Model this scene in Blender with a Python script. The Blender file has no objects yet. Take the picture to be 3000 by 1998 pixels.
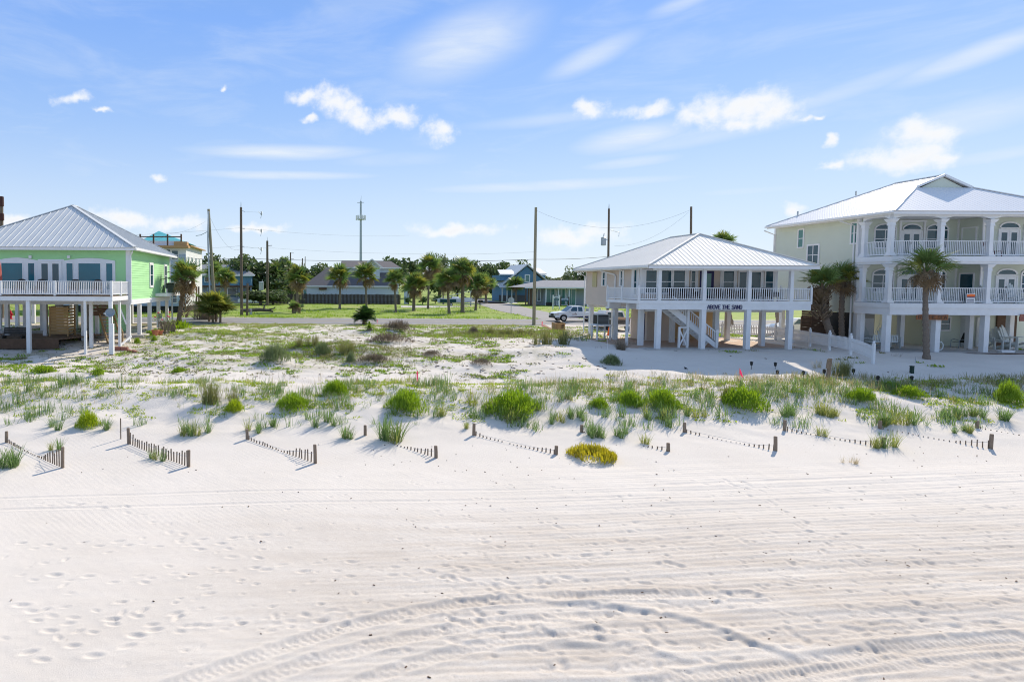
import bpy, math, random
import numpy as np
from mathutils import Vector, Matrix
random.seed(7)
R = math.radians
SC = bpy.context.scene
COL = SC.collection

# ------------------------------------------------------------------ camera, sky, sun, exposure
CAMZ = 4.2
FPX, PX0, PY0, PITCH, ROLL = 1850.0, 900.0, 926.0, math.atan(.05), .005   # lens measured from the photograph (3000 px wide)
cam = bpy.data.cameras.new('camera'); camo = bpy.data.objects.new('camera', cam); COL.objects.link(camo)
cam.sensor_width = 36; cam.lens = 36 * FPX / 3000
cam.shift_x = (1500 - PX0) / 3000; cam.shift_y = -(999 - PY0) / 3000
cam.clip_start = .1; cam.clip_end = 6000
camo.matrix_world = Matrix.Translation((0, 0, CAMZ)) @ Matrix.Rotation(math.pi/2 - PITCH, 4, 'X') @ Matrix.Rotation(ROLL, 4, 'Z')
SC.camera = camo

SUN_EL, SUN_AZ = R(36.3), math.atan2(.66, .751)        # azimuth clockwise from +Y
SUNV = Vector((math.cos(SUN_EL)*math.sin(SUN_AZ), math.cos(SUN_EL)*math.cos(SUN_AZ), math.sin(SUN_EL)))
sun = bpy.data.lights.new('sun', 'SUN'); suno = bpy.data.objects.new('sun', sun); COL.objects.link(suno)
sun.energy = 4.7; sun.angle = R(.53); sun.color = (1, .893, .75)
suno.rotation_euler = SUNV.to_track_quat('Z', 'Y').to_euler(); suno.location = (30, 30, 60)

SC.view_settings.view_transform = 'Standard'
SC.view_settings.look = 'None'
SC.view_settings.exposure = .27
SC.view_settings.gamma = 1
SC.cycles.filter_width = 1.05
SC.view_settings.use_curve_mapping = False

def pdir(px, py):
    a, b = (px-PX0)/FPX, (py-PY0)/FPX
    a, b = a*math.cos(ROLL)+b*math.sin(ROLL), -a*math.sin(ROLL)+b*math.cos(ROLL)
    c, s = math.cos(PITCH), math.sin(PITCH)
    return Vector((a, c - b*s, -s - b*c))
def P(px, py, Y):
    "the point at depth Y seen at a pixel of the photograph"
    d = pdir(px, py); t = Y/d.y
    return Vector((d.x*t, Y, CAMZ + d.z*t))

W = bpy.data.worlds.new('World'); SC.world = W; W.use_nodes = True
def sky_world():
    nt = W.node_tree; N = nt.nodes; L = nt.links; N.clear()
    out = N.new('ShaderNodeOutputWorld'); bg = N.new('ShaderNodeBackground'); L.new(bg.outputs[0], out.inputs[0])
    sk = N.new('ShaderNodeTexSky'); sk.sky_type = 'NISHITA'; sk.sun_disc = False
    sk.sun_elevation = SUN_EL; sk.sun_rotation = SUN_AZ
    sk.air_density = 1.0; sk.dust_density = .2; sk.ozone_density = 2.2; sk.altitude = 0
    bg.inputs['Strength'].default_value = .12
    tc = N.new('ShaderNodeTexCoord'); sep = N.new('ShaderNodeSeparateXYZ'); L.new(tc.outputs['Generated'], sep.inputs[0])
    def m(op, a, b=None, c=None):
        n = N.new('ShaderNodeMath'); n.operation = op
        for i, v in enumerate((a, b, c)):
            if v is None: continue
            if isinstance(v, (int, float)): n.inputs[i].default_value = v
            else: L.new(v, n.inputs[i])
        return n.outputs[0]
    az = m('ARCTAN2', sep.outputs[0], sep.outputs[1]); el = m('ARCSINE', sep.outputs[2])
    ae = N.new('ShaderNodeCombineXYZ'); L.new(az, ae.inputs[0]); L.new(el, ae.inputs[1])
    def noise(scale, detail, rough, st=(1, 1, 1), dist=0, rot=0):
        mp = N.new('ShaderNodeMapping'); mp.inputs['Scale'].default_value = st; mp.inputs['Rotation'].default_value[2] = rot
        L.new(ae.outputs[0], mp.inputs[0])
        n = N.new('ShaderNodeTexNoise'); n.inputs['Scale'].default_value = scale; n.inputs['Detail'].default_value = detail
        n.inputs['Roughness'].default_value = rough; n.inputs['Distortion'].default_value = dist
        L.new(mp.outputs[0], n.inputs['Vector']); return n.outputs['Fac']
    # warp the cloud outlines a little so that no ellipse shows
    wn = N.new('ShaderNodeTexNoise'); wn.inputs['Scale'].default_value = 22; wn.inputs['Detail'].default_value = 5
    L.new(ae.outputs[0], wn.inputs['Vector'])
    wo = N.new('ShaderNodeVectorMath'); wo.operation = 'SUBTRACT'; L.new(wn.outputs['Color'], wo.inputs[0]); wo.inputs[1].default_value = (.5, .5, .5)
    ws = N.new('ShaderNodeVectorMath'); ws.operation = 'MULTIPLY_ADD'; L.new(wo.outputs[0], ws.inputs[0]); ws.inputs[1].default_value = (.075, .045, 0); L.new(ae.outputs[0], ws.inputs[2])
    def ell(px, py, rx, ry, tilt, vec):
        d = pdir(px, py).normalized(); a0, e0 = math.atan2(d.x, d.y), math.asin(d.z)
        d2 = pdir(px+rx, py).normalized(); ra = math.atan2(d2.x, d2.y)-a0
        d3 = pdir(px, py-ry).normalized(); re = math.asin(d3.z)-e0
        mp = N.new('ShaderNodeMapping'); mp.vector_type = 'TEXTURE'
        mp.inputs['Location'].default_value = (a0, e0, 0); mp.inputs['Rotation'].default_value = (0, 0, tilt)
        mp.inputs['Scale'].default_value = (ra, re, 1); L.new(vec, mp.inputs[0])
        le = N.new('ShaderNodeVectorMath'); le.operation = 'LENGTH'; L.new(mp.outputs[0], le.inputs[0])
        return le.outputs['Value']
    cum = [(905, 285, 62, 22, 0), (985, 305, 75, 42, -.25), (1050, 345, 80, 34, -.1), (1160, 343, 68, 34, -.1), (1290, 385, 46, 34, 0), (895, 348, 30, 10, 0), (665, 270, 15, 11, 0),
           (283, 327, 24, 9, 0), (225, 290, 45, 20, .3), (460, 515, 26, 12, 0), (1745, 315, 50, 26, 0), (1900, 335, 75, 26, 0), (2060, 335, 75, 40, 0), (2165, 312, 140, 42, 0), (2270, 328, 110, 38, 0), (2165, 355, 70, 25, 0),
           (2690, 405, 95, 50, 0), (2650, 466, 190, 38, 0), (2770, 472, 100, 26, 0), (2445, 483, 26, 18, 0), (2440, 415, 30, 20, 0), (2340, 625, 38, 20, 0), (2405, 332, 22, 8, 0),
           (350, 645, 130, 28, 0), (520, 650, 90, 22, 0), (40, 652, 60, 20, 0), (760, 668, 70, 16, 0), (1330, 668, 130, 20, 0), (1700, 690, 140, 30, 0)]
    cir = [(1360, 130, 240, 110, .25, .5), (1740, 165, 160, 42, .32, .42), (2850, 165, 330, 40, .26, .5), (2500, 260, 420, 34, .22, .3), (1850, 405, 200, 44, .1, .55), (2080, 395, 460, 36, .1, .32),
           (1850, 476, 180, 20, .05, .4), (820, 447, 300, 26, 0, .55), (830, 515, 330, 16, 0, .5), (1600, 545, 520, 22, 0, .45), (2200, 560, 300, 20, 0, .3), (2800, 360, 420, 70, .15, .38),
           (2900, 460, 300, 30, .1, .35), (1150, 470, 250, 30, 0, .2), (2000, 10, 120, 30, .2, .35), (1620, 350, 320, 24, .02, .25)]
    def smooth_lin(v, lo, hi):
        n = N.new('ShaderNodeMapRange'); L.new(v, n.inputs['Value']); n.inputs['From Min'].default_value = lo; n.inputs['From Max'].default_value = hi; return n.outputs['Result']
    cd = None
    for c in cum:
        e = ell(*c, ws.outputs[0])
        if cd is None: cd = e
        else:
            n = N.new('ShaderNodeMath'); n.operation = 'SMOOTH_MIN'; L.new(cd, n.inputs[0]); L.new(e, n.inputs[1]); n.inputs[2].default_value = .25; cd = n.outputs[0]
    fb = noise(38, 9, .62)
    fb2 = noise(95, 6, .6)
    dens = m('ADD', m('SUBTRACT', 1.30, cd), m('ADD', m('MULTIPLY', m('SUBTRACT', fb, .5), 1.7), m('MULTIPLY', m('SUBTRACT', fb2, .5), .7)))
    def smooth(v, lo, hi):
        n = N.new('ShaderNodeMapRange'); n.interpolation_type = 'SMOOTHSTEP'; L.new(v, n.inputs['Value'])
        n.inputs['From Min'].default_value = lo; n.inputs['From Max'].default_value = hi; return n.outputs['Result']
    cmask = m('MULTIPLY', smooth(dens, -.1, 1.25), .97)
    wisp = noise(9, 7, .6, (1, 5, 1), .6, .2)
    ci = None
    for c in cir:
        e = ell(*c[:5], ae.outputs[0])
        v = m('MULTIPLY', smooth(e, 1.3, .1), min(.8, c[5]*1.35))
        ci = v if ci is None else m('MAXIMUM', ci, v)
    ci = m('MULTIPLY', ci, m('ADD', .35, m('MULTIPLY', wisp, 1.3)))
    # thin veil everywhere, thicker towards the horizon
    veil = m('MULTIPLY', smooth(noise(5, 6, .6, (1, 4, 1), .5), .40, .75), .24)
    hz = m('MULTIPLY', smooth(el, .36, -.02), .5)
    hz = m('MULTIPLY', hz, hz); hz = m('MULTIPLY', hz, 2.2)
    thin = m('MAXIMUM', m('MAXIMUM', ci, veil), hz)
    mx = N.new('ShaderNodeMixRGB'); L.new(thin, mx.inputs[0])
    # the clear-air colour by height above the horizon, blended with the physical sky so that the sun's side stays a little brighter
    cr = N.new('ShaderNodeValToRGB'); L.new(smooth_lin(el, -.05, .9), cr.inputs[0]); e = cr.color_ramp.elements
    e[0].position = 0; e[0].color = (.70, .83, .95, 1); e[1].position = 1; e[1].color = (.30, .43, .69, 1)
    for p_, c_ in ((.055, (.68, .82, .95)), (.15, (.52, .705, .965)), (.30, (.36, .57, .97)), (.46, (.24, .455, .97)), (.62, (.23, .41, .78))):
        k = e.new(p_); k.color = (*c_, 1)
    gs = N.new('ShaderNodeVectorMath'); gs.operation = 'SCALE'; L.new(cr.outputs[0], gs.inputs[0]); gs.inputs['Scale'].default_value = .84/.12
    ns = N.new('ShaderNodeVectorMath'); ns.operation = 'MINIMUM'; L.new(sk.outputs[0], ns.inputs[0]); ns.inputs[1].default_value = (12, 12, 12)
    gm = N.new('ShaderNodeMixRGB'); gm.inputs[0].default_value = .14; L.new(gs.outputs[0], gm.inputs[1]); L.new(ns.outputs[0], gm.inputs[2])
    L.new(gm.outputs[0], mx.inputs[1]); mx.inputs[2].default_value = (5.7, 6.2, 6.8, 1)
    mx2 = N.new('ShaderNodeMixRGB'); L.new(cmask, mx2.inputs[0]); L.new(mx.outputs[0], mx2.inputs[1])
    sh = N.new('ShaderNodeMixRGB'); L.new(smooth(dens, .5, 1.6), sh.inputs[0]); sh.inputs[1].default_value = (6.9, 6.95, 7.0, 1); sh.inputs[2].default_value = (6.4, 6.5, 6.7, 1)
    L.new(sh.outputs[0], mx2.inputs[2])
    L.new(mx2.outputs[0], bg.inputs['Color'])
sky_world()

# ------------------------------------------------------------------ helpers
ORG = {}
class MB:
    def __init__(s): s.v = []; s.f = []
    def add(s, vs, fs):
        k = len(s.v); s.v += [tuple(v) for v in vs]; s.f += [tuple(i+k for i in f) for f in fs]; return s
    def box(s, x0, x1, y0, y1, z0, z1):
        return s.add([(x0,y0,z0),(x1,y0,z0),(x1,y1,z0),(x0,y1,z0),(x0,y0,z1),(x1,y0,z1),(x1,y1,z1),(x0,y1,z1)],
                     [(0,3,2,1),(4,5,6,7),(0,1,5,4),(1,2,6,5),(2,3,7,6),(3,0,4,7)])
    def cbox(s, c, d): return s.box(c[0]-d[0]/2, c[0]+d[0]/2, c[1]-d[1]/2, c[1]+d[1]/2, c[2]-d[2]/2, c[2]+d[2]/2)
    def taper(s, x, y, z0, z1, w0, w1, d0=None, d1=None):
        d0 = w0 if d0 is None else d0; d1 = w1 if d1 is None else d1
        return s.add([(x-w0/2,y-d0/2,z0),(x+w0/2,y-d0/2,z0),(x+w0/2,y+d0/2,z0),(x-w0/2,y+d0/2,z0),(x-w1/2,y-d1/2,z1),(x+w1/2,y-d1/2,z1),(x+w1/2,y+d1/2,z1),(x-w1/2,y+d1/2,z1)],
                     [(0,3,2,1),(4,5,6,7),(0,1,5,4),(1,2,6,5),(2,3,7,6),(3,0,4,7)])
    def prism(s, pts, off):
        "closed polygon pushed along off"
        n = len(pts); off = Vector(off); q = [Vector(p) for p in pts]
        nrm = Vector((0,0,0))
        for i in range(n): nrm += q[i].cross(q[(i+1) % n])
        if nrm.dot(off) > 0: q = q[::-1]
        return s.add(q + [p+off for p in q], [tuple(range(n)), tuple(range(2*n-1, n-1, -1))] + [(i, i+n, (i+1) % n+n, (i+1) % n) for i in range(n)])
    def beam(s, a, b, w, h, up=(0,0,1)):
        a, b = Vector(a), Vector(b); d = (b-a).normalized(); up = Vector(up)
        sd = d.cross(up)
        if sd.length < 1e-4: sd = d.cross(Vector((1,0,0)))
        sd.normalize(); u = sd.cross(d)
        sd = sd*w/2; u = u*h/2
        return s.add([a-sd-u, a+sd-u, a+sd+u, a-sd+u, b-sd-u, b+sd-u, b+sd+u, b-sd+u],
                     [(0,3,2,1),(4,5,6,7),(0,1,5,4),(1,2,6,5),(2,3,7,6),(3,0,4,7)][0:6])
    def tube(s, pts, rad, n=8, cap=True):
        pts = [Vector(p) for p in pts]; m = len(pts)
        if isinstance(rad, (int, float)): rad = [rad]*m
        vs = []; ref = None
        for i, p in enumerate(pts):
            d = (pts[min(i+1, m-1)]-pts[max(i-1, 0)]).normalized()
            if ref is None:
                ref = Vector((1,0,0)) if abs(d.x) < .8 else Vector((0,1,0))
            a = (ref - d*ref.dot(d)).normalized(); ref = a; b = d.cross(a)
            for k in range(n):
                t = 2*math.pi*k/n; vs.append(p + (a*math.cos(t)+b*math.sin(t))*rad[i])
        fs = [(i*n+k, i*n+(k+1) % n, (i+1)*n+(k+1) % n, (i+1)*n+k) for i in range(m-1) for k in range(n)]
        if cap: fs += [tuple(range(n-1, -1, -1)), tuple(range((m-1)*n, m*n))]
        return s.add(vs, fs)
    def lathe(s, prof, c=(0,0,0), n=16):
        vs = [(c[0]+r*math.cos(2*math.pi*k/n), c[1]+r*math.sin(2*math.pi*k/n), c[2]+z) for r, z in prof for k in range(n)]
        m = len(prof)
        fs = [(i*n+k, i*n+(k+1) % n, (i+1)*n+(k+1) % n, (i+1)*n+k) for i in range(m-1) for k in range(n)]
        return s.add(vs, fs + [tuple(range(n-1, -1, -1)), tuple(range((m-1)*n, m*n))])
    def mesh(s, name, mat, smooth=False, org=(0,0,0)):
        me = bpy.data.meshes.new(name)
        ox, oy, oz = org
        me.from_pydata([(a-ox, b-oy, c-oz) for a, b, c in s.v], [], s.f)
        if mat: me.materials.append(mat)
        if smooth: me.shade_smooth()
        me.update(); return me
    def build(s, name, mat, parent=None, smooth=False):
        org = ORG.get(parent.name, (0,0,0)) if parent else (0,0,0)
        return link(name, s.mesh(name, mat, smooth, org), parent)
def link(name, data, parent=None, loc=None, rot=None, scale=None):
    o = bpy.data.objects.new(name, data); COL.objects.link(o)
    if parent: o.parent = parent; ORG[o.name] = ORG.get(parent.name, (0,0,0))
    if loc is not None: o.location = loc
    if rot is not None: o.rotation_euler = rot
    if scale is not None: o.scale = scale
    return o
def tag(o, label=None, cat=None, group=None, kind=None):
    if label: o['label'] = label
    if cat: o['category'] = cat
    if group: o['group'] = group
    if kind: o['kind'] = kind
    return o
def thing(name, label, cat, loc=(0,0,0), rz=0, group=None, local=False):
    o = bpy.data.objects.new(name, None); COL.objects.link(o); o.location = loc; o.rotation_euler = (0,0,rz); o.empty_display_size = .3
    tag(o, label, cat, group)
    ORG[o.name] = (0,0,0) if local else tuple(loc)
    return o
def wl(parent, p):  # world point -> the thing's own coordinates
    g = ORG.get(parent.name, (0,0,0)); return (p[0]-g[0], p[1]-g[1], p[2]-g[2])
def copy_tree(o, parent=None):
    kids = [c for c in CH.get(o.name, [])]
    c = o.copy(); COL.objects.link(c); ORG[c.name] = ORG.get(o.name, (0,0,0))
    if parent: c.parent = parent
    for k in kids: copy_tree(k, c)
    return c
CH = {}
def index_children():
    CH.clear()
    for o in bpy.data.objects:
        if o.parent: CH.setdefault(o.parent.name, []).append(o)

# ------------------------------------------------------------------ materials
def mat(name, c1, c2=None, scale=6, rough=.6, bump=0, bscale=None, stretch=(1,1,1), spec=.3, metal=0, detail=5, world=True, trans=0):
    m = bpy.data.materials.new(name); m.use_nodes = True; nt = m.node_tree; N = nt.nodes; L = nt.links
    b = N['Principled BSDF']; b.inputs['Roughness'].default_value = rough; b.inputs['Metallic'].default_value = metal
    b.inputs['Specular IOR Level'].default_value = spec
    b.inputs['Base Color'].default_value = (*c1, 1)
    if c2 is not None or bump:
        g = N.new('ShaderNodeNewGeometry') if world else N.new('ShaderNodeTexCoord')
        mp = N.new('ShaderNodeMapping'); mp.inputs['Scale'].default_value = stretch
        L.new(g.outputs['Position' if world else 'Object'], mp.inputs[0])
    if c2 is not None:
        n = N.new('ShaderNodeTexNoise'); n.inputs['Scale'].default_value = scale; n.inputs['Detail'].default_value = detail; n.inputs['Roughness'].default_value = .65
        L.new(mp.outputs[0], n.inputs['Vector'])
        r = N.new('ShaderNodeValToRGB'); r.color_ramp.elements[0].position = .3; r.color_ramp.elements[1].position = .7
        r.color_ramp.elements[0].color = (*c1, 1); r.color_ramp.elements[1].color = (*c2, 1)
        L.new(n.outputs['Fac'], r.inputs[0]); L.new(r.outputs[0], b.inputs['Base Color'])
    if bump:
        n2 = N.new('ShaderNodeTexNoise'); n2.inputs['Scale'].default_value = bscale or scale*4; n2.inputs['Detail'].default_value = 4
        L.new(mp.outputs[0], n2.inputs['Vector'])
        bp = N.new('ShaderNodeBump'); bp.inputs['Strength'].default_value = bump; bp.inputs['Distance'].default_value = .02
        L.new(n2.outputs['Fac'], bp.inputs['Height']); L.new(bp.outputs[0], b.inputs['Normal'])
    if trans:
        out = N['Material Output']; tr = N.new('ShaderNodeBsdfTranslucent'); mx = N.new('ShaderNodeMixShader'); mx.inputs[0].default_value = trans
        src = b.inputs['Base Color'].links[0].from_socket if b.inputs['Base Color'].links else None
        hv = N.new('ShaderNodeHueSaturation'); hv.inputs['Value'].default_value = 1.5; hv.inputs['Saturation'].default_value = 1.1
        if src: L.new(src, hv.inputs['Color'])
        else: hv.inputs['Color'].default_value = (*c1, 1)
        L.new(hv.outputs[0], tr.inputs['Color']); L.new(b.outputs[0], mx.inputs[1]); L.new(tr.outputs[0], mx.inputs[2]); L.new(mx.outputs[0], out.inputs['Surface'])
    return m
M = {}
M['white'] = mat('white_paint', (.78,.79,.80), (.70,.71,.72), 1.5, .5, .05, 30)
M['white_trim'] = mat('white_trim', (.80,.80,.80), (.74,.74,.74), 2, .45)
M['lime'] = mat('green_siding', (.36,.66,.32), (.39,.70,.345), 1.2, .6, .06, 40)
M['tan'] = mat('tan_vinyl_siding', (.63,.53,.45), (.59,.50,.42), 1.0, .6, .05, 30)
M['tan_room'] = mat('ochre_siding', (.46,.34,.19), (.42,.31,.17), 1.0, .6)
M['sage'] = mat('sage_siding', (.62,.66,.56), (.59,.63,.535), .8, .65, .05, 30)
M['glass'] = mat('window_glass', (.015,.06,.085), (.03,.085,.11), .35, .06, 0, spec=.6)
M['glass_teal'] = mat('teal_tinted_glass', (.012,.12,.16), (.015,.15,.20), .4, .12, 0, spec=.5)
M['glass_green'] = mat('green_reflecting_glass', (.05,.17,.16), (.10,.26,.23), .5, .08, 0, spec=.5)
M['steel_roof'] = mat('galvalume_roof', (.60,.615,.61), (.65,.665,.66), .6, .5, .03, 8, metal=.15)
M['white_roof'] = mat('white_metal_roof', (.80,.775,.72), (.76,.735,.68), .7, .65, .03, 8, spec=.25)
M['bright_roof'] = mat('bright_white_metal_roof', (.82,.81,.80), (.79,.78,.77), .7, .38, spec=.9)
M['cedar'] = mat('weathered_deck_wood', (.16,.10,.06), (.25,.17,.11), 3, .8, .3, 30, (1,1,6))
M['treated'] = mat('treated_pine', (.36,.23,.10), (.44,.29,.14), 3, .75, .3, 30, (1,1,5))
M['brownwood'] = mat('brown_stained_wood', (.09,.055,.035), (.14,.085,.055), 3, .8, .3, 30)
M['fencewood'] = mat('grey_fence_wood', (.055,.042,.036), (.095,.075,.065), 2.5, .9, .3, 20, (3,3,.6))
M['driftwood'] = mat('sun_bleached_wood', (.18,.135,.10), (.30,.235,.175), 9, .9, .5, 60, (3,3,.7))
M['pole'] = mat('creosote_pole', (.12,.09,.065), (.19,.15,.11), 3, .9, .4, 30, (3,3,.4))
M['pole_pale'] = mat('pale_treated_pole', (.24,.22,.14), (.32,.29,.20), 3, .9, .4, 30, (3,3,.4))
M['galv'] = mat('galvanised_steel', (.38,.42,.44), (.44,.48,.50), 2, .45, metal=.4)
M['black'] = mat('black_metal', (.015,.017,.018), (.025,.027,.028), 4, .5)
M['rubber'] = mat('tyre_rubber', (.015,.015,.016), None, rough=.85)
M['chrome'] = mat('alloy_rim', (.55,.56,.58), None, rough=.3, metal=.8)
M['car_white'] = mat('white_car_paint', (.78,.79,.80), None, rough=.2, spec=.5)
M['car_dark'] = mat('dark_car_paint', (.03,.032,.036), None, rough=.2, spec=.5)
M['navy'] = mat('navy_lettering', (.03,.028,.10), None, rough=.6)
M['navy_paint'] = mat('navy_paint', (.02,.03,.10), None, rough=.3)
M['orange'] = mat('orange_plastic', (.85,.16,.03), None, rough=.5)
M['gold'] = mat('gold_stripe', (.6,.33,.08), None, rough=.4)
M['red'] = mat('red_enamel', (.50,.012,.03), None, rough=.4)
M['pink'] = mat('pink_survey_tape', (.95,.12,.28), None, rough=.6, trans=.3)
M['concrete'] = mat('concrete', (.40,.38,.35), (.50,.48,.45), 1.6, .85, .15, 20)
M['paver'] = mat('tan_pavers', (.42,.30,.22), (.50,.37,.28), 3, .85, .2, 25)
M['brick'] = mat('red_paver_brick', (.25,.10,.075), (.34,.15,.11), 5, .85, .3, 30)
M['asphalt'] = mat('asphalt', (.21,.205,.205), (.27,.265,.26), 1.2, .9, .25, 50)
M['asphalt_old'] = mat('bleached_asphalt', (.25,.24,.235), (.31,.30,.29), .6, .9, .25, 50)
M['roadline'] = mat('road_paint_white', (.70,.70,.68), None, rough=.7)
M['roadyellow'] = mat('road_paint_yellow', (.55,.42,.16), None, rough=.7)
M['shingle'] = mat('grey_shingles', (.105,.10,.105), (.16,.15,.155), 5, .9, .4, 20, (1,1,3))
M['shingle_pale'] = mat('pale_grey_shingles', (.23,.24,.26), (.30,.31,.33), 2, .9, .3, 20, (1,1,3))
M['bluewall'] = mat('blue_siding', (.10,.215,.33), (.12,.25,.38), 1, .7)
M['blue_grey'] = mat('slate_blue_siding', (.25,.285,.32), (.28,.315,.35), 1, .7)
M['wrap'] = mat('white_house_wrap', (.74,.75,.76), (.66,.67,.69), .8, .6)
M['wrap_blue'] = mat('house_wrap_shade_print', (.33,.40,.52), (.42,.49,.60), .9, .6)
M['teal_felt'] = mat('teal_roof_underlay', (.08,.38,.42), (.11,.46,.50), 1, .7)
M['raw_timber'] = mat('raw_timber', (.42,.25,.11), (.50,.31,.15), 4, .8)
M['paleblue_wall'] = mat('pale_blue_lap_siding', (.56,.62,.68), (.60,.66,.72), 1, .7)
M['trunk'] = mat('palm_trunk', (.15,.12,.095), (.25,.20,.16), 9, .95, .8, 25, (1,1,2.5))
M['boots'] = mat('palm_leaf_bases', (.16,.115,.075), (.30,.23,.16), 9, .95, .6, 25)
M['frond'] = mat('palm_frond_green', (.12,.195,.055), (.18,.25,.075), 1.3, .5, trans=.34, spec=.4)
M['frond_y'] = mat('palm_frond_yellowing', (.17,.20,.04), (.26,.25,.06), 1.5, .55, trans=.34)
M['frond_d'] = mat('palm_frond_dead', (.17,.115,.06), (.30,.215,.125), 2, .8, trans=.2)
M['oak'] = mat('live_oak_leaves', (.065,.10,.04), (.12,.165,.06), .35, .6, trans=.28)
M['oak2'] = mat('grey_green_leaves', (.10,.13,.06), (.165,.20,.09), .4, .6, trans=.28)
M['hedge'] = mat('hedge_leaves', (.03,.075,.02), (.06,.13,.03), .8, .6, trans=.25)
M['bark'] = mat('tree_bark', (.09,.075,.06), (.16,.135,.11), 5, .95, .6, 20)
M['limebush'] = mat('seaside_goldenrod_leaves', (.26,.36,.025), (.36,.42,.035), 3.5, .6, trans=.4)
M['greenbush'] = mat('beach_shrub_leaves', (.175,.285,.03), (.27,.37,.045), 3, .6, trans=.38)
M['seaoat'] = mat('sea_oat_blades', (.12,.205,.07), (.20,.28,.095), 3, .6, trans=.35)
M['seaoat_y'] = mat('yellow_green_blades', (.22,.27,.07), (.34,.34,.11), 3, .6, trans=.35)
M['straw'] = mat('dry_straw', (.38,.30,.16), (.50,.42,.25), 3, .8, trans=.25)
M['olive'] = mat('olive_dune_grass', (.16,.18,.06), (.26,.25,.10), 2.5, .7, trans=.3)
M['twig'] = mat('brown_twigs', (.15,.12,.085), (.27,.22,.16), 4, .9, trans=.1)
M['greyshrub'] = mat('grey_green_shrub', (.14,.19,.08), (.22,.26,.13), 3, .7, trans=.25)
M['yellowbush'] = mat('yellowing_bush_leaves', (.36,.34,.03), (.50,.42,.06), 3, .6, trans=.35)
M['terracotta'] = mat('terracotta', (.42,.15,.075), (.50,.20,.11), 5, .8)
M['plastic_chair'] = mat('white_poly_lumber', (.62,.67,.67), (.58,.63,.63), 2, .55)
M['dish'] = mat('grey_dish_paint', (.26,.31,.34), None, rough=.4)
M['yellow_panel'] = mat('yellowed_vinyl', (.50,.45,.26), (.45,.40,.22), 2, .7)
M['cable'] = mat('grey_cable', (.06,.065,.07), None, rough=.7)
# ------------------------------------------------------------------ the ground
rng = np.random.default_rng(11)
_LAT = rng.random((256, 256))
def vnoise(x, y):
    x = np.asarray(x, float); y = np.asarray(y, float)
    xi = np.floor(x).astype(int); yi = np.floor(y).astype(int); fx = x-xi; fy = y-yi
    fx = fx*fx*(3-2*fx); fy = fy*fy*(3-2*fy)
    a = _LAT[xi & 255, yi & 255]; b = _LAT[(xi+1) & 255, yi & 255]; c = _LAT[xi & 255, (yi+1) & 255]; d = _LAT[(xi+1) & 255, (yi+1) & 255]
    return (a*(1-fx)+b*fx)*(1-fy) + (c*(1-fx)+d*fx)*fy
def fbm(x, y, o=4):
    s = 0; a = .5
    for k in range(o):
        s = s + a*(vnoise(x*2**k+17*k, y*2**k+31*k)-.5); a *= .5
    return s
def sst(v, a, b):
    t = np.clip((v-a)/(b-a), 0, 1); return t*t*(3-2*t)
YC = [0, 5, 10, 16, 20, 23, 25, 27, 28.5, 30, 31.3, 32.2, 33.4, 34.5, 37, 40, 45, 50, 58, 62.5, 64, 400]
ZC = [-3.1, -2.85, -2.62, -2.55, -2.45, -2.33, -2.15, -1.82, -1.5, -1.18, -.98, -.93, -1.08, -1.04, -.82, -.5, -.2, 0, .12, .18, .2, .2]
ZR = [-3.1, -2.85, -2.62, -2.55, -2.45, -2.33, -2.15, -1.82, -1.5, -1.15, -.93, -.86, -.83, -.75, -.36, -.06, .02, .03, .05, .16, .2, .2]
ZL = [-3.1, -2.85, -2.62, -2.55, -2.45, -2.33, -2.15, -1.82, -1.5, -1.2, -1.0, -.95, -1.08, -1.08, -1.0, -.96, -.82, -.3, .02, .16, .2, .2]
def smoothprof(y, Z):
    # a softened piecewise-linear profile
    return (np.interp(y-.5, YC, Z)+2*np.interp(y, YC, Z)+np.interp(y+.5, YC, Z))/4
MOUNDS = []   # (x, y, rx, ry, h) filled below from hummocks in the lot
def H(x, y):
    x = np.asarray(x, float); y = np.asarray(y, float)
    wr = sst(x, 10.5, 17.5+0*y); wl_ = sst(-x, 8.5, 13.5)
    z = smoothprof(y, ZC)*(1-wr-wl_) + smoothprof(y, ZR)*wr + smoothprof(y, ZL)*wl_
    dune = sst(y, 24, 29)*(1-sst(y, 52, 60))
    quiet = 1-.75*sst(x, 17, 21)*sst(y, 37, 40)
    z = z + dune*quiet*(fbm(x*.22+3, y*.35+7, 4)*.55 + fbm(x*.9, y*1.1, 3)*.13)
    beach = sst(y, 30, 25)
    z = z + beach*fbm(x*.12+40, y*.2, 3)*.10
    for (mx, my, rx, ry, h) in MOUNDS:
        z = z + h*np.exp(-(((x-mx)/rx)**2+((y-my)/ry)**2))
    return z
def ray_ground(px, py, y0=8., y1=400.):
    "where the ground shows at a pixel of the photograph"
    d = pdir(px, py); ys = np.concatenate([np.arange(y0, 70, .05), np.arange(70, y1, .5)])
    t = ys/d.y; hit = (CAMZ+d.z*t) <= H(d.x*t, ys)
    i = int(np.argmax(hit)) if hit.any() else len(ys)-1
    y = float(ys[i]); t = y/d.y; x = float(d.x*t)
    return Vector((x, y, float(H(x, y))))
G = ray_ground
def hz(x, y): return float(H(x, y))
for (px, py, rx, ry, h) in [(805, 1062, 1.6, 1.2, .25), (960, 1025, 3.2, 1.6, .35), (1075, 1030, 2.0, 1.5, .3), (1560, 985, 5, 2.2, .3), (1100, 975, 4, 1.4, .3), (1720, 1030, 2.2, 2.0, .25),
                            (600, 985, 3, 2, .3), (1850, 1085, 3.0, 1.2, .12), (1430, 1075, 2.0, 1.0, .15), (1500, 1040, 2.4, 1.4, .2)]:
    p = G(px, py); MOUNDS.append((p.x, p.y, rx, ry, h))

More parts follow.
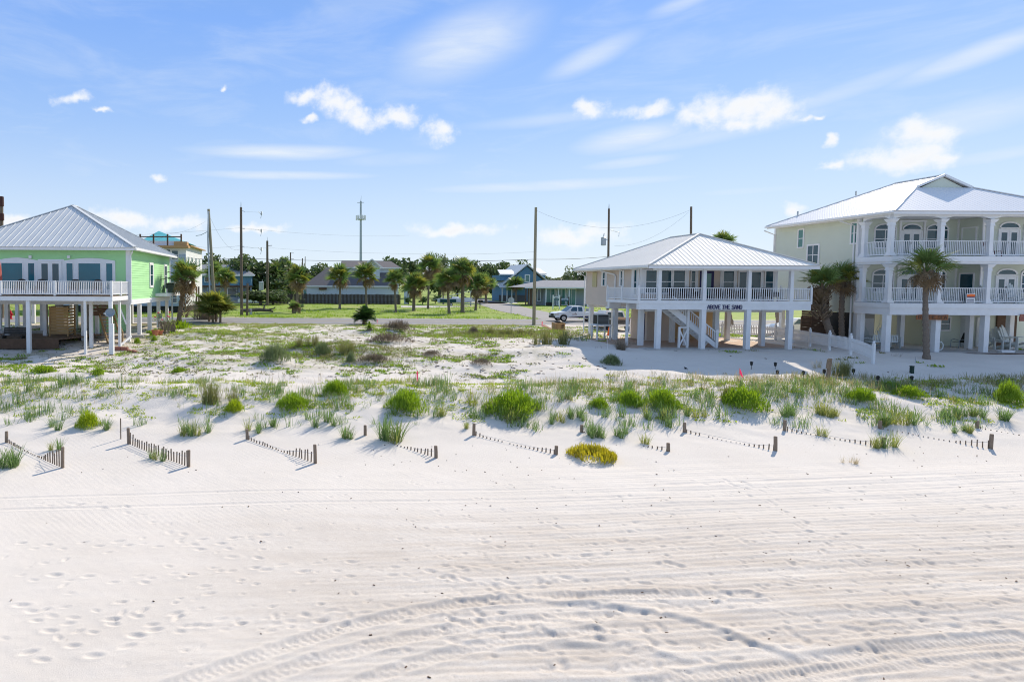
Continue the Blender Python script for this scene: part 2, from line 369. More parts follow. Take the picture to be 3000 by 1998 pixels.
def gp(px, py, z=-2.5):
    d = pdir(px, py); t = (z-CAMZ)/d.z; return np.array((d.x*t, d.y*t))
def seg_dist(X, Y, pts):
    "distance to, side of and arc length along a polyline"
    best = np.full(X.shape, 1e9); sgn = np.zeros(X.shape); arc = np.zeros(X.shape); acc = 0
    for (ax, ay), (bx, by) in zip(pts[:-1], pts[1:]):
        dx, dy = bx-ax, by-ay; l2 = dx*dx+dy*dy; ln = math.sqrt(l2)
        t = np.clip(((X-ax)*dx+(Y-ay)*dy)/l2, 0, 1)
        qx, qy = X-(ax+t*dx), Y-(ay+t*dy); d = np.hypot(qx, qy); k = d < best
        best = np.where(k, d, best); sgn = np.where(k, np.sign(dx*qy-dy*qx), sgn); arc = np.where(k, acc+t*ln, arc); acc += ln
    return best, sgn, arc
def curve(pp, n=6, z=-2.5):
    q = [gp(*p, z) for p in pp]; out = []
    for i in range(len(q)-1):
        p0 = q[max(i-1, 0)]; p1 = q[i]; p2 = q[i+1]; p3 = q[min(i+2, len(q)-1)]
        for k in range(n):
            t = k/n; out.append(.5*((2*p1)+(-p0+p2)*t+(2*p0-5*p1+4*p2-p3)*t*t+(-p0+3*p1-3*p2+p3)*t**3))
    out.append(q[-1]); return [tuple(v) for v in out]
TRACKS = [  # (pixels of the photograph, half width, depth, tread)
    ([(0, 1462), (700, 1445), (1500, 1440), (2300, 1415), (3000, 1395)], .10, .018, 0),
    ([(0, 1492), (700, 1478), (1500, 1466), (2300, 1442), (3000, 1420)], .10, .018, 0),
    ([(480, 1998), (640, 1945), (830, 1880), (1050, 1815), (1350, 1758), (1700, 1735), (2200, 1730)], .17, .045, 1),
    ([(700, 1998), (900, 1925), (1150, 1865), (1450, 1810), (1800, 1790)], .16, .035, 1),
    ([(1000, 1998), (1200, 1930), (1450, 1870), (1750, 1835)], .14, .035, 1),
    ([(1880, 1998), (2100, 1965), (2400, 1925), (2700, 1880), (3000, 1860)], .22, .05, 1),
    ([(2000, 1998), (2250, 1980), (2550, 1935), (3000, 1895)], .18, .04, 1),
]
RIDGES = [  # raked or ploughed crests: (pixels, width, height)
    ([(1450, 1744), (1600, 1748), (1850, 1768), (2050, 1808), (2200, 1860), (2330, 1905), (2430, 1930)], .10, .085),
    ([(1500, 1822), (1650, 1840), (1800, 1860), (1950, 1900), (2080, 1925)], .10, .06),
    ([(1550, 1860), (1750, 1875), (1900, 1895), (2000, 1910)], .10, .055),
    ([(2450, 1945), (2520, 1965), (2600, 1998)], .11, .07),
    ([(2060, 1770), (2400, 1766), (2750, 1768), (3000, 1775)], .2, .05),
    ([(1480, 1790), (1650, 1800), (1800, 1835)], .10, .05), ([(1200, 1975), (1400, 1968), (1700, 1962), (1850, 1975)], .12, .05),
]
FOOT = []
def walk(pp, step=.42, wob=.12):
    c = curve(pp, 10); acc = 0; side = 1; rr = random.Random(len(FOOT))
    for (ax, ay), (bx, by) in zip(c[:-1], c[1:]):
        l = math.hypot(bx-ax, by-ay); t = step-acc
        while t < l:
            f = t/l; nx, ny = -(by-ay)/l, (bx-ax)/l
            FOOT.append((ax+(bx-ax)*f+nx*side*.12+rr.uniform(-wob, wob), ay+(by-ay)*f+ny*side*.12+rr.uniform(-wob, wob), math.atan2(by-ay, bx-ax)+rr.uniform(-.4, .4), rr.uniform(.7, 1.15)))
            side = -side; t += step*rr.uniform(.85, 1.2)
        acc = l-(t-step*1.0) if t > l else 0
        acc = max(0, min(acc, step*.9))
for w in [[(60, 1483), (300, 1480), (460, 1525), (540, 1580), (640, 1610), (760, 1640)], [(0, 1595), (300, 1592), (600, 1580), (900, 1555)], [(0, 1680), (200, 1688), (500, 1675), (800, 1655), (1100, 1650)],
          [(0, 1762), (180, 1775), (330, 1795), (500, 1803), (760, 1800), (1000, 1780), (1250, 1770)], [(0, 1900), (150, 1895), (330, 1885), (420, 1875)], [(30, 1825), (200, 1820), (420, 1835), (620, 1830), (900, 1810), (1100, 1790)],
          [(2150, 1410), (2230, 1440), (2300, 1500), (2420, 1600), (2540, 1700), (2700, 1800)], [(2100, 1405), (2250, 1470), (2400, 1560)], [(1000, 1640), (1300, 1680), (1600, 1720)], [(1100, 1690), (1400, 1660), (1800, 1610)],
          [(2000, 1420), (2350, 1440), (2700, 1460), (3000, 1500)], [(2700, 1740), (2800, 1790), (2950, 1840)], [(1750, 1600), (2100, 1570), (2500, 1560)], [(2200, 1850), (2500, 1830), (2800, 1815), (3000, 1800)]]:
    walk(w)
_r = random.Random(5)
for k in range(230):
    px, py = _r.uniform(1300, 3000), _r.triangular(1480, 1998, 1850); q = gp(px, py); FOOT.append((q[0], q[1], _r.uniform(0, 6.28), _r.uniform(.6, 1.3)))
for k in range(70):
    px, py = _r.uniform(0, 1400), _r.triangular(1560, 1998, 1800); q = gp(px, py); FOOT.append((q[0], q[1], _r.uniform(0, 6.28), _r.uniform(.5, 1.0)))

def beach_mesh():
    xs = np.concatenate([np.arange(-60, -14, 1.2), np.arange(-14, 36, .05), np.arange(36, 90, 1.2)])
    ys = [3.0, 5.0, 7.0]; y = 8.4; ys_ = []
    while y < 28.7: ys_.append(y); y += max(.028, .0028*y+.002)
    ys = np.array(ys+ys_)
    X, Y = np.meshgrid(xs, ys); Z = H(X, Y)
    fade = sst(Y, 24.5, 21)
    # raked furrows running along the beach, a little askew
    u = Y - .105*X + fbm(X*.15, Y*.3, 2)*.5
    amp = sst(X-.9*(Y-14), -2.5, 7)*fade
    rows = vnoise(u*1.7+9, X*.07)
    Z += amp*.55*(.018*np.sin(u*2*np.pi/.62)*(.35+.9*vnoise(X*.25, u*.8)) + .06*(rows-.5) + .012*np.sin(u*2*np.pi/.21))
    Z += amp*fbm(X*2.3, Y*3.5, 3)*.03 + fade*fbm(X*5, Y*6, 2)*.010 + fade*fbm(X*1.1+50, Y*1.6, 3)*.022
    # wind ripples on the smooth upper beach
    rp = sst(Y, 14.5, 18)*(1-sst(Y, 25.5, 27.5))*(1-.75*amp)
    ph = X*2*np.pi/.17*.75 + Y*2*np.pi/.15*.6 + 11*fbm(X*.5, Y*.7, 4)
    Z += rp*.0030*np.sin(ph)*(.3+1.2*vnoise(X*.6, Y*.8))
    for pp, hw, dep, tread in TRACKS:
        c = curve(pp, 6); d, s, a = seg_dist(X, Y, c)
        prof = -.75*dep*np.exp(-(d/hw)**4) + dep*.5*np.exp(-((d-hw*1.35)/(hw*.35))**2)
        if tread: prof = prof + dep*.26*np.sin(a*2*np.pi/.15+s*1.2)*np.exp(-(d/hw)**4)
        Z += prof*(.75+.5*vnoise(X*1.5, Y*1.5))
    for pp, w, h in RIDGES:
        c = curve(pp, 6); d, s, a = seg_dist(X, Y, c); L = a.max()
        env = np.clip(np.minimum(a, L-a)/.8, 0, 1)*(.65+.7*vnoise(a*1.3, a*0+w*50))
        dd = d*s
        Z += env*h*.6*np.where(dd < 0, np.exp(-(dd/w)**2), np.exp(-(dd/(w*1.9))**2))
        Z -= env*h*.2*np.exp(-((dd+w*1.5)/(w*.9))**2)
    for fx, fy, fa, fs in FOOT:
        j0, j1 = np.searchsorted(ys, (fy-.45, fy+.45)); i0, i1 = np.searchsorted(xs, (fx-.45, fx+.45))
        if j1 <= j0 or i1 <= i0: continue
        dx = X[j0:j1, i0:i1]-fx; dy = Y[j0:j1, i0:i1]-fy; c, s = math.cos(fa), math.sin(fa)
        a = (dx*c+dy*s)/(.125*fs); b = (-dx*s+dy*c)/(.062*fs); r2 = a*a+b*b
        Z[j0:j1, i0:i1] += fs*(-.027*np.exp(-r2**2.2) + .007*np.exp(-((np.sqrt(r2)-1.75)/.5)**2))*(.55+.6*((fx*7.3+fy*3.1) % 1))
    for k in range(1500):
        fx, fy = _r.uniform(-3, 26), _r.triangular(9.5, 22, 13); rr = _r.uniform(.025, .075)
        j0, j1 = np.searchsorted(ys, (fy-.25, fy+.25)); i0, i1 = np.searchsorted(xs, (fx-.25, fx+.25))
        if j1 <= j0 or i1 <= i0 or (fx < 3 and _r.random() < .7): continue
        r2 = ((X[j0:j1, i0:i1]-fx)**2+((Y[j0:j1, i0:i1]-fy)*1.3)**2)/rr**2
        Z[j0:j1, i0:i1] += rr*(-.38*np.exp(-r2**1.5)+.13*np.exp(-((np.sqrt(r2)-1.7)/.5)**2))
    # scour round the posts is left to the drift mounds
    return grid('beach_sand', X, Y, Z)
def grid(name, X, Y, Z):
    ny, nx = X.shape; co = np.stack([X, Y, Z], -1).reshape(-1, 3).astype(np.float32)
    idx = np.arange(ny*nx).reshape(ny, nx)
    q = np.stack([idx[:-1,:-1], idx[:-1,1:], idx[1:,1:], idx[1:,:-1]], -1).reshape(-1, 4)
    me = bpy.data.meshes.new(name); me.vertices.add(len(co)); me.vertices.foreach_set('co', co.ravel())
    me.loops.add(q.size); me.loops.foreach_set('vertex_index', q.ravel().astype(np.int32))
    me.polygons.add(len(q)); me.polygons.foreach_set('loop_start', np.arange(0, q.size, 4, dtype=np.int32)); me.polygons.foreach_set('loop_total', np.full(len(q), 4, np.int32))
    me.update(calc_edges=True); me.shade_smooth(); return me

def sand_mat(name, lot=False):
    m = bpy.data.materials.new(name); m.use_nodes = True; nt = m.node_tree; N = nt.nodes; L = nt.links; b = N['Principled BSDF']
    b.inputs['Roughness'].default_value = .95; b.inputs['Specular IOR Level'].default_value = .1
    g = N.new('ShaderNodeNewGeometry')
    def nz(s, d, r, st=(1,1,1), rz=0):
        mp = N.new('ShaderNodeMapping'); mp.inputs['Scale'].default_value = st; mp.inputs['Rotation'].default_value[2] = rz; L.new(g.outputs['Position'], mp.inputs[0])
        n = N.new('ShaderNodeTexNoise'); n.inputs['Scale'].default_value = s; n.inputs['Detail'].default_value = d; n.inputs['Roughness'].default_value = r; L.new(mp.outputs[0], n.inputs['Vector']); return n.outputs['Fac']
    def ramp(f, p0, c0, p1, c1):
        r = N.new('ShaderNodeValToRGB'); e = r.color_ramp.elements; e[0].position = p0; e[1].position = p1; e[0].color = (*c0, 1); e[1].color = (*c1, 1); L.new(f, r.inputs[0]); return r.outputs[0]
    def mix(f, a, c, bt='MIX'):
        x = N.new('ShaderNodeMixRGB'); x.blend_type = bt
        for s_, v in ((0, f), (1, a), (2, c)):
            if isinstance(v, (int, float)): x.inputs[s_].default_value = v
            elif isinstance(v, tuple): x.inputs[s_].default_value = (*v, 1)
            else: L.new(v, x.inputs[s_])
        return x.outputs[0]
    def mul(a, c):
        x = N.new('ShaderNodeMath'); x.operation = 'MULTIPLY'
        for s_, v in ((0, a), (1, c)):
            if isinstance(v, (int, float)): x.inputs[s_].default_value = v
            else: L.new(v, x.inputs[s_])
        return x.outputs[0]
    W_, W2 = (.72,.668,.603), (.68,.628,.562)
    base = ramp(nz(.35, 6, .6), .35, W2, .65, W_)
    sp = N.new('ShaderNodeSeparateXYZ'); L.new(g.outputs['Position'], sp.inputs[0])
    def rng_(v, a, c):
        r = N.new('ShaderNodeMapRange'); r.interpolation_type = 'SMOOTHSTEP'; L.new(v, r.inputs[0]); r.inputs[1].default_value = a; r.inputs[2].default_value = c; return r.outputs[0]
    if not lot:
        # coarse shell hash lies in streaks along the rake lines of the lower beach
        low = mul(rng_(sp.outputs[1], 21, 15), rng_(sp.outputs[0], -9, 6))
        st = ramp(nz(1.1, 5, .7, (.22, 1.5, 1), -.105), .38, (0,0,0), .62, (1,1,1))
        base = mix(mul(mul(low, st), .5), base, (.46,.39,.32))
        gran = ramp(nz(14, 6, .85), .42, (0,0,0), .60, (1,1,1)); base = mix(mul(mul(low, gran), .32), base, (.44,.365,.29))
        fine = ramp(nz(42, 2, .7), .58, (0,0,0), .72, (1,1,1))
        base = mix(mul(mul(fine, low), .45), base, (.34,.26,.20))
    else:
        # thin litter and sprouting ground cover stain parts of the lot
        cov = mul(ramp(nz(.5, 6, .65), .44, (0,0,0), .58, (1,1,1)), mul(rng_(sp.outputs[1], 35, 39), rng_(sp.outputs[0], 19, 12)))
        base = mix(mul(cov, .8), base, ramp(nz(5, 5, .7), .35, (.30,.27,.14), .6, (.56,.52,.42)))
        sp2 = ramp(nz(2.6, 6, .75), .6, (0,0,0), .68, (1,1,1))
        base = mix(mul(mul(sp2, cov), .9), base, ramp(nz(6, 3, .7), .4, (.11,.17,.04), .6, (.24,.25,.07)))
        # a grassy verge by the road
        vg = mul(rng_(sp.outputs[1], 59.0, 62.4), ramp(nz(.55, 6, .7, (.5, 1.6, 1)), .42, (0,0,0), .56, (1,1,1)))
        base = mix(mul(vg, .85), base, ramp(nz(4, 4, .7), .35, (.17,.19,.06), .65, (.34,.32,.14)))
    gr = ramp(nz(160, 2, .6), .3, (.88,.88,.88), .7, (1.06,1.06,1.06)); base = mix(1, base, gr, 'MULTIPLY')
    L.new(base, b.inputs['Base Color'])
    bp = N.new('ShaderNodeBump'); bp.inputs['Strength'].default_value = .6; bp.inputs['Distance'].default_value = .05 if lot else .02
    L.new(nz(30 if not lot else 9, 8, .82), bp.inputs['Height']); L.new(bp.outputs[0], b.inputs['Normal'])
    return m
M['sand'] = sand_mat('quartz_sand'); M['lotsand'] = sand_mat('dune_sand', True)
def field_mat():
    m = bpy.data.materials.new('field_grass'); m.use_nodes = True; nt = m.node_tree; N = nt.nodes; L = nt.links; b = N['Principled BSDF']; b.inputs['Roughness'].default_value = .9
    g = N.new('ShaderNodeNewGeometry')
    def nz(s, d, r, st=(1,1,1)):
        mp = N.new('ShaderNodeMapping'); mp.inputs['Scale'].default_value = st; L.new(g.outputs['Position'], mp.inputs[0])
        n = N.new('ShaderNodeTexNoise'); n.inputs['Scale'].default_value = s; n.inputs['Detail'].default_value = d; n.inputs['Roughness'].default_value = r; L.new(mp.outputs[0], n.inputs['Vector']); return n.outputs['Fac']
    r = N.new('ShaderNodeValToRGB'); L.new(nz(.12, 8, .7, (.6, 1, 1)), r.inputs[0]); e = r.color_ramp.elements
    e[0].position = .33; e[0].color = (.13,.23,.012,1); e[1].position = .50; e[1].color = (.21,.30,.015,1)
    for p, c in ((.64, (.30,.30,.08,1)), (.76, (.38,.34,.14,1))):
        k = e.new(p); k.color = c
    # sandy near the kerb
    sp = N.new('ShaderNodeSeparateXYZ'); L.new(g.outputs['Position'], sp.inputs[0])
    v = N.new('ShaderNodeMapRange'); v.interpolation_type = 'SMOOTHSTEP'; L.new(sp.outputs[1], v.inputs[0]); v.inputs[1].default_value = 80; v.inputs[2].default_value = 75.0
    n2 = N.new('ShaderNodeMath'); n2.operation = 'MULTIPLY'; L.new(v.outputs[0], n2.inputs[0]); L.new(nz(1.0, 6, .7, (.4, 1.4, 1)), n2.inputs[1])
    mx = N.new('ShaderNodeMixRGB'); L.new(n2.outputs[0], mx.inputs[0]); L.new(r.outputs[0], mx.inputs[1]); mx.inputs[2].default_value = (.46,.43,.34,1)
    dk = N.new('ShaderNodeValToRGB'); dk.color_ramp.elements[0].position = .54; dk.color_ramp.elements[1].position = .66; L.new(nz(.35, 7, .75, (.5, 1.3, 1)), dk.inputs[0])
    mx2 = N.new('ShaderNodeMixRGB'); L.new(dk.outputs[0], mx2.inputs[0]); L.new(mx.outputs[0], mx2.inputs[1]); mx2.inputs[2].default_value = (.065,.125,.012,1)
    L.new(mx2.outputs[0], b.inputs['Base Color'])
    bp = N.new('ShaderNodeBump'); bp.inputs['Strength'].default_value = .8; bp.inputs['Distance'].default_value = .1; L.new(nz(3, 6, .75), bp.inputs['Height']); L.new(bp.outputs[0], b.inputs['Normal'])
    return m
M['field'] = field_mat()

ob = link('beach_sand', beach_mesh()); ob.data.materials.append(M['sand']); tag(ob, 'smooth and raked white beach sand with footprints and tyre tracks', kind='structure')
xs = np.concatenate([np.arange(-130, -45, 3), np.arange(-45, 62, .22), np.arange(62, 130, 3)]); ys = np.concatenate([np.arange(28.3, 40, .16), np.arange(40, 63.3, .22)])
X, Y = np.meshgrid(xs, ys); Z = H(X, Y) + sst(Y, 31, 33)*fbm(X*2.2, Y*2.2, 3)*.05*(1-sst(Y, 55, 60)); Z -= .05*sst(Y, 28.72, 28.3)
ob = link('dune_sand', grid('dune_sand', X, Y, Z)); ob.data.materials.append(M['lotsand']); tag(ob, 'low white sand dunes and open lot between the houses', kind='structure')
def sheet(name, pts, m, label, z=None, sub=False):
    mb = MB(); mb.add([(x, y, z if z is not None else q) for x, y, *r in pts for q in [r[0] if r else z]], [tuple(range(len(pts)))])
    o = mb.build(name, m); return tag(o, label, kind='structure')
RZ = .2
sheet('grass_field', [(-900, 62.9), (900, 62.9), (900, 2500), (-900, 2500)], M['field'], 'wide green grassy field beyond the road', RZ-.02)
sheet('road', [(-300, 64.2), (300, 64.2), (300, 75.0), (-300, 75.0)], M['asphalt'], 'grey two lane asphalt road crossing behind the lot', RZ)
mk = [(64.95, .12, 'roadline'), (74.1, .12, 'roadline'), (69.35, .10, 'roadyellow'), (69.7, .10, 'roadyellow')]
for yy, w, mm in mk:
    sheet('edge_line' if mm == 'roadline' else 'centre_line', [(-300, yy), (300, yy), (300, yy+w), (-300, yy+w)], M[mm], 'painted line along the grey road', RZ+.004)
pr = [(q.x, q.y) for q in [G(*v) for v in ((1499,925),(1455,910),(1414,896),(1392,885),(1378,874),(1412,875),(1489,889),(1550,904),(1628,921))]]
pr[0] = (pr[0][0]+.6, 74.9); pr[-1] = (G(1662,930).x, 74.9)
sheet('side_road', pr, M['asphalt_old'], 'grey side road running back from the main road past the stop sign', RZ+.004)
# ------------------------------------------------------------------ building helpers
def X_(px, Y): return P(px, 838, Y).x
def Z_(py, Y, px=2000): return P(px, py, Y).z
def fb(mb, F, u0, u1, z0, z1, n0, n1):
    "box in a wall's own frame F = (origin, along, outward)"
    O, u, n = F; O = Vector(O); u = Vector(u); n = Vector(n)
    pts = [O+u*a+n*b+Vector((0,0,c)) for c in (z0, z1) for a, b in ((u0,n0),(u1,n0),(u1,n1),(u0,n1))]
    fs = [(0,3,2,1),(4,5,6,7),(0,1,5,4),(1,2,6,5),(2,3,7,6),(3,0,4,7)]
    if u.cross(n).z < 0: fs = [f[::-1] for f in fs]
    return mb.add(pts, fs)
def siding(parent, F, L, z0, z1, h, m, name='siding_board'):
    O, u, n = F; O = Vector(O); u = Vector(u); n = Vector(n); k = int(math.ceil((z1-z0)/h))
    for i in range(k):
        a, b = z0+i*h, min(z0+(i+1)*h+.012, z1)
        q = [O+n*.0+Vector((0,0,a)), O+n*.032+Vector((0,0,a)), O+n*.006+Vector((0,0,b)), O+Vector((0,0,b))]
        MB().prism(q, u*L).build(name, m, parent)
def window(parent, F, u0, u1, z0, z1, panes='double', glass=None, trim=.09, name='window', depth=.075, sill=True):
    glass = glass or M['glass']; mb = MB()
    fb(mb, F, u0-trim, u0, z0-trim, z1+trim, 0, depth); fb(mb, F, u1, u1+trim, z0-trim, z1+trim, 0, depth)
    fb(mb, F, u0, u1, z1, z1+trim, 0, depth-.002); fb(mb, F, u0, u1, z0-trim, z0, 0, depth+(.03 if sill else 0))
    cells = []; um, zm = (u0+u1)/2, (z0+z1)/2
    if panes == 'double': fb(mb, F, u0, u1, zm-.025, zm+.025, 0, depth-.012); cells = [(u0,u1,z0,zm-.025),(u0,u1,zm+.025,z1)]
    elif panes == 'quad':
        fb(mb, F, u0, u1, zm-.025, zm+.025, 0, depth-.012); fb(mb, F, um-.03, um+.03, z0, z1, 0, depth-.008)
        cells = [(u0,um-.03,z0,zm-.025),(um+.03,u1,z0,zm-.025),(u0,um-.03,zm+.025,z1),(um+.03,u1,zm+.025,z1)]
    elif panes == 'twin': fb(mb, F, um-.03, um+.03, z0, z1, 0, depth-.008); cells = [(u0,um-.03,z0,z1),(um+.03,u1,z0,z1)]
    else: cells = [(u0,u1,z0,z1)]
    w = mb.build(name, M['white_trim'], parent)
    for c in cells: fb(MB(), F, *c, .034, .046).build('pane', glass, w)
    return w
def MBfb(F, *a): return fb(MB(), F, *a)
def french_door(parent, F, u0, u1, z0, z1, glass=None, trim=.1):
    mb = MB(); fb(mb, F, u0-trim, u0, z0, z1+trim, 0, .08); fb(mb, F, u1, u1+trim, z0, z1+trim, 0, .08); fb(mb, F, u0, u1, z1, z1+trim, 0, .078)
    d = mb.build('door_frame', M['white_trim'], parent); um = (u0+u1)/2; st = (u1-u0)*.10
    for a, b in ((u0, um-.006), (um+.006, u1)):
        q = MB(); fb(q, F, a, a+st, z0, z1, 0, .06); fb(q, F, b-st, b, z0, z1, 0, .06); fb(q, F, a+st, b-st, z1-.16, z1, 0, .058); fb(q, F, a+st, b-st, z0, z0+.22, 0, .058)
        q.build('door_leaf', M['white_trim'], d); MBfb(F, a+st, b-st, z0+.22, z1-.16, .034, .044).build('pane', glass or M['glass'], d)
    h = MB(); fb(h, F, um-.06, um-.035, z0+.98, z0+1.1, .06, .11); h.build('handle', M['black'], d)
    return d
def arch_window(parent, F, u0, u1, zs, zt, name='arched_window', glass=None, trim=.10, door=False, z0=None):
    "fan light of height zt-zs over a spring line, with its own trim"
    O, u, n = F; O = Vector(O); u = Vector(u); n = Vector(n); K = 10; um = (u0+u1)/2; r = (u1-u0)/2
    def arc(rr, hh, zz): return [O+u*(um+rr*math.cos(t))+Vector((0,0,zz+hh*math.sin(t))) for t in [math.pi*i/K for i in range(K+1)]]
    inner = arc(r, zt-zs, zs); outer = arc(r+trim, zt-zs+trim, zs)
    mb = MB()
    for i in range(K): mb.prism([inner[i]+n*.0, inner[i+1], outer[i+1], outer[i]], n*.085)
    fb(mb, F, u0, u1, zs-.07, zs, 0, .082)
    w = mb.build(name, M['white_trim'], parent)
    MB().prism([p+n*.034 for p in inner], n*.012).build('pane', glass or M['glass'], w)
    return w
BAL = {}
def baluster(h, w, m):
    k = (round(h, 3), w, m.name)
    if k not in BAL: BAL[k] = MB().box(-w/2, w/2, -w/2, w/2, 0, h).mesh('baluster', m)
    return BAL[k]
def railing(parent, a, b, z0, z1, sp=.125, bw=.036, m=None, rail=(.07,.05), name='railing', slope=0):
    "rails from a to b (x, y); z0, z1 = under side of bottom rail and top of hand rail"
    m = m or M['white']; ax, ay = a; bx, by = b; L = math.hypot(bx-ax, by-ay)
    mb = MB(); mb.beam((ax,ay,z1-rail[1]/2), (bx,by,z1-rail[1]/2+slope), rail[0], rail[1]); mb.beam((ax,ay,z0+.03), (bx,by,z0+.03+slope), rail[0]*.8, .06)
    r = mb.build(name, m, parent); n = max(2, int(L/sp)); me = baluster(z1-rail[1]-z0-.06+.01, bw, m)
    for i in range(n):
        t = (i+.5)/n; p = wl(r, (ax+(bx-ax)*t, ay+(by-ay)*t, z0+.055+slope*t)); o = link('baluster', me, r, p)
    return r
def roof_slope(roof, poly, e, w, m, rib=.018, ribw=.04, th=.04, name='roof_panel', off=0):
    e = Vector(e).normalized(); q = [Vector(p) for p in poly]
    nrm = Vector((0,0,0))
    for i in range(len(q)): nrm += q[i].cross(q[(i+1) % len(q)])
    nrm.normalize()
    if nrm.z < 0: nrm = -nrm
    s = nrm.cross(e).normalized()
    if s.z < 0: s = -s
    O = q[0]; ab = [((p-O).dot(e), (p-O).dot(s)) for p in q]
    def clip(pg, x, keep_gt):
        out = []
        for i in range(len(pg)):
            p, r = pg[i], pg[(i+1) % len(pg)]; ip = (p[0] >= x) == keep_gt; ir = (r[0] >= x) == keep_gt
            if ip: out.append(p)
            if ip != ir: t = (x-p[0])/(r[0]-p[0]); out.append((x, p[1]+t*(r[1]-p[1])))
        return out
    a0, a1 = min(p[0] for p in ab), max(p[0] for p in ab); k = int(math.ceil((a1-a0)/w-1e-6))
    for i in range(k):
        lo, hi = a0+i*w, min(a0+(i+1)*w, a1)
        pg = clip(clip(ab, lo, True), hi, False)
        if len(pg) < 3: continue
        pts = [O+e*x+s*y for x, y in pg]; mb = MB(); mb.prism(pts, -nrm*th)
        pr = clip(clip(ab, lo, True), lo+.012, False)
        if len(pr) >= 3 and i > 0:
            b0, b1 = min(p[1] for p in pr), max(p[1] for p in pr)
            if b1-b0 > .15: mb.beam(O+e*lo+s*b0+nrm*rib/2, O+e*lo+s*(b1-.03)+nrm*rib/2, ribw, rib, nrm)
        mb.build(name, m, roof)
def hip_cap(mb, a, b, w=.16, h=.05): mb.beam(Vector(a)+Vector((0,0,.03)), Vector(b)+Vector((0,0,.03)), w, h)

def boxes(name, m, parent, *bs):
    for b in bs: MB().box(*b).build(name, m, parent)
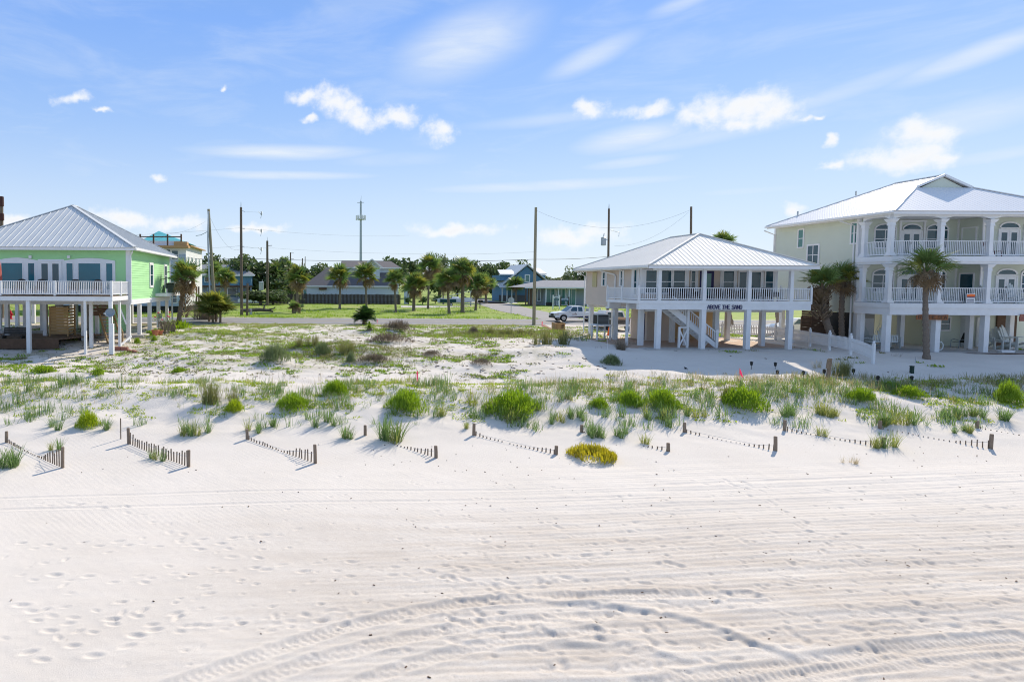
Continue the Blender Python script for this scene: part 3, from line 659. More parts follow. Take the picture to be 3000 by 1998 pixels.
# ------------------------------------------------------------------ the beige house on white piles with the verandah
def mid_house():
    t = thing('beige_house', 'beige house on white piles with white metal hip roof and lettered verandah', 'house', (28, 47, 0))
    XL, XR, XB = 23.16, 33.0, 26.57; YW, YW2, YB = 44.0, 44.8, 52.5; ZF, ZT = 3.22, 5.42
    # core walls
    MB().prism([(XL,YW,2.7),(XB,YW,2.7),(XB,YW2,2.7),(XR,YW2,2.7),(XR,YB,2.7),(XL,YB,2.7)], (0,0,ZT-2.7)).build('wall', M['tan'], t)
    Ff = ((XL,YW,0),(1,0,0),(0,-1,0)); Fr = ((XB,YW2,0),(1,0,0),(0,-1,0)); Fl = ((XL,YB,0),(0,-1,0),(-1,0,0)); Frr = ((XR,YW2,0),(0,1,0),(1,0,0))
    siding(t, Fl, YB-YW, 2.7, ZT, .115, M['tan']); siding(t, Ff, XB-XL, ZF, ZT, .15, M['tan']); siding(t, Fr, XR-XB, ZF, ZT, .15, M['tan']); siding(t, Frr, YB-YW2, 2.7, ZT, .16, M['tan'])
    boxes('corner_board', M['white_trim'], t, (XL-.05, XL+.06, YW-.05, YW+.04, 2.7, ZT), (XL-.05, XL+.04, YB-.06, YB+.02, 2.7, ZT), (XR-.06, XR+.05, YW2-.05, YW2+.03, 2.7, ZT))
    def sh(F, u0, u1, z0, z1): MBfb(F, u0, u1, z0, z1, .03, .06).build('shutter', M['white'], t)
    uf = lambda px: X_(px, YW)-XL; ur = lambda px: X_(px, YW2)-XB; ul = lambda px: YB-XL*FPX/(px-PX0)
    zt, zb = 5.27, 3.75
    for a, b in ((1891,1921),(1935,1964),(1972,2004)): window(t, Ff, uf(a), uf(b), zb, zt, 'double')
    for a, b in ((1878,1887),(1925,1931),(2008,2016)): sh(Ff, uf(a), uf(b), zb-.08, zt+.08)
    window(t, Fr, ur(2024), ur(2034), zb, zt, 'double'); sh(Fr, ur(2037), ur(2043), zb-.08, zt+.08)
    d = MBfb(Fr, ur(2049), ur(2089), ZF, 5.28, .0, .075).build('door', M['navy'], t); MBfb(Fr, ur(2061), ur(2081), 3.55, 5.12, .076, .085).build('pane', M['glass_green'], d)
    window(t, Fr, ur(2118), ur(2147), zb, zt, 'double'); sh(Fr, ur(2108), ur(2115), zb-.08, zt+.08); sh(Fr, ur(2151), ur(2157), zb-.08, zt+.08)
    s_ = window(t, Fr, ur(2164), ur(2226), ZF+.06, 5.22, 'twin', name='sliding_door'); sh(Fr, ur(2229), ur(2235), ZF+.1, 5.25)
    window(t, Fr, ur(2241), ur(2267), zb, zt, 'double'); sh(Fr, ur(2271), ur(2276), zb-.08, zt+.08)
    # west wall windows and the yellowed panel
    MBfb(Fl, ul(1736), ul(1748), 4.12, 5.3, .03, .075).build('panel', M['yellow_panel'], t)['label'] = 'yellowed panel over a window of the side wall'
    for a, b, z0, z1, s1, s2 in ((1766,1772,4.25,5.22,4,5),(1818.5,1822.5,4.22,5.28,5,5),(1858,1865,3.6,5.32,8,6)):
        window(t, Fl, ul(a), ul(b), z0, z1, 'double', trim=.06); sh(Fl, ul(a-s1), ul(a)-.1, z0-.06, z1+.06); sh(Fl, ul(b)+.1, ul(b+s2), z0-.06, z1+.06)
    # downspouts
    dm = MB(); dm.tube([(22.5,YB+.3,5.35),(XL-.08,YB+.1,5.0),(XL-.08,YB+.1,.35),(XL-.6,YB-.3,.18)], .05, 6); dm.build('downspout', M['white'], t)
    dm = MB(); yy = XL*FPX/(1804-PX0); dm.tube([(22.5,yy+1.2,5.35),(XL-.09,yy+.1,5.05),(XL-.09,yy,4.9),(XL-.09,yy,3.0)], .05, 6); dm.build('downspout', M['white'], t)
    # deck
    YD, XD0, XD1 = 41.9, 22.0, 33.5
    dk = MB(); n = 19
    for i in range(n):
        y0 = YD+.06+(YW2-YD-.06)*i/n; dk = MB().box(XD0+.06, XD1-.06, y0, y0+(YW2-YD-.06)/n-.012, ZF-.04, ZF); dk.build('deck_board', M['white'], t)
    MB().box(XD0+.05, XL-.02, YW2+.02, 46.35, ZF-.04, ZF).build('deck_board', M['white'], t)
    boxes('deck_fascia', M['white'], t, (XD0, XD1, YD, YD+.055, 3.035, 3.25), (XD0, XD0+.055, YD+.057, 46.4, 3.03, 3.24), (XD1-.055, XD1, YD+.057, 44.8, 3.03, 3.24))
    be = MB(); be.box(XD0+.03, XD1-.05, YD+.02, YD+.34, 2.655, 3.033); be.build('beam', M['white'], t)
    boxes('beam', M['white'], t, (23.61, XD1-.3, 44.1, 44.45, 2.42, 2.65), (22.5, 23.6, 44.15, 44.4, 2.6, 3.0), (22.3, 23.6, 46.6, 46.9, 2.55, 3.0), (23.2, 33, 48.8, 49.1, 2.45, 2.65), (23.2, 33, 52.1, 52.4, 2.45, 2.65))
    MB().box(XL+.05, XR-.05, YW+.1, YB-.05, 2.66, 2.698).build('floor_soffit', M['white'], t)
    # posts of the verandah and of the ground floor
    PXS = [1930, 2061, 2192.5, 2316]
    xs = [X_(p, 42.05) for p in PXS]
    for x in xs:
        MB().box(x-.105, x+.105, 41.9, 42.11, 3.252, 5.40).build('post', M['white'], t)
        MB().box(x-.145, x+.145, 41.87, 42.16, -.12, 2.653).build('pile', M['white'], t)
    for x, y in ((23.4,44.2),(26.6,44.2),(28.65,44.2),(31.9,44.2),(23.9,48.9),(24.8,46.9),(27.1,46.8),(32.6,48.9),(23.5,52.2),(24.6,50.6),(27.3,52.2),(30.5,52.2),(32.8,52.2),(35.2,50.4)):
        if y > 50 and x > 34: continue
        MB().box(x-.145, x+.145, y-.145, y+.145, -.1, 2.66 if y < 46 else 2.44).build('pile', M['white'], t)
    MB().box(22.25, 22.39, 43.9, 44.04, .0, 3.0).build('pile', M['white'], t)
    # railings
    zr0, zr1 = 3.31, 4.11
    pts = [XD0+.03]+[x for x in xs]+[XD1-.04]
    for i in range(len(pts)-1):
        a = pts[i]+(.11 if i > 0 else .07); b = pts[i+1]-(.11 if i < len(pts)-2 else .07)
        railing(t, (a, 42.0), (b, 42.0), zr0, zr1, .14)
    railing(t, (XD0+.04, 42.05), (XD0+.04, 44.15), zr0, zr1, .14); railing(t, (XD0+.04, 44.25), (XD0+.04, 46.3), zr0, zr1, .14); railing(t, (XD1-.04, 42.1), (XD1-.04, 44.7), zr0, zr1, .14)
    for x, y in ((XD0+.02, 41.97), (XD0+.02, 44.2), (XD0+.02, 46.35), (XD1-.03, 41.97), (XD1-.03, 44.7)):
        m = MB().box(x-.055, x+.055, y-.055, y+.055, 3.05, 4.15); m.lathe([(.075,0),(.03,.03),(.06,.09),(.0,.13)], (x,y,4.15), 8); m.build('rail_post', M['white'], t)
    # ceiling and eaves
    MB().box(22.5, 33.5, 41.65, 53.0, 5.40, 5.418).build('soffit', M['white_trim'], t)
    MB().box(23.0, 33.2, 41.93, 42.15, 5.25, 5.398).build('beam', M['white'], t)
    rf = MB(); rf.box(22.4, 33.6, 41.5, 41.56, 5.36, 5.55); rf.box(22.4, 22.46, 41.562, 53.1, 5.36, 5.55); rf.box(33.54, 33.6, 41.562, 53.1, 5.36, 5.55); rf.box(22.46, 33.54, 53.04, 53.1, 5.36, 5.55)
    roof = rf.build('roof', M['white_trim'], t)
    ze = 5.6; A, B, C, D = (22.34,41.44,ze),(33.66,41.44,ze),(33.66,53.16,ze),(22.34,53.16,ze); E, F_ = (28,45.4,7.95),(28,48.9,7.95)
    roof_slope(roof, [A,B,E], (1,0,0), .3, M['white_roof'], .014); roof_slope(roof, [D,A,E,F_], (0,1,0), .3, M['white_roof'], .014); roof_slope(roof, [B,C,F_,E], (0,1,0), .3, M['white_roof']); roof_slope(roof, [C,D,F_], (1,0,0), .3, M['white_roof'])
    hc = MB(); [hip_cap(hc, p, q) for p, q in ((A,E),(B,E),(C,F_),(D,F_),(E,F_))]; hc.build('ridge_cap', M['white_roof'], roof)
    g = MB(); g.box(22.24, 22.338, 41.5, 53.1, 5.44, 5.57); g.build('gutter', M['white_trim'], roof)
    # ground slab of tan pavers and a concrete lip
    MB().box(21.9, 34.0, 42.9, 53.5, -.5, .045).build('slab', M['paver'], t); MB().box(22.6, 34.0, 41.7, 42.898, -.6, .04).build('slab', M['concrete'], t)
    # storage room under the house
    rm = MB().box(28.4, 32.2, 50.0, 53.0, .046, 2.44).build('storage_room', M['tan'], t)
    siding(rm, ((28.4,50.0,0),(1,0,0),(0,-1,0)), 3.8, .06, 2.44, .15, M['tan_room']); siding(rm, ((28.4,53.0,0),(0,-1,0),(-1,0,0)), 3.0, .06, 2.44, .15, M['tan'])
    rm2 = MB().box(25.9, 27.6, 48.0, 50.4, .046, 2.66).build('storage_room', M['tan'], t)
    siding(rm2, ((25.9,48.0,0),(1,0,0),(0,-1,0)), 1.7, .06, 2.6, .15, M['tan']); siding(rm2, ((25.9,50.4,0),(0,-1,0),(-1,0,0)), 2.4, .06, 2.6, .15, M['tan'])
    MB().box(25.86, 25.899, 48.3, 49.2, .08, 2.1).build('door', M['navy'], rm2)
    # stair from the deck down along the front
    st = MB(); ya, yb = 42.75, 43.75; x0, z0 = X_(1950, 43)-.1, 2.95; x1 = X_(2092, 43.2); zb = .1
    for y in (ya, yb): st.beam((x0, y, z0), (x1, y, zb+.1), .05, .36)
    stair = st.build('stair', M['white'], t); n = 14
    for i in range(n):
        f = (i+.5)/n; x = x0+(x1-x0)*f; z = z0+(zb+.1-z0)*f+.05; MB().box(x-.13, x+.13, ya+.03, yb-.03, z-.02, z+.02).build('tread', M['white'], stair)
    for y in (ya,):
        hr = MB(); hr.beam((x0+.5, y, z0+.55), (x1-.05, y, zb+1.0), .06, .07); hr.beam((x0+.5, y, z0-.1), (x1-.05, y, zb+.32), .05, .05); hr.build('handrail', M['white'], stair)
        for i in range(20):
            f = .16+.82*(i+.5)/20; x = x0+(x1-x0)*f; z = z0+(zb+.1-z0)*f; link('baluster', baluster(.68, .036, M['white']), stair, wl(stair, (x, y, z+.16)))
    nb = MB(); nb.box(x1-.08, x1+.08, ya-.08, ya+.08, 0, 1.28); nb.build('newel', M['white'], stair)
    xm = X_(2010, 43); nb = MB(); nb.box(xm-.06, xm+.06, ya-.15, ya-.04, 0, 2.65); nb.box(xm-.62, xm-.5, ya-.15, ya-.04, 0, 1.45); nb.build('newel', M['white'], stair)
    br = MB(); br.beam((xm-.56, ya-.1, 1.3), (xm-.02, ya-.1, .15), .03, .09); br.beam((xm-.02, ya-.13, 1.3), (xm-.56, ya-.13, .15), .03, .09); br.beam((xm-.6, ya-.1, 1.42), (xm, ya-.1, 1.42), .04, .09); br.build('brace', M['white'], stair)
    # lettering on the beam
    word('ABOVE THE SAND', X_(2075, 41.9), X_(2176.5, 41.9), 41.9, 2.70, 2.98, t, M['navy'])
    return t
FONT = {  # slab letters on a 5 x 7 grid, one string per row
 'A': '..#..|.#.#.|.#.#.|#...#|#####|#...#|#...#', 'B': '####.|#...#|#...#|####.|#...#|#...#|####.', 'O': '.###.|#...#|#...#|#...#|#...#|#...#|.###.', 'V': '#...#|#...#|#...#|.#.#.|.#.#.|.#.#.|..#..',
 'E': '#####|#....|#....|####.|#....|#....|#####', 'T': '#####|..#..|..#..|..#..|..#..|..#..|.###.', 'H': '#...#|#...#|#...#|#####|#...#|#...#|#...#', 'S': '.####|#...#|#....|.###.|....#|#...#|####.',
 'N': '#...#|##..#|##..#|#.#.#|#..##|#..##|#...#', 'D': '####.|#...#|#...#|#...#|#...#|#...#|####.', 'Y': '##.##|.#.#.|.#.#.|..#..|..#..|..#..|.###.'}
def word(text, x0, x1, y, z0, z1, parent, m, depth=.02, tilt=0):
    n = sum(5.7 if c != ' ' else 3.4 for c in text)-.7; cw = (x1-x0)/n; ch = (z1-z0)/7; x = x0
    for c in text:
        if c == ' ': x += 3.4*cw; continue
        mb = MB()
        for r, row in enumerate(FONT[c].split('|')):
            k = 0
            while k < 5:
                if row[k] == '#':
                    e = k
                    while e < 5 and row[e] == '#': e += 1
                    mb.box(x+k*cw-.12*cw, x+e*cw+.12*cw, y-depth, y+.002, z1-(r+1)*ch, z1-r*ch); k = e
                else: k += 1
        mb.build('letter', m, parent); x += 5.7*cw
mid_house()
# ------------------------------------------------------------------ the lime green house on white piles
def green_house():
    t = thing('green_house', 'lime green house on white piles with grey metal hip roof and white balcony', 'house', (-20, 54, -.2))
    XR, XLF, YF, YB, ZB, ZT = -13.85, -27.7, 49.3, 63.6, 2.95, 6.85
    MB().box(XLF, XR, YF, YB, ZB, ZT).build('wall', M['lime'], t)
    Ff = ((XLF,YF,0),(1,0,0),(0,-1,0)); Fr = ((XR,YF,0),(0,1,0),(1,0,0))
    siding(t, Ff, XR-XLF, ZB, ZT, .19, M['lime']); siding(t, Fr, YB-YF, ZB, ZT, .19, M['lime'])
    boxes('trim_board', M['white'], t, (XLF, XR+.06, YF-.06, YF-.002, ZB-.40, ZB+.0), (XR+.002, XR+.06, YF, YB, ZB-.40, ZB), (XR-.28, XR+.065, YF-.065, YF+.1, ZB+.002, ZT), (XR-.02, XR+.06, YB-.2, YB+.03, ZB+.002, ZT))
    MB().box(XLF, XR-.02, YF, YB-.05, ZB-.36, ZB-.002).build('floor_joists', M['white'], t)
    u = lambda px: X_(px, YF)-XLF; zf = 3.3; ZW1 = Z_(772, YF, 200)
    # the white framed glazed front with two shallow arches
    def surround(p0, p1, ztop, zarch):
        O = Vector((XLF, YF-.036, 0)); K = 12; u0, u1 = u(p0), u(p1)
        pts = [O+Vector((u0,0,zf)), O+Vector((u1,0,zf)), O+Vector((u1,0,ztop))] + [O+Vector((u1+(u0-u1)*i/K, 0, ztop+(zarch-ztop)*math.sin(math.pi*i/K))) for i in range(1, K)] + [O+Vector((u0,0,ztop))]
        MB().prism(pts, (0,-.05,0)).build('arched_surround', M['white'], t)
    zt0, zt1 = Z_(764, YF, 200), Z_(756, YF, 200)
    surround(-8, 113, zt0, zt1); surround(190, 339, zt0, zt1); surround(-190, -12, zt0, zt1)
    MBfb(Ff, u(113)+.002, u(190)-.002, zf, Z_(760, YF, 150), .036, .084).build('door_surround', M['white'], t)
    def pane(p0, p1, za, zb, m):
        F2 = ((XLF,YF-.086,0),(1,0,0),(0,-1,0)); w = MB(); a, b = u(p0), u(p1)
        for q in ((a-.05,a,za-.05,zb+.05),(b,b+.05,za-.05,zb+.05),(a,b,zb,zb+.05),(a,b,za-.05,za)): fb(w, F2, *q, 0, .035)
        w = w.build('window', M['white_trim'], t); MBfb(F2, a, b, za, zb, .003, .015).build('pane', m, w)
    for a, b in ((7,68),(85,103),(197,215),(232,296),(313,331),(-60,-20)): pane(a, b, 3.75, ZW1, M['glass_teal'])
    F3 = ((XLF,YF-.086,0),(1,0,0),(0,-1,0))
    french_door(t, F3, u(118), u(181), zf, Z_(767, YF, 150), trim=.06)
    for px in (92, 204): MBfb(F3, u(px-4), u(px+4), Z_(759.5,YF,150)+.06, Z_(752,YF,150)+.08, -.05, .1).build('wall_lamp', M['white_trim'], t)
    # side windows
    v = lambda px: -XR*FPX/(PX0-px)-YF
    for px0, px1, z0, z1 in ((439,446.5,4.05,5.85),(481.5,487,4.05,5.9)):
        window(t, Fr, v(px0), v(px1), z0, z1, 'double', trim=.2)
    dm = MB(); dm.tube([(XR+.35,YF-.4,6.7),(XR+.12,YF-.1,6.35),(XR+.12,YF-.1,2.75),(XR+.02,YF-.15,2.5),(XR+.02,YF-.2,.1)], .055, 6); dm.build('downspout', M['white'], t)
    # balcony
    YD, XD = 45.0, -13.9; zdk = 3.32
    for i in range(22):
        y0 = YD+.05+i*(YF-YD-.15)/22; MB().box(XLF, XD-.05, y0, y0+(YF-YD-.15)/22-.012, zdk-.045, zdk).build('deck_board', M['cedar'], t)
    boxes('beam', M['white'], t, (XLF, XD, YD, YD+.14, 2.94, 3.262), (XD-.14, XD, YD+.142, YF-.1, 2.94, 3.262), (XLF, XD-.15, YD+2.1, YD+2.3, 2.96, 3.26))
    MB().box(XLF, XD+.01, YD-.02, YD+.02, 3.263, 3.318).build('deck_edge', M['brownwood'], t)
    zr0, zr1 = 3.40, 4.36
    stops = [XD-.05, X_(160, YD), X_(1, YD), X_(-155, YD), XLF]
    for i in range(4): railing(t, (stops[i+1]+.06, YD+.03), (stops[i]-.06, YD+.03), zr0, zr1, .125, .04)
    railing(t, (XD-.04, YD+.1), (XD-.04, 47.1), zr0, zr1, .125, .04); railing(t, (XD-.04, 47.25), (XD-.04, YF-.1), zr0, zr1, .125, .04)
    for x, y in [(s, YD+.03) for s in stops[:4]]+[(XD-.04, 47.18)]: MB().box(x-.07, x+.07, y-.07, y+.07, 3.3, 4.38).build('rail_post', M['white'], t)
    # piles
    for px, py, Y, w in ((327,1038,45.1,.24),(251,1029,45.2,.17),(85.6,1021,45.2,.27),(-80,1021,45.2,.27),(268,1017,47.3,.24),(351,1009,47.5,.18)):
        p = P(px, py, Y); x = p.x if px != 327 else XD-.15; z = min(hz(x, Y), p.z)-.1
        MB().box(x-w/2, x+w/2, Y-w/2, Y+w/2, z, 2.938).build('pile', M['white'], t)
    for y in (49.6, 52.8, 56.2, 59.6, 63.2):
        for x in (XR-.2, -17.6, -20.6, -23.6, -27.4):
            w = .30; MB().box(x-w/2, x+w/2, y-w/2, y+w/2, hz(x, y)-.2, ZB-.37 if x < -14.1 else ZB-.402).build('pile', M['white'], t)
    # roof
    XE, YE, YEB, XEL = -13.3, 48.7, 64.0, -28.3; ze = 6.98
    fs = MB(); fs.box(XEL, XE, YE, YE+.07, 6.74, 6.94); fs.box(XE-.07, XE, YE+.072, YEB, 6.74, 6.94); fs.box(XEL, XEL+.07, YE+.072, YEB, 6.74, 6.94); roof = fs.build('roof', M['white_trim'], t)
    MB().box(XEL+.08, XE-.08, YE+.08, YEB-.05, 6.86, 6.885).build('soffit', M['white_trim'], t)
    A, B, C, D = (XEL-.05,YE-.05,ze),(XE+.05,YE-.05,ze),(XE+.05,YEB,ze),(XEL-.05,YEB,ze); E, F_ = (-20.8,56.2,11.06),(-20.8,57.4,11.06)
    roof_slope(roof, [A,B,E], (1,0,0), .52, M['steel_roof'], .03, .05); roof_slope(roof, [B,C,F_,E], (0,1,0), .48, M['steel_roof'], .03); roof_slope(roof, [D,A,E,F_], (0,1,0), .52, M['steel_roof'], .03); roof_slope(roof, [C,D,F_], (1,0,0), .52, M['steel_roof'], .03)
    hc = MB(); [hip_cap(hc, p, q, .3, .06) for p, q in ((A,E),(B,E),(C,F_),(D,F_),(E,F_))]; hc.build('ridge_cap', M['steel_roof'], roof)
    MB().box(XE+.052, XE+.16, YE, YEB, 6.78, 6.93).build('gutter', M['white_trim'], roof)
    # concrete pad at the back, raised timber floor in front of it
    MB().box(-30, -13.4, 51.5, 63.6, -.6, -.03).build('slab', M['concrete'], t)
    # green painted enclosures under the house
    e1 = MB().box(-19.2, -16.3, 54.0, 58, -.02, 2.58).build('storage_room', M['lime'], t)
    for a, b in ((-19.2,-18.5),(-17.6,-17.2)): MB().box(a, b, 53.95, 53.998, -.02, 2.58).build('panel', M['concrete'], e1)
    # raised boards at the west end
    px1 = P(100, 1045, 46.6)
    for i in range(16):
        y0 = 46.4+i*.32; MB().box(-27, -18.3+.12*i, y0, y0+.3, .02, .07).build('floor_board', M['cedar'], t)
    sk_ = MB(); sk_.box(-27, -18.3, 46.33, 46.39, -.62, .06); sk_.build('floor_skirt', M['brownwood'], t)
    # timber stair with brown landing rail
    st = MB(); xa, xb = X_(283, 50), X_(322, 48.6); A1, A2 = Vector((X_(285,51), 50.9, 2.35)), Vector((X_(318,48.6), 48.4, -.5)); wv = Vector((1.0,.35,0))
    st.beam(A1, A2, .06, .3); st.beam(A1+wv, A2+wv, .06, .3); stair = st.build('stair', M['treated'], t)
    for i in range(12):
        f = (i+.5)/12; c = A1+(A2-A1)*f; d = (A2-A1); d = Vector((d.x,d.y,0)).normalized()
        MB().prism([c+d*.13, c-d*.13, c+wv-d*.13, c+wv+d*.13], (0,0,.045)).build('tread', M['treated'], stair)
    h = MB(); h.beam(A1+wv+Vector((0,0,.95)), A2+wv+Vector((0,0,.95)), .05, .12); h.beam(A2+wv, A2+wv+Vector((0,0,1.0)), .1, .1); h.beam(A1+wv, A1+wv+Vector((0,0,1.0)), .1, .1); h.build('handrail', M['treated'], stair)
    F4 = ((X_(255,50),50.3,0),(1,0,0),(0,-1,0))
    for z0, z1 in ((1.62,2.0),(2.04,2.24),(2.34,2.48),(2.58,2.7)): MBfb(F4, 0, X_(316,50)-X_(255,50), z0, z1, 0, .05).build('landing_board', M['brownwood'], t)
    # sloping white handrail on the corner
    h = MB(); h.beam(P(352,1012,47.6), P(385,985,49.2), .08, .14); h.beam(P(352,905,48.6), P(370,950,48.9), .07, .12); h.build('handrail', M['white'], t)
    # air conditioner ledge and its bracket
    yl, yh = v(453)+YF, v(503)+YF
    MB().box(XR+.062, XR+1.15, yl, yh, 3.05, 3.33).build('equipment_ledge', M['white'], t)
    lr = MB(); [lr.box(XR+1.05, XR+1.12, y, y+.08, 3.33, 3.75) for y in (yl+.05, yh-.15)]; lr.build('ledge_post', M['white'], t)
    cd = MB(); cd.tube([(XR+.15, yh-.3, 3.0), (XR+.12, yh-.3, 2.6), (XR+.12, yh-.25, .1)], .06, 6); cd.tube([(XR+.2, yh-.9, 2.5), (XR+.2, yh-.9, .05)], .05, 6); cd.build('conduit', M['galv'], t)
    return t
green_house()

# ------------------------------------------------------------------ the tall sage green house with two verandahs
def sage_house():
    t = thing('sage_house', 'tall sage green house with white columned double verandah and white hip roof', 'house', (44, 46, 0))
    XW, XI, XR = 38.46, 45.4, 50.4; YL, YRB, YB = 44.3, 42.7, 52.2; YC, XC0 = 41.2, 38.05
    Z1, Z2, ZT = 3.17, 6.22, 9.0
    MB().prism([(XW,YL,2.4),(XI,YL,2.4),(XI,YRB,2.4),(XR,YRB,2.4),(XR,YB,2.4),(XW,YB,2.4)], (0,0,ZT-2.4)).build('wall', M['sage'], t)
    Fl = ((XW,YB,0),(0,-1,0),(-1,0,0)); Ff = ((XW,YL,0),(1,0,0),(0,-1,0)); Fs = ((XI,YL,0),(0,-1,0),(-1,0,0)); Fr = ((XI,YRB,0),(1,0,0),(0,-1,0))
    siding(t, Fl, YB-YL, 2.4, ZT, .17, M['sage'])
    for F, L in ((Ff, XI-XW), (Fs, YL-YRB), (Fr, XR-XI)):
        for a, b in ((Z1, Z2-.5), (Z2, ZT)): siding(t, F, L, a, b, .17, M['sage'])
    boxes('corner_board', M['white_trim'], t, (XW-.06, XW+.12, YL-.06, YL+.14, Z1-.7, ZT), (XI-.12, XI+.0, YL-.09, YL-.0, Z1, ZT), (XI-.05, XI+.1, YRB-.06, YRB+.0, Z1, ZT), (XW-.06, XW+.05, YB-.12, YB+.04, 2.4, ZT))
    ul = lambda px: YB-XW*FPX/(px-PX0)
    def wz(px, py): return P(px, py, XW*FPX/(px-PX0)).z
    window(t, Fl, ul(2333), ul(2346), wz(2340,724), wz(2340,674), 'double', M['glass_green'], .1)
    window(t, Fl, ul(2362), ul(2392), wz(2377,775), wz(2377,720), 'quad', M['glass'], .12)
    window(t, Fl, ul(2487), ul(2503), wz(2495,712), wz(2495,655), 'double', M['glass_green'], .1)
    dm = MB(); dm.tube([(37.6,YL+.6,8.85),(XW-.1,YL+.25,8.5),(XW-.1,YL+.25,.1)], .055, 6); dm.tube([(37.6,YB+.1,8.8),(XW-.1,YB-.05,8.45),(XW-.1,YB-.05,2.2)], .055, 6); dm.build('downspout', M['white_trim'], t)
    uf = lambda px: X_(px, YL)-XW; ur = lambda px: X_(px, YRB)-XI
    for zf, zs, zt in ((Z2, 8.25, 8.55), (Z1, 5.12, 5.42)):
        for a, b in ((2555,2613),(2706,2765)):
            arch_window(t, Ff, uf(a), uf(b), zs, zt)
            window(t, Ff, uf(a), uf(b), zf+.75, zs-.09, 'quad', trim=.08)
        arch_window(t, Ff, uf(2636), uf(2687), zs, zt); french_door(t, Ff, uf(2634), uf(2689), zf+.02, zs-.18, trim=.09)
        pl = MB(); [fb(pl, Ff, uf(px)-.06, uf(px)+.06, zf, zs+.5, 0, .1) for px in (2627, 2697)]; fb(pl, Ff, uf(2623), uf(2701), zs+.5, zs+.62, 0, .14); pl.build('door_surround', M['white_trim'], t)
        arch_window(t, Fr, ur(2919), ur(2972), zs, zt); french_door(t, Fr, ur(2917), ur(2974), zf+.02, zs-.18, trim=.09)
        arch_window(t, Fr, ur(2990), ur(3045), zs, zt); window(t, Fr, ur(2990), ur(3045), zf+.75, zs-.09, 'quad', trim=.08)
        # side door in the recess
        d = MB(); us = .35; fb(d, Fs, us-.08, us, zf, zs+.1, 0, .08); fb(d, Fs, us+.85, us+.93, zf, zs+.1, 0, .08); fb(d, Fs, us, us+.85, zs+.02, zs+.1, 0, .078); d = d.build('side_door', M['white_trim'], t)
        MBfb(Fs, us, us+.85, zf, zs+.02, .034, .05).build('door_leaf', M['sage'] if zf > 5 else M['glass'], d)
    # columns of both verandahs, with capital and base
    cols = [(X_(2603, YC), YC), (X_(2748, YC), YC), (X_(2891, YC), YC), (X_(3037, YC), YC), (50.2, YC), (XC0, 43.35)]
    def column(x, y, z0, z1, w=.25):
        mb = MB(); mb.box(x-w/2-.09, x+w/2+.09, y-w/2-.09, y+w/2+.09, z0, z0+.1); mb.box(x-w/2-.04, x+w/2+.04, y-w/2-.04, y+w/2+.04, z0+.1, z0+.24); mb.box(x-w/2, x+w/2, y-w/2, y+w/2, z0+.24, z1-.42)
        mb.box(x-w/2-.04, x+w/2+.04, y-w/2-.04, y+w/2+.04, z1-.42, z1-.36); mb.box(x-w/2-.02, x+w/2+.02, y-w/2-.02, y+w/2+.02, z1-.36, z1-.2); mb.taper(x, y, z1-.2, z1, w+.1, w+.3); mb.build('column', M['white'], t)
    for x, y in cols: column(x, y, Z1+.02, Z2-.5); column(x, y, Z2+.02, 8.62)
    def decks(z, th, low):
        dk = MB().prism([(XC0-.3,YC-.3,z-th),(XR,YC-.3,z-th),(XR,YRB-.0,z-th),(XI,YRB,z-th),(XI-.002,YL,z-th),(XW,YL-.0,z-th),(XC0-.3,43.6,z-th)], (0,0,th)).build('balcony_floor', M['white'], t)
        boxes('beam', M['white'], t, (XC0-.24, XR, YC-.24, YC+.16, low, z-th-.003), (XC0-.24, XC0+.12, YC+.162, 43.6, low, z-th-.003))
    decks(Z1, .3, 2.42); decks(Z2, .34, 5.74)
    # arched frieze under the eave
    fr = MB()
    def frieze(a, b, axis):
        (ax, ay), (bx, by) = a, b; L = math.hypot(bx-ax, by-ay); K = 14; d = Vector((bx-ax, by-ay, 0))/L; nrm = Vector((d.y, -d.x, 0))
        lo = [Vector((ax,ay,0))+d*(L*i/K)+Vector((0,0,8.62+.18*min(1, math.sin(math.pi*i/K)*1.6))) for i in range(K+1)]
        for i in range(K): fr.prism([lo[i]+nrm*.14, lo[i+1]+nrm*.14, Vector((lo[i+1].x, lo[i+1].y, 8.93))+nrm*.14, Vector((lo[i].x, lo[i].y, 8.93))+nrm*.14], -nrm*.28)
    c4 = cols[:5]
    for i in range(4): frieze(c4[i], c4[i+1], 0)
    frieze(cols[5], cols[0], 1); fr.build('frieze', M['white'], t)
    # railings with closely set balusters
    for zf in (Z1, Z2):
        for i in range(4): railing(t, (c4[i][0]+.13, YC), (c4[i+1][0]-.13, YC), zf+.1, zf+1.02, .115, .026, M['white'], (.06,.05))
        railing(t, (XC0, 43.15), (XC0, YC+.2), zf+.1, zf+1.02, .115, .026, M['white'], (.06,.05))
    # roof with gablet
    XE, YE, YEB, XER = 37.5, 40.7, 52.0, 50.9; ze = 9.12; rz = 12.0
    A, B, C, D = (XE,YE,ze),(XER,YE,ze),(XER,YEB,ze),(XE,YEB,ze); E = (44.2,44.3,rz); F_ = (44.2,47.9,rz); GL, GR = (42.2,44.3,11.14), (46.2,44.3,11.14)
    fs = MB(); fs.box(XE+.06, XER, YE+.06, YE+.12, 8.9, 9.07); fs.box(XE+.06, XE+.12, YE+.122, YEB-.05, 8.9, 9.07); fs.box(XER-.06, XER, YE+.12, YEB-.05, 8.9, 9.07); roof = fs.build('roof', M['white_trim'], t)
    MB().box(XE+.12, XER-.1, YE+.12, YEB-.1, 8.94, 8.965).build('soffit', M['white_trim'], t)
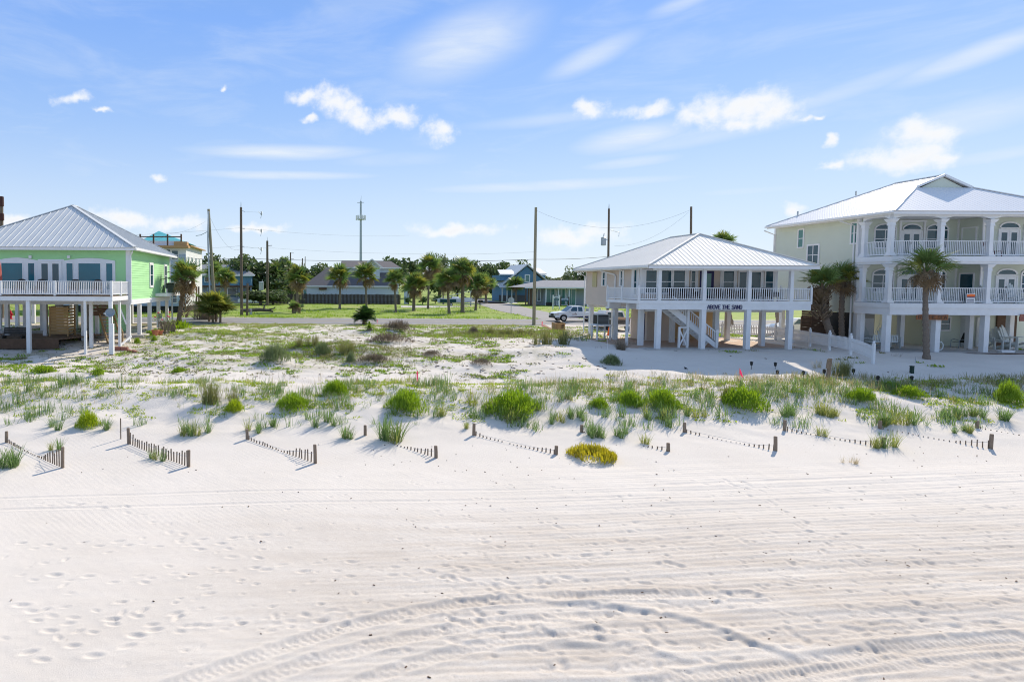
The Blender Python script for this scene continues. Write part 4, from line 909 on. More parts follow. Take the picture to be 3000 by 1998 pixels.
    roof_slope(roof, [A,B,GR,GL], (1,0,0), .32, M['bright_roof'], .006); roof_slope(roof, [D,A,GL,E,F_], (0,1,0), .32, M['bright_roof']); roof_slope(roof, [B,C,F_,E,GR], (0,1,0), .32, M['bright_roof']); roof_slope(roof, [C,D,F_], (1,0,0), .32, M['bright_roof'])
    MB().prism([Vector(GL)+Vector((.3,.10,-.1)), Vector(GR)+Vector((-.3,.10,-.1)), Vector(E)+Vector((0,.10,-.14))], (0,.06,0)).build('gablet', M['sage'], roof)
    MB().prism([GL, GR, (46.0,44.9,11.1), (42.4,44.9,11.1)], (0,0,-.05)).build('gablet_floor', M['bright_roof'], roof)
    gt = MB(); gt.beam(Vector(GL)+Vector((0,-.03,.0)), Vector(E)+Vector((0,-.03,.0)), .08, .15); gt.beam(Vector(GR)+Vector((0,-.03,.0)), Vector(E)+Vector((0,-.03,.0)), .08, .15); gt.build('barge_board', M['white_trim'], roof)
    hc = MB(); [hip_cap(hc, p, q, .2, .05) for p, q in ((A,GL),(B,GR),(C,F_),(D,F_),(E,F_))]; hc.build('ridge_cap', M['bright_roof'], roof)
    g = MB(); g.box(XE-.1, XE-.002, YE, YEB, 8.98, 9.09); g.build('gutter', M['white_trim'], roof)
    for px, py in ((2270,648),(2521,583)):
        q = MB(); pp = Vector((39.3 if px < 2400 else 42.6, 51.0 if px < 2400 else 49.5, 9.9 if px < 2400 else 11.3)); q.tube([pp, pp+Vector((0,0,.35))], .06, 6); q.build('vent_pipe', M['galv'], roof)
    # ground floor
    MB().box(37.6, 52, 40.9, 52.3, -.6, .0).build('slab', M['concrete'], t)
    for i in range(3): MB().box(40.4, 52, 40.55-i*.0, 40.88, -.62+i*.2, -.43+i*.2).build('edging_timber', M['brownwood'], t)
    for x, y in [(c[0], YC) for c in c4]+[(XC0+.02, 43.35), (38.7, 44.4), (42.0, 44.6), (44.2, 44.6), (45.6, 43.4), (48.6, 43.6), (42.4, 48), (39, 51.8)]:
        w = .32 if y < 41.5 else .29; MB().box(x-w/2, x+w/2, y-w/2, y+w/2, -.1, 2.415 if y < 43.5 else 2.39).build('pile', M['white'], t)
    bk = MB(); bk.box(38.7, 41.3, 45.9, 46.1, 0.001, 2.39); bk.build('back_wall', M['concrete'], t)
    # pale store door, tan room, white door
    d = MB().box(X_(2517,45.6), X_(2574,45.6), 45.82, 45.898, .02, 1.95).build('store_door', M['wrap'], t)
    rm = MB().box(44.6, 52, 44.9, 50, .001, 2.39).build('store_room', M['sage'], t)
    siding(rm, ((44.6,44.9,0),(1,0,0),(0,-1,0)), 7.4, .02, 2.39, .17, M['sage'])
    window(rm, ((44.6,44.9,0),(1,0,0),(0,-1,0)), .5, 1.1, 1.2, 2.05, 'double')
    MB().box(46.5, 46.75, 44.3, 44.88, .0, 2.38).build('post', M['white'], t); MB().box(47.6, 48.5, 44.78, 44.862, .02, 2.1).build('door', M['white_trim'], rm)
    MB().box(49.0, 50.4, 44.77, 44.858, .02, 2.3).build('opening_shade_sheet', M['brownwood'], rm)  # brown sheet on the wall, its dark colour standing for shade inside an opening
    # dark boarded part of the side wall below the siding, and a black sheet standing for the shade in an open recess
    zb = MB().box(XW-.03, XW-.003, 44.6, 46.6, .02, 2.39).build('recess_shade_sheet', M['black'], t)
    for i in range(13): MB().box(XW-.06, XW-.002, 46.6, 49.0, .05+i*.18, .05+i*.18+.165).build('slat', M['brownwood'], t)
    # teal hose tied round the corner pile
    return t
sage_house()
def fence_like_boards(name, label, cat, F, u0, u1, z0, z1, h, gap, m, frame=True):
    O, u, n = F; q = thing(name, label, cat, Vector(O)+Vector(u)*u0+Vector((0,0,z0))); z = z0
    while z < z1: MBfb(F, u0, u1, z, min(z+h, z1), 0, .03).build('slat', m, q); z += h+gap
    if frame: MBfb(F, u0-.05, u0+.04, z0-.05, z1+.06, -.04, .045).build('frame_post', m, q); MBfb(F, u1-.04, u1+.05, z0-.05, z1+.06, -.04, .045).build('frame_post', m, q)
    return q
def scr(px0, px1, y0, y1, Y): return ((X_(px0,Y),Y,0),(1,0,0),(0,-1,0)), 0, X_(px1,Y)-X_(px0,Y), max(.03, P(px0,y1,Y).z), P(px0,y0,Y).z
fence_like_boards('slatted_screen', 'brown slatted wooden screen beside the sage house wall under the palms', 'screen', *scr(2353,2378,929,978,47.6), .075, .035, M['cedar'])
fence_like_boards('board_screen', 'dark board fence panel between the slatted screen and the leaning palm', 'screen', *scr(2383,2425,930,985,46.2), .15, .01, M['brownwood'])
fence_like_boards('stair_landing', 'raised brown boarded landing against the sage house above the screens', 'landing', *scr(2381,2428,851,910,46.3), .14, .012, M['brownwood'])
# ------------------------------------------------------------------ plants: meshes shared by many things
def frond_mesh(name, m, seed, droop=.35, n=22, wf=1.0):
    r = random.Random(seed); mb = MB(); pl = .42
    mb.tube([(0,0,0),(pl*.5,0,.02),(pl,0,.0)], [.018,.012,.008], 4, False)
    for i in range(n):
        a = math.radians(-125+250*i/(n-1)+r.uniform(-4,4)); L = (.60-.16*abs(a)/2.2)*r.uniform(.9,1.08); c, s = math.cos(a), math.sin(a)
        fold = .30*abs(s); pts = []
        for k, f in enumerate((0, .4, .75, 1.0)):
            d = L*f; z = fold*d - droop*d*d*(1.3+.6*r.random())
            pts.append((pl+c*d*(1-.1*f), s*d*(1-.12*f), z))
        w = [.012*wf, .032*wf, .020*wf, .0]; vs = []
        for k, p in enumerate(pts[:3]): vs += [(p[0]+s*w[k], p[1]-c*w[k], p[2]), (p[0]-s*w[k], p[1]+c*w[k], p[2])]
        vs.append(pts[3]); mb.add(vs, [(0,1,3,2),(2,3,5,4),(4,5,6)])
    return mb.mesh(name, m)
FR = {k: [frond_mesh('frond', M[k], 10*i+j, dr) for j in range(2)] for i, (k, dr) in enumerate((('frond', .35), ('frond_y', .5), ('frond_d', .75)))}
FRN = {k: [frond_mesh('frond', M[k], 400+10*i+j, dr, 30, .55) for j in range(3)] for i, (k, dr) in enumerate((('frond', .35), ('frond_y', .5), ('frond_d', .75)))}
def palm(px, py, cx, cy, rpx, label, tw=.17, n=34, dead=.25, yel=.25, group='cabbage palms', seed=0, Y=None, bend=0, boots=True, rough=False, upright=0):
    r = random.Random(seed+int(px)); p = G(px, py) if Y is None else P(px, py, Y)
    top = P(cx, cy+.36*rpx, p.y); top = Vector((top.x, p.y, top.z)); R_ = rpx*p.y/FPX*(1.38 if p.y > 60 else 1.22)
    t = thing('palm_tree', label, 'palm tree', tuple(p), 0, group); h = top.z-p.z
    mb = MB(); pts = []; rad = []; K = 34
    for i in range(K+1):
        f = i/K; pts.append((p.x+(top.x-p.x)*f+bend*math.sin(math.pi*f), p.y+.1*math.sin(3*f), p.z-.15+(h-.1*R_+.15)*f)); rad.append(tw*.78*(1.25-.35*f if f > .08 else 1.5)*(r.uniform(.86, 1.0) if i % 2 else r.uniform(1.0, 1.12)))
    mb.tube(pts, rad, 9); mb.build('trunk', M['trunk'], t, True)
    bt = MB(); c0 = Vector(pts[-1])
    for i in range(46 if not rough else 120):
        a = i*2.4; zz = -.55*R_*r.random()*(1 if not rough else 2.6)+.1; b = c0+Vector((math.cos(a)*tw*.8, math.sin(a)*tw*.8, zz)); d = Vector((math.cos(a), math.sin(a), .9))*tw*r.uniform(1.0, 2.0)
        bt.beam(b, b+d, tw*.35, tw*.12)
    bt.build('leaf_bases', M['boots'], t)
    for i in range(n):
        f = (i+.5)/n; el = 88-118*f+r.uniform(-10, 10)+upright; az = i*2.39996+r.uniform(-.25, .25)
        kind = 'frond_d' if f > 1-dead else ('frond_y' if r.random() < yel else 'frond')
        if kind == 'frond_d': el = -5-62*((f-1+dead)/dead)+r.uniform(-12, 12)
        s = R_*r.uniform(.88, 1.1)*(.78 if kind == 'frond_d' else 1)
        link('frond', r.choice((FRN if p.y < 60 else FR)[kind]), t, wl(t, (c0.x, c0.y, c0.z+.05*R_)), (r.gauss(0, .65), -math.radians(el), az), (s, s*.9, s))
    return t
def crown_mesh(name, m, seed, leaves=3400, size=.085, lobes=18, flat=.75):
    r = random.Random(seed); mb = MB(); L = []
    for i in range(lobes):
        a = r.uniform(0, 6.28); d = r.uniform(.1, .72); z = r.uniform(-.45, .6)*flat; L.append((math.cos(a)*d, math.sin(a)*d, z, r.uniform(.22, .42)))
    for i in range(leaves):
        x, y, z, R_ = r.choice(L); v = Vector((r.gauss(0,1), r.gauss(0,1), r.gauss(0,1))).normalized()*R_*(r.random()**.4)*1.05
        c = Vector((x, y, z))+Vector((v.x, v.y, v.z*.8)); u = Vector((r.gauss(0,1), r.gauss(0,1), r.gauss(0,.7))).normalized(); w = u.cross(Vector((r.gauss(0,1), r.gauss(0,1), r.gauss(0,1)))).normalized(); s = size*r.uniform(.5, 1.2)
        mb.add([c-u*s, c+w*s*.55, c+u*s, c-w*s*.55], [(0,1,2,3)])
    return mb.mesh(name, m)
CR = {k: [crown_mesh('crown', M[k], 30+7*i+j) for j in range(3)] for i, k in enumerate(('oak', 'oak2'))}
CRS = [crown_mesh('crown', M['oak2'], 77+j, 900, .07, 9, 1.0) for j in range(2)]   # thin, gappy crowns
def tree(px, py, w, top, Y, label, kind='oak', group='live oaks on the skyline', seed=0, sparse=False, low=None):
    r = random.Random(seed+int(px)); base = P(px, py, Y); zt = P(px, top, Y).z; z0 = RZ-.1; k = Y/FPX; rw = w*k/2*1.6
    zl = P(px, low, Y).z if low else z0-.3; hh = (zt-zl)/2*1.12; c = Vector((base.x, Y, (zt+zl)/2))
    t = thing('oak_tree', label, 'tree', (base.x, Y, z0), 0, group)
    mb = MB(); mb.tube([(base.x, Y, z0), (base.x+r.uniform(-.2,.2), Y, z0+(c.z-z0)*.5), (base.x+r.uniform(-.4,.4), Y, c.z)], [.045*rw+.1, .035*rw+.08, .02*rw+.04], 7)
    for i in range(6):
        a = r.uniform(0, 6.28); f = r.uniform(.4, .9); mb.tube([(base.x, Y, z0+(c.z-z0)*f), (base.x+math.cos(a)*rw*.35, Y+math.sin(a)*rw*.35, c.z+hh*r.uniform(-.2,.2)), (base.x+math.cos(a)*rw*.7, Y+math.sin(a)*rw*.7, c.z+hh*r.uniform(0,.55))], [.03*rw, .018*rw, .006*rw], 5)
    mb.build('trunk', M['bark'], t)
    me = r.choice(CRS) if sparse else r.choice(CR[kind]); link('crown', me, t, wl(t, c), (0, 0, r.uniform(0, 6.28)), (rw, rw, hh))
    return t
def blade(mb, x, y, z, L, az, lean, w, curl, r):
    dx, dy = math.cos(az), math.sin(az); vs = []; px_, py_ = -dy*w, dx*w
    for k, f in enumerate((0, .45, .8)):
        d = L*f*math.sin(lean)*(1+curl*f); h = L*f*math.cos(lean)*(1-.35*curl*f); ww = (1, .8, .5)[k]
        vs += [(x+dx*d+px_*ww, y+dy*d+py_*ww, z+h), (x+dx*d-px_*ww, y+dy*d-py_*ww, z+h)]
    d = L*math.sin(lean)*(1+curl); vs.append((x+dx*d, y+dy*d, z+L*math.cos(lean)*(1-.42*curl)))
    mb.add(vs, [(0,1,3,2),(2,3,5,4),(4,5,6)])
def tuft_mesh(name, m, seed, n=60, spread=.16, w=.011, lean=.5, curl=.7):
    r = random.Random(seed); mb = MB()
    for i in range(n):
        a = r.uniform(0, 6.28); d = spread*math.sqrt(r.random()); blade(mb, math.cos(a)*d, math.sin(a)*d, -.03, r.uniform(.5, 1.0), r.uniform(0, 6.28) if r.random() < .4 else a, r.uniform(.05, lean), w*r.uniform(.7, 1.3), r.uniform(.1, curl), r)
    return mb.mesh(name, m)
def bush_mesh(name, m, seed, n=700, w=.020, L=.16, flat=.55, hole=0):
    "a rounded shrub of short upright leafy sprigs, 1 m across its radius"
    r = random.Random(seed); mb = MB(); lob = [(r.uniform(-.5,.5), r.uniform(-.5,.5), r.uniform(.45,.75)) for _ in range(6)]
    for i in range(n):
        lx, ly, lr = r.choice(lob); a = r.uniform(0, 6.28); d = lr*math.sqrt(r.random()); x, y = lx+math.cos(a)*d, ly+math.sin(a)*d; q = math.hypot(x, y)
        if q > 1.05 or (hole and q < hole*r.uniform(.6, 1.3)): continue
        h = flat*max(.06, 1-(q/1.1)**2)*r.uniform(.55, 1.0); lay = r.random()**.6
        az = math.atan2(y, x)+r.gauss(0, .9); blade(mb, x, y, h*lay-.04, L*r.uniform(.6, 1.35), az, r.uniform(.05, .9), w*r.uniform(.7, 1.4), .3, r)
    return mb.mesh(name, m)
TU = {'g': [tuft_mesh('blades', M['seaoat'], 50+j) for j in range(3)], 'y': [tuft_mesh('blades', M['seaoat_y'], 60+j, 46) for j in range(2)], 'o': [tuft_mesh('blades', M['olive'], 70+j, 90, .2, .007, .35, .3) for j in range(2)],
      's': [tuft_mesh('blades', M['straw'], 80+j, 26, .12, .006, .7, .8) for j in range(2)], 't': [tuft_mesh('blades', M['twig'], 85+j, 130, .25, .006, .9, .3) for j in range(2)]}
BU = {'l': [bush_mesh('foliage', M['limebush'], 90+j, 3000, .013, .11) for j in range(3)], 'b': [bush_mesh('foliage', M['greenbush'], 95+j, 3000, .013, .11) for j in range(3)], 'm': [bush_mesh('foliage', M['greenbush'], 100+j, 700, .03, .13, .32) for j in range(3)],
      'ring': [bush_mesh('foliage', M['yellowbush'], 105, 3600, .014, .12, .30, .40)], 'r': [bush_mesh('foliage', M['greyshrub'], 110+j, 1200, .014, .30, .7) for j in range(2)], 'd': [bush_mesh('foliage', M['twig'], 115+j, 1100, .010, .26, .6) for j in range(2)]}
def plant(px, py, wpx, hpx, kind, label, name='dune_grass_clump', cat='grass clump', group=None, seed=0, cluster=None):
    "a clump or shrub standing on the ground, of the width and height it has in the photograph"
    r = random.Random(int(px*3+py)+seed); p = G(px, py-2); k = p.y/FPX; w, h = wpx*k, hpx*k
    t = thing(name, label, cat, tuple(p), 0, group)
    if kind in BU:
        fl = {'l': .62, 'b': .62, 'm': .4, 'ring': .45, 'r': .9, 'd': .75}[kind]; c = p+Vector((0, w*.35, 0)); c.z = hz(c.x, c.y)-.02
        link('foliage', r.choice(BU[kind]), t, wl(t, c), (0, 0, r.uniform(0, 6.28)), (w/2*(1.12 if kind == 'ring' else 1.08), w/2*(1.05 if kind == 'ring' else .9), h/fl*(1.45 if kind == 'ring' else .97)))
    else:
        nn = cluster or max(2, int(w/(h*.30)))
        for i in range(nn):
            x = p.x+(r.uniform(-.5, .5) if nn > 1 else 0)*w*.85; y = p.y+r.uniform(-.05, .6)*min(w, .9); s = h*r.uniform(.75, 1.15)
            link('blades', r.choice(TU[kind if r.random() < .8 or kind not in 'gy' else ('y' if kind == 'g' else 'g')]), t, wl(t, (x, y, hz(x, y))), (0, 0, r.uniform(0, 6.28)), (s, s, s))
    return t
# --- the shrubs and clumps one can tell apart
SHR = [(1200,1222,135,78,'b','large rounded lime green shrub on the dune above a cluster of sea oats'), (1525,1238,190,95,'b','widest bright green dune shrub, fringed by sea oat blades along its front'),
 (1765,1207,70,40,'b','small round green dune shrub between two wide ones'), (1858,1198,90,55,'b','compact green dune shrub with sea oats sprouting from its front'), (1958,1210,110,72,'b','sloping green dune shrub touching the compact shrub beside it'),
 (2215,1215,155,84,'b','big dark lime shrub at the dune edge below the pink flag'), (2552,1190,92,45,'b','low lime shrub on the dune just above the dense blue green sea oats'), (2695,1172,95,40,'b','low lime shrub under the two path lights nearest the palm'),
 (685,1222,72,50,'l','bright lime tuft of shrub behind the clump of sea oats on the slope'), (858,1212,110,62,'b','double crowned lime and dark green shrub on the dune slope'), (985,1165,95,58,'b','lime green shrub at the dune crest with taller grass around it'),
 (110,1098,92,28,'m','flat dark green mound shrub on the sand in front of the green house'), (283,1106,46,32,'m','small round shrub between the flat mound and the two thin sticks'), (520,1094,48,24,'m','isolated flat green mat on bare sand below the red bricks'),
 (1757,1362,140,50,'ring','yellowing ring shaped bush lying alone on the open sand'), (2985,1188,80,85,'b','tall bright green shrub at the edge of the view on the dune'), (250,1262,72,66,'l','upright lime shrub with leaning stems above the snow fence'),
 (2625,1142,60,24,'m','low creeping green shrub near the small dark green post')]
for px, py, w, h, k, l in SHR: plant(px, py, w, h, k, l, 'dune_shrub', 'shrub', 'shrubs on the dune')
CLU = [(560,1278,125,66,'g','broad bushy clump of sea oats below the lime tuft on the slope'), (1112,1300,135,95,'g','largest dense clump of blue green sea oats burying a snow fence post'), (955,1252,75,74,'g','tall tussock of sea oats behind the largest clump'),
 (2655,1256,150,72,'g','wide dense row of blue green sea oats behind a nearly buried snow fence'), (1790,1284,150,54,'g','row of young sea oats behind the yellowing ring shaped bush'), (302,1262,40,52,'g','narrow dark sea oat clump beside the upright lime shrub'),
 (160,1262,46,52,'g','arching sea oat clump on the slope above the first snow fence'), (35,1380,95,85,'g','large sea oat clump growing through the snow fence at the edge of the view'), (160,1328,46,56,'y','leaning sea oat sprays at the middle of the first snow fence'),
 (465,1352,62,54,'g','sea oat sprig growing through the middle of the tall slatted snow fence'), (2612,1322,84,62,'y','straggly sea oats wrapped around a snow fence post'), (738,1272,54,50,'g','sea oat clump beside a half buried snow fence post'),
 (800,1252,34,46,'g','small upright sea oat clump between two broad clumps'), (1010,1290,60,60,'g','sea oats leaning away from the largest clump'), (1512,1246,70,66,'g','tall sea oats standing in front of the widest green shrub'),
 (2842,1232,105,46,'g','low spreading sea oats just above the farthest snow fence post'), (2928,1236,62,58,'g','sea oat clump on the slope beside the tall bright shrub'), (648,1192,110,80,'o','tall olive brown grass clump on the dune crest'),
 (2130,1180,110,62,'o','olive grass clump on the dune beneath the pink flag'), (1630,1246,60,48,'g','pair of young sea oat tufts beside the widest shrub'), (1700,1236,70,52,'g','sea oats between the widest shrub and the small round shrub'),
 (2050,1232,66,46,'y','thin sea oat stems to one side of the big dark lime shrub'), (1928,1236,80,58,'g','sea oats in front of the sloping shrub'), (2320,1226,66,60,'g','sea oats just beyond the big dark lime shrub'),
 (2395,1222,70,70,'y','feathery grass clump on the dune below the leaning wooden post'), (2455,1228,52,40,'y','short yellow green grass tuft at the foot of the dune'), (2420,1282,36,52,'y','two thin grass sprays behind a nearly buried snow fence'),
 (2835,1276,72,40,'y','sprawling grass sprig below the farthest snow fence post'), (2490,1362,60,34,'s','pair of straw coloured grass sprigs alone on the open sand'), (1895,1306,22,56,'y','single tall grass blade cluster at the end of a short snow fence'),
 (1365,1262,24,40,'y','lone yellow green tuft above the post of a buried fence'), (1420,1210,70,80,'y','wispy tall grass between the two widest green shrubs'), (1300,1225,50,60,'y','thin stems of grass just beside the large rounded lime shrub')]
for px, py, w, h, k, l in CLU: plant(px, py, w, h, k, l, group='grass clumps on the dune')
LOT = [(805,1068,90,62,'r','grey green bush in the middle of the sandy lot'), (942,1045,56,50,'r','spiky dark green bush on the sandy lot beside a grassy mound'), (1020,1042,60,50,'o','brownish grass bush on the grassy mound in the lot'), (1030,1068,34,44,'r','small upright bush in front of the grassy mound'),
 (1100,1072,100,30,'d','dark brown twiggy heap on the sandy lot'), (1270,1048,60,22,'d','low dark twiggy patch alone on bare sand'), (1415,1075,70,24,'d','dry brown twiggy patch toward the shaded sand'), (1150,1008,130,34,'d','wide grey brown patch of dry twigs behind the grassy mound'),
 (1800,1074,62,42,'r','dark green bush in the shade beside the beige house'), (1828,1028,54,46,'t','dried brown tumbleweed bush against the beige house piles'), (1620,1012,110,62,'o','tall dark grass bush at the corner of the paver drive'), (1480,988,120,34,'o','low olive grass bush at the roadside mound'),
 (2462,1104,58,70,'o','dark rushy clump beside the leaning wooden post'), (2495,1104,32,50,'o','smaller dark rushy clump next to the taller one'), (2400,1082,30,44,'s','thin straw stem clump with a yellow leaf by the wooden post'), (1390,982,34,30,'d','dead brown weed clump standing near the road verge'),
 (1170,975,110,36,'d','patch of dry grey weeds behind the dark round cycad'), (590,938,90,90,'t','bare twiggy bush with sparse leaves beside the palmetto'), (900,1018,80,40,'o','tawny grass patch on the mound in the lot'), (520,965,110,30,'m','low green ground cover along the foot of the palm near the green house')]
for px, py, w, h, k, l in LOT: plant(px, py, w, h, k, l, 'lot_bush', 'bush', 'bushes on the sandy lot')

# --- what nobody could count: thin grass over the dune, creeping plants over the lot, roadside and field grass
def scatter(name, label, m, seed, n, region, shape, dens=None):
    r = random.Random(seed); mb = MB(); k = 0; tries = 0
    while k < n and tries < n*12:
        tries += 1; x, y = region(r)
        if dens and r.random() > dens(x, y): continue
        shape(mb, r, x, y, hz(x, y)); k += 1
    o = mb.build(name, m); return tag(o, label, kind='stuff')
def fan_region(y0, y1, pw=1.0):
    def f(r):
        y = y0+(y1-y0)*r.random()**pw; return r.uniform(-.50*y-1, 1.16*y+1), y
    return f
def sprig(n0, n1, l0, l1, w, lean, sp):
    def f(mb, r, x, y, z):
        L0 = r.uniform(l0, l1)
        for i in range(r.randint(n0, n1)): blade(mb, x+r.gauss(0, sp), y+r.gauss(0, sp), z-.02, L0*r.uniform(.6, 1.1), r.uniform(0, 6.28), r.uniform(.05, lean), w*r.uniform(.7, 1.3), r.uniform(.1, .6), r)
    return f
def mat_sprig(n0, n1, rad, L):
    def f(mb, r, x, y, z):
        R_ = rad*r.uniform(.35, 1.2)
        for i in range(int(r.randint(n0, n1)*R_/rad)+3):
            a = r.uniform(0, 6.28); d = R_*math.sqrt(r.random()); blade(mb, x+math.cos(a)*d*1.3, y+math.sin(a)*d, z+.07*R_*r.random()-.01, L*r.uniform(.5, 1.3), r.uniform(0, 6.28), r.uniform(.4, 1.3), L*.20, .2, r)
    return f
def dune_d(x, y): return float(np.clip((vnoise(x*.75+5, y*1.1)*.95+vnoise(x*.15, y*.3)*.15-.42)*3.0, .05, 1)*(.7 if y < 28.6 else 1))
scatter('dune_grass', 'thin sea oat grass scattered over the dune', M['seaoat'], 1, 820, fan_region(26.9, 33.0, .9), sprig(5, 13, .25, .65, .010, .6, .09), dune_d)
scatter('sea_oats', 'fuller blue green sea oat tufts scattered over the dune', M['seaoat'], 21, 230, fan_region(26.6, 32.4, 1.1), sprig(10, 24, .4, .9, .012, .5, .11), dune_d)
scatter('dune_grass_dry', 'dry straw and yellow grass stems along the dune crest', M['straw'], 2, 700, fan_region(29.2, 34.2), sprig(3, 9, .25, .75, .006, .5, .10), lambda x, y: .3+.7*(x > 12) if y > 31 else .3)
scatter('dune_grass_yellow', 'yellow green grass scattered over the dune', M['seaoat_y'], 3, 760, fan_region(27.6, 33.6, .8), sprig(4, 12, .2, .55, .010, .8, .11), dune_d)
scatter('creeping_plants', 'low yellow green creeping plants on the dune top', M['limebush'], 4, 1050, fan_region(27.6, 34.2), mat_sprig(12, 36, .28, .11), lambda x, y: dune_d(x+9, y))
def lot_d(x, y):
    v = vnoise(x*.28+2, y*.4+8)
    k = np.clip((v-.32)*2.4, 0, 1)
    if x > 13+(y-40)*.1 and y < 52: k *= .03
    if -32 < x < -13 and y > 43: k *= .12
    if -18 < x < -8 and y < 52: k *= .5
    if x < 0 and y > 35: k = max(k, .35*(x > -14))
    if 33 < y < 36: k *= .45
    return float(k)
scatter('ground_cover', 'green mats of ground cover scattered over the sandy lot', M['greenbush'], 5, 1100, fan_region(34.5, 62), mat_sprig(20, 70, .44, .15), lot_d)
scatter('ground_cover_dry', 'dull brown and olive weeds scattered over the sandy lot', M['olive'], 6, 1400, fan_region(35, 61.5), mat_sprig(8, 26, .30, .13), lot_d)
scatter('dead_weeds', 'dead brown weed stems standing on the lot', M['twig'], 8, 420, fan_region(34.5, 61), sprig(4, 12, .12, .45, .007, .7, .16), lambda x, y: lot_d(x+13, y))
def verge(r): y = r.uniform(58.5, 63.6); return r.uniform(-13, 21), y
scatter('verge_grass', 'tufted green and tan grass on the verge in front of the road', M['seaoat_y'], 9, 700, verge, sprig(8, 16, .10, .28, .014, .8, .16), lambda x, y: float(np.clip((vnoise(x*.4, y*.7)-.35)*3, 0, 1)))
HX, HY = G(1470, 984).x, G(1470, 984).y
def hump(r): return r.gauss(HX, 3.6), r.gauss(HY, 1.5)
scatter('verge_grass_tall', 'taller rank grass heaped at the roadside by the bare pole', M['greenbush'], 12, 330, hump, sprig(10, 20, .15, .45, .014, .7, .16), lambda x, y: 1.0 if y < 63.5 else 0)
scatter('verge_grass_olive', 'olive and tan rank grass heaped at the roadside by the bare pole', M['olive'], 22, 420, hump, sprig(10, 20, .2, .6, .012, .7, .2), lambda x, y: 1.0 if y < 63.5 else 0)
MX, MY = G(1030, 1022).x, G(1030, 1022).y
scatter('mound_grass', 'olive and yellow grass on the mound in the middle of the lot', M['olive'], 23, 420, lambda r: (r.gauss(MX, 2.6), r.gauss(MY, 1.5)), sprig(8, 18, .12, .42, .012, .8, .2))
scatter('mound_cover', 'green creeping cover on the mound in the middle of the lot', M['greenbush'], 24, 130, lambda r: (r.gauss(MX, 3.0), r.gauss(MY, 1.8)), mat_sprig(20, 60, .35, .12))
WX, WY = G(640, 975).x, G(640, 975).y
scatter('west_verge_grass', 'green and tan grass on the rise beside the palmetto', M['seaoat_y'], 25, 420, lambda r: (r.gauss(WX, 3.2), r.gauss(WY, 1.9)), sprig(8, 16, .1, .3, .014, .8, .2), lambda x, y: 1.0 if y < 63.5 else 0)
def fieldr(r): y = 75.6+70*r.random()**1.6; return r.uniform(-.5*y, .62*y), y
def field_d(x, y):
    a = G_SIDE(x, y); return 0 if a else float(np.clip((vnoise(x*.2, y*.2)-.25)*2, .1, 1))
SR = [(v[0], v[1]) for v in pr]
def G_SIDE(x, y):
    ins = False; j = len(SR)-1
    for i in range(len(SR)):
        if (SR[i][1] > y) != (SR[j][1] > y) and x < (SR[j][0]-SR[i][0])*(y-SR[i][1])/(SR[j][1]-SR[i][1])+SR[i][0]: ins = not ins
        j = i
    return ins
def fsprig(mb, r, x, y, z): sprig(6, 10, .12, .4, .03, .8, .35)(mb, r, x, y, RZ-.02)
scatter('field_grass', 'rough green grass standing over the field beyond the road', M['greenbush'], 13, 1500, fieldr, fsprig, field_d)
scatter('field_grass_bright', 'bright yellow green grass over the field beyond the road', M['greenbush'], 14, 1600, fieldr, fsprig, field_d)
scatter('crest_grass_olive', 'olive and brown dry grass along the dune crest before the two eastern houses', M['olive'], 31, 520, lambda r: (r.uniform(11, 44), r.uniform(31.2, 34.6)), sprig(5, 14, .2, .55, .009, .7, .13), lambda x, y: float(np.clip((vnoise(x*.6, y)-.25)*2, .15, 1))*(.45 if x < 24 else 1))
# wrack and shell bits
def chip(mb, r, x, y, z):
    s = r.uniform(.008, .03); a = r.uniform(0, 3.14); mb.beam((x-math.cos(a)*s, y-math.sin(a)*s, z+.012), (x+math.cos(a)*s, y+math.sin(a)*s, z+.014), s*.8, s*.5)
scatter('beach_debris', 'small dark bits of shell and wood lying on the beach', M['brownwood'], 15, 340, lambda r: (r.uniform(-8, 26), r.uniform(10, 25)), chip, lambda x, y: .35+.65*(x > 2))

def litter(mb, r, x, y, z):
    s = r.uniform(.03, .11); a = r.uniform(0, 3.14); mb.beam((x-math.cos(a)*s, y-math.sin(a)*s, z+.02), (x+math.cos(a)*s, y+math.sin(a)*s, z+.03), s*.5, s*.25)
scatter('dune_litter', 'dark bits of driftwood and dead leaves over the sandy lot', M['brownwood'], 26, 700, fan_region(34.5, 56), litter, lambda x, y: max(.15, lot_d(x+4, y+3)) if x < 16 else .02)
scatter('dune_litter_east', 'dark bits of driftwood and bark over the bare eastern part of the lot', M['brownwood'], 27, 330, lambda r: (r.uniform(4, 17), r.uniform(35.5, 52)), litter)
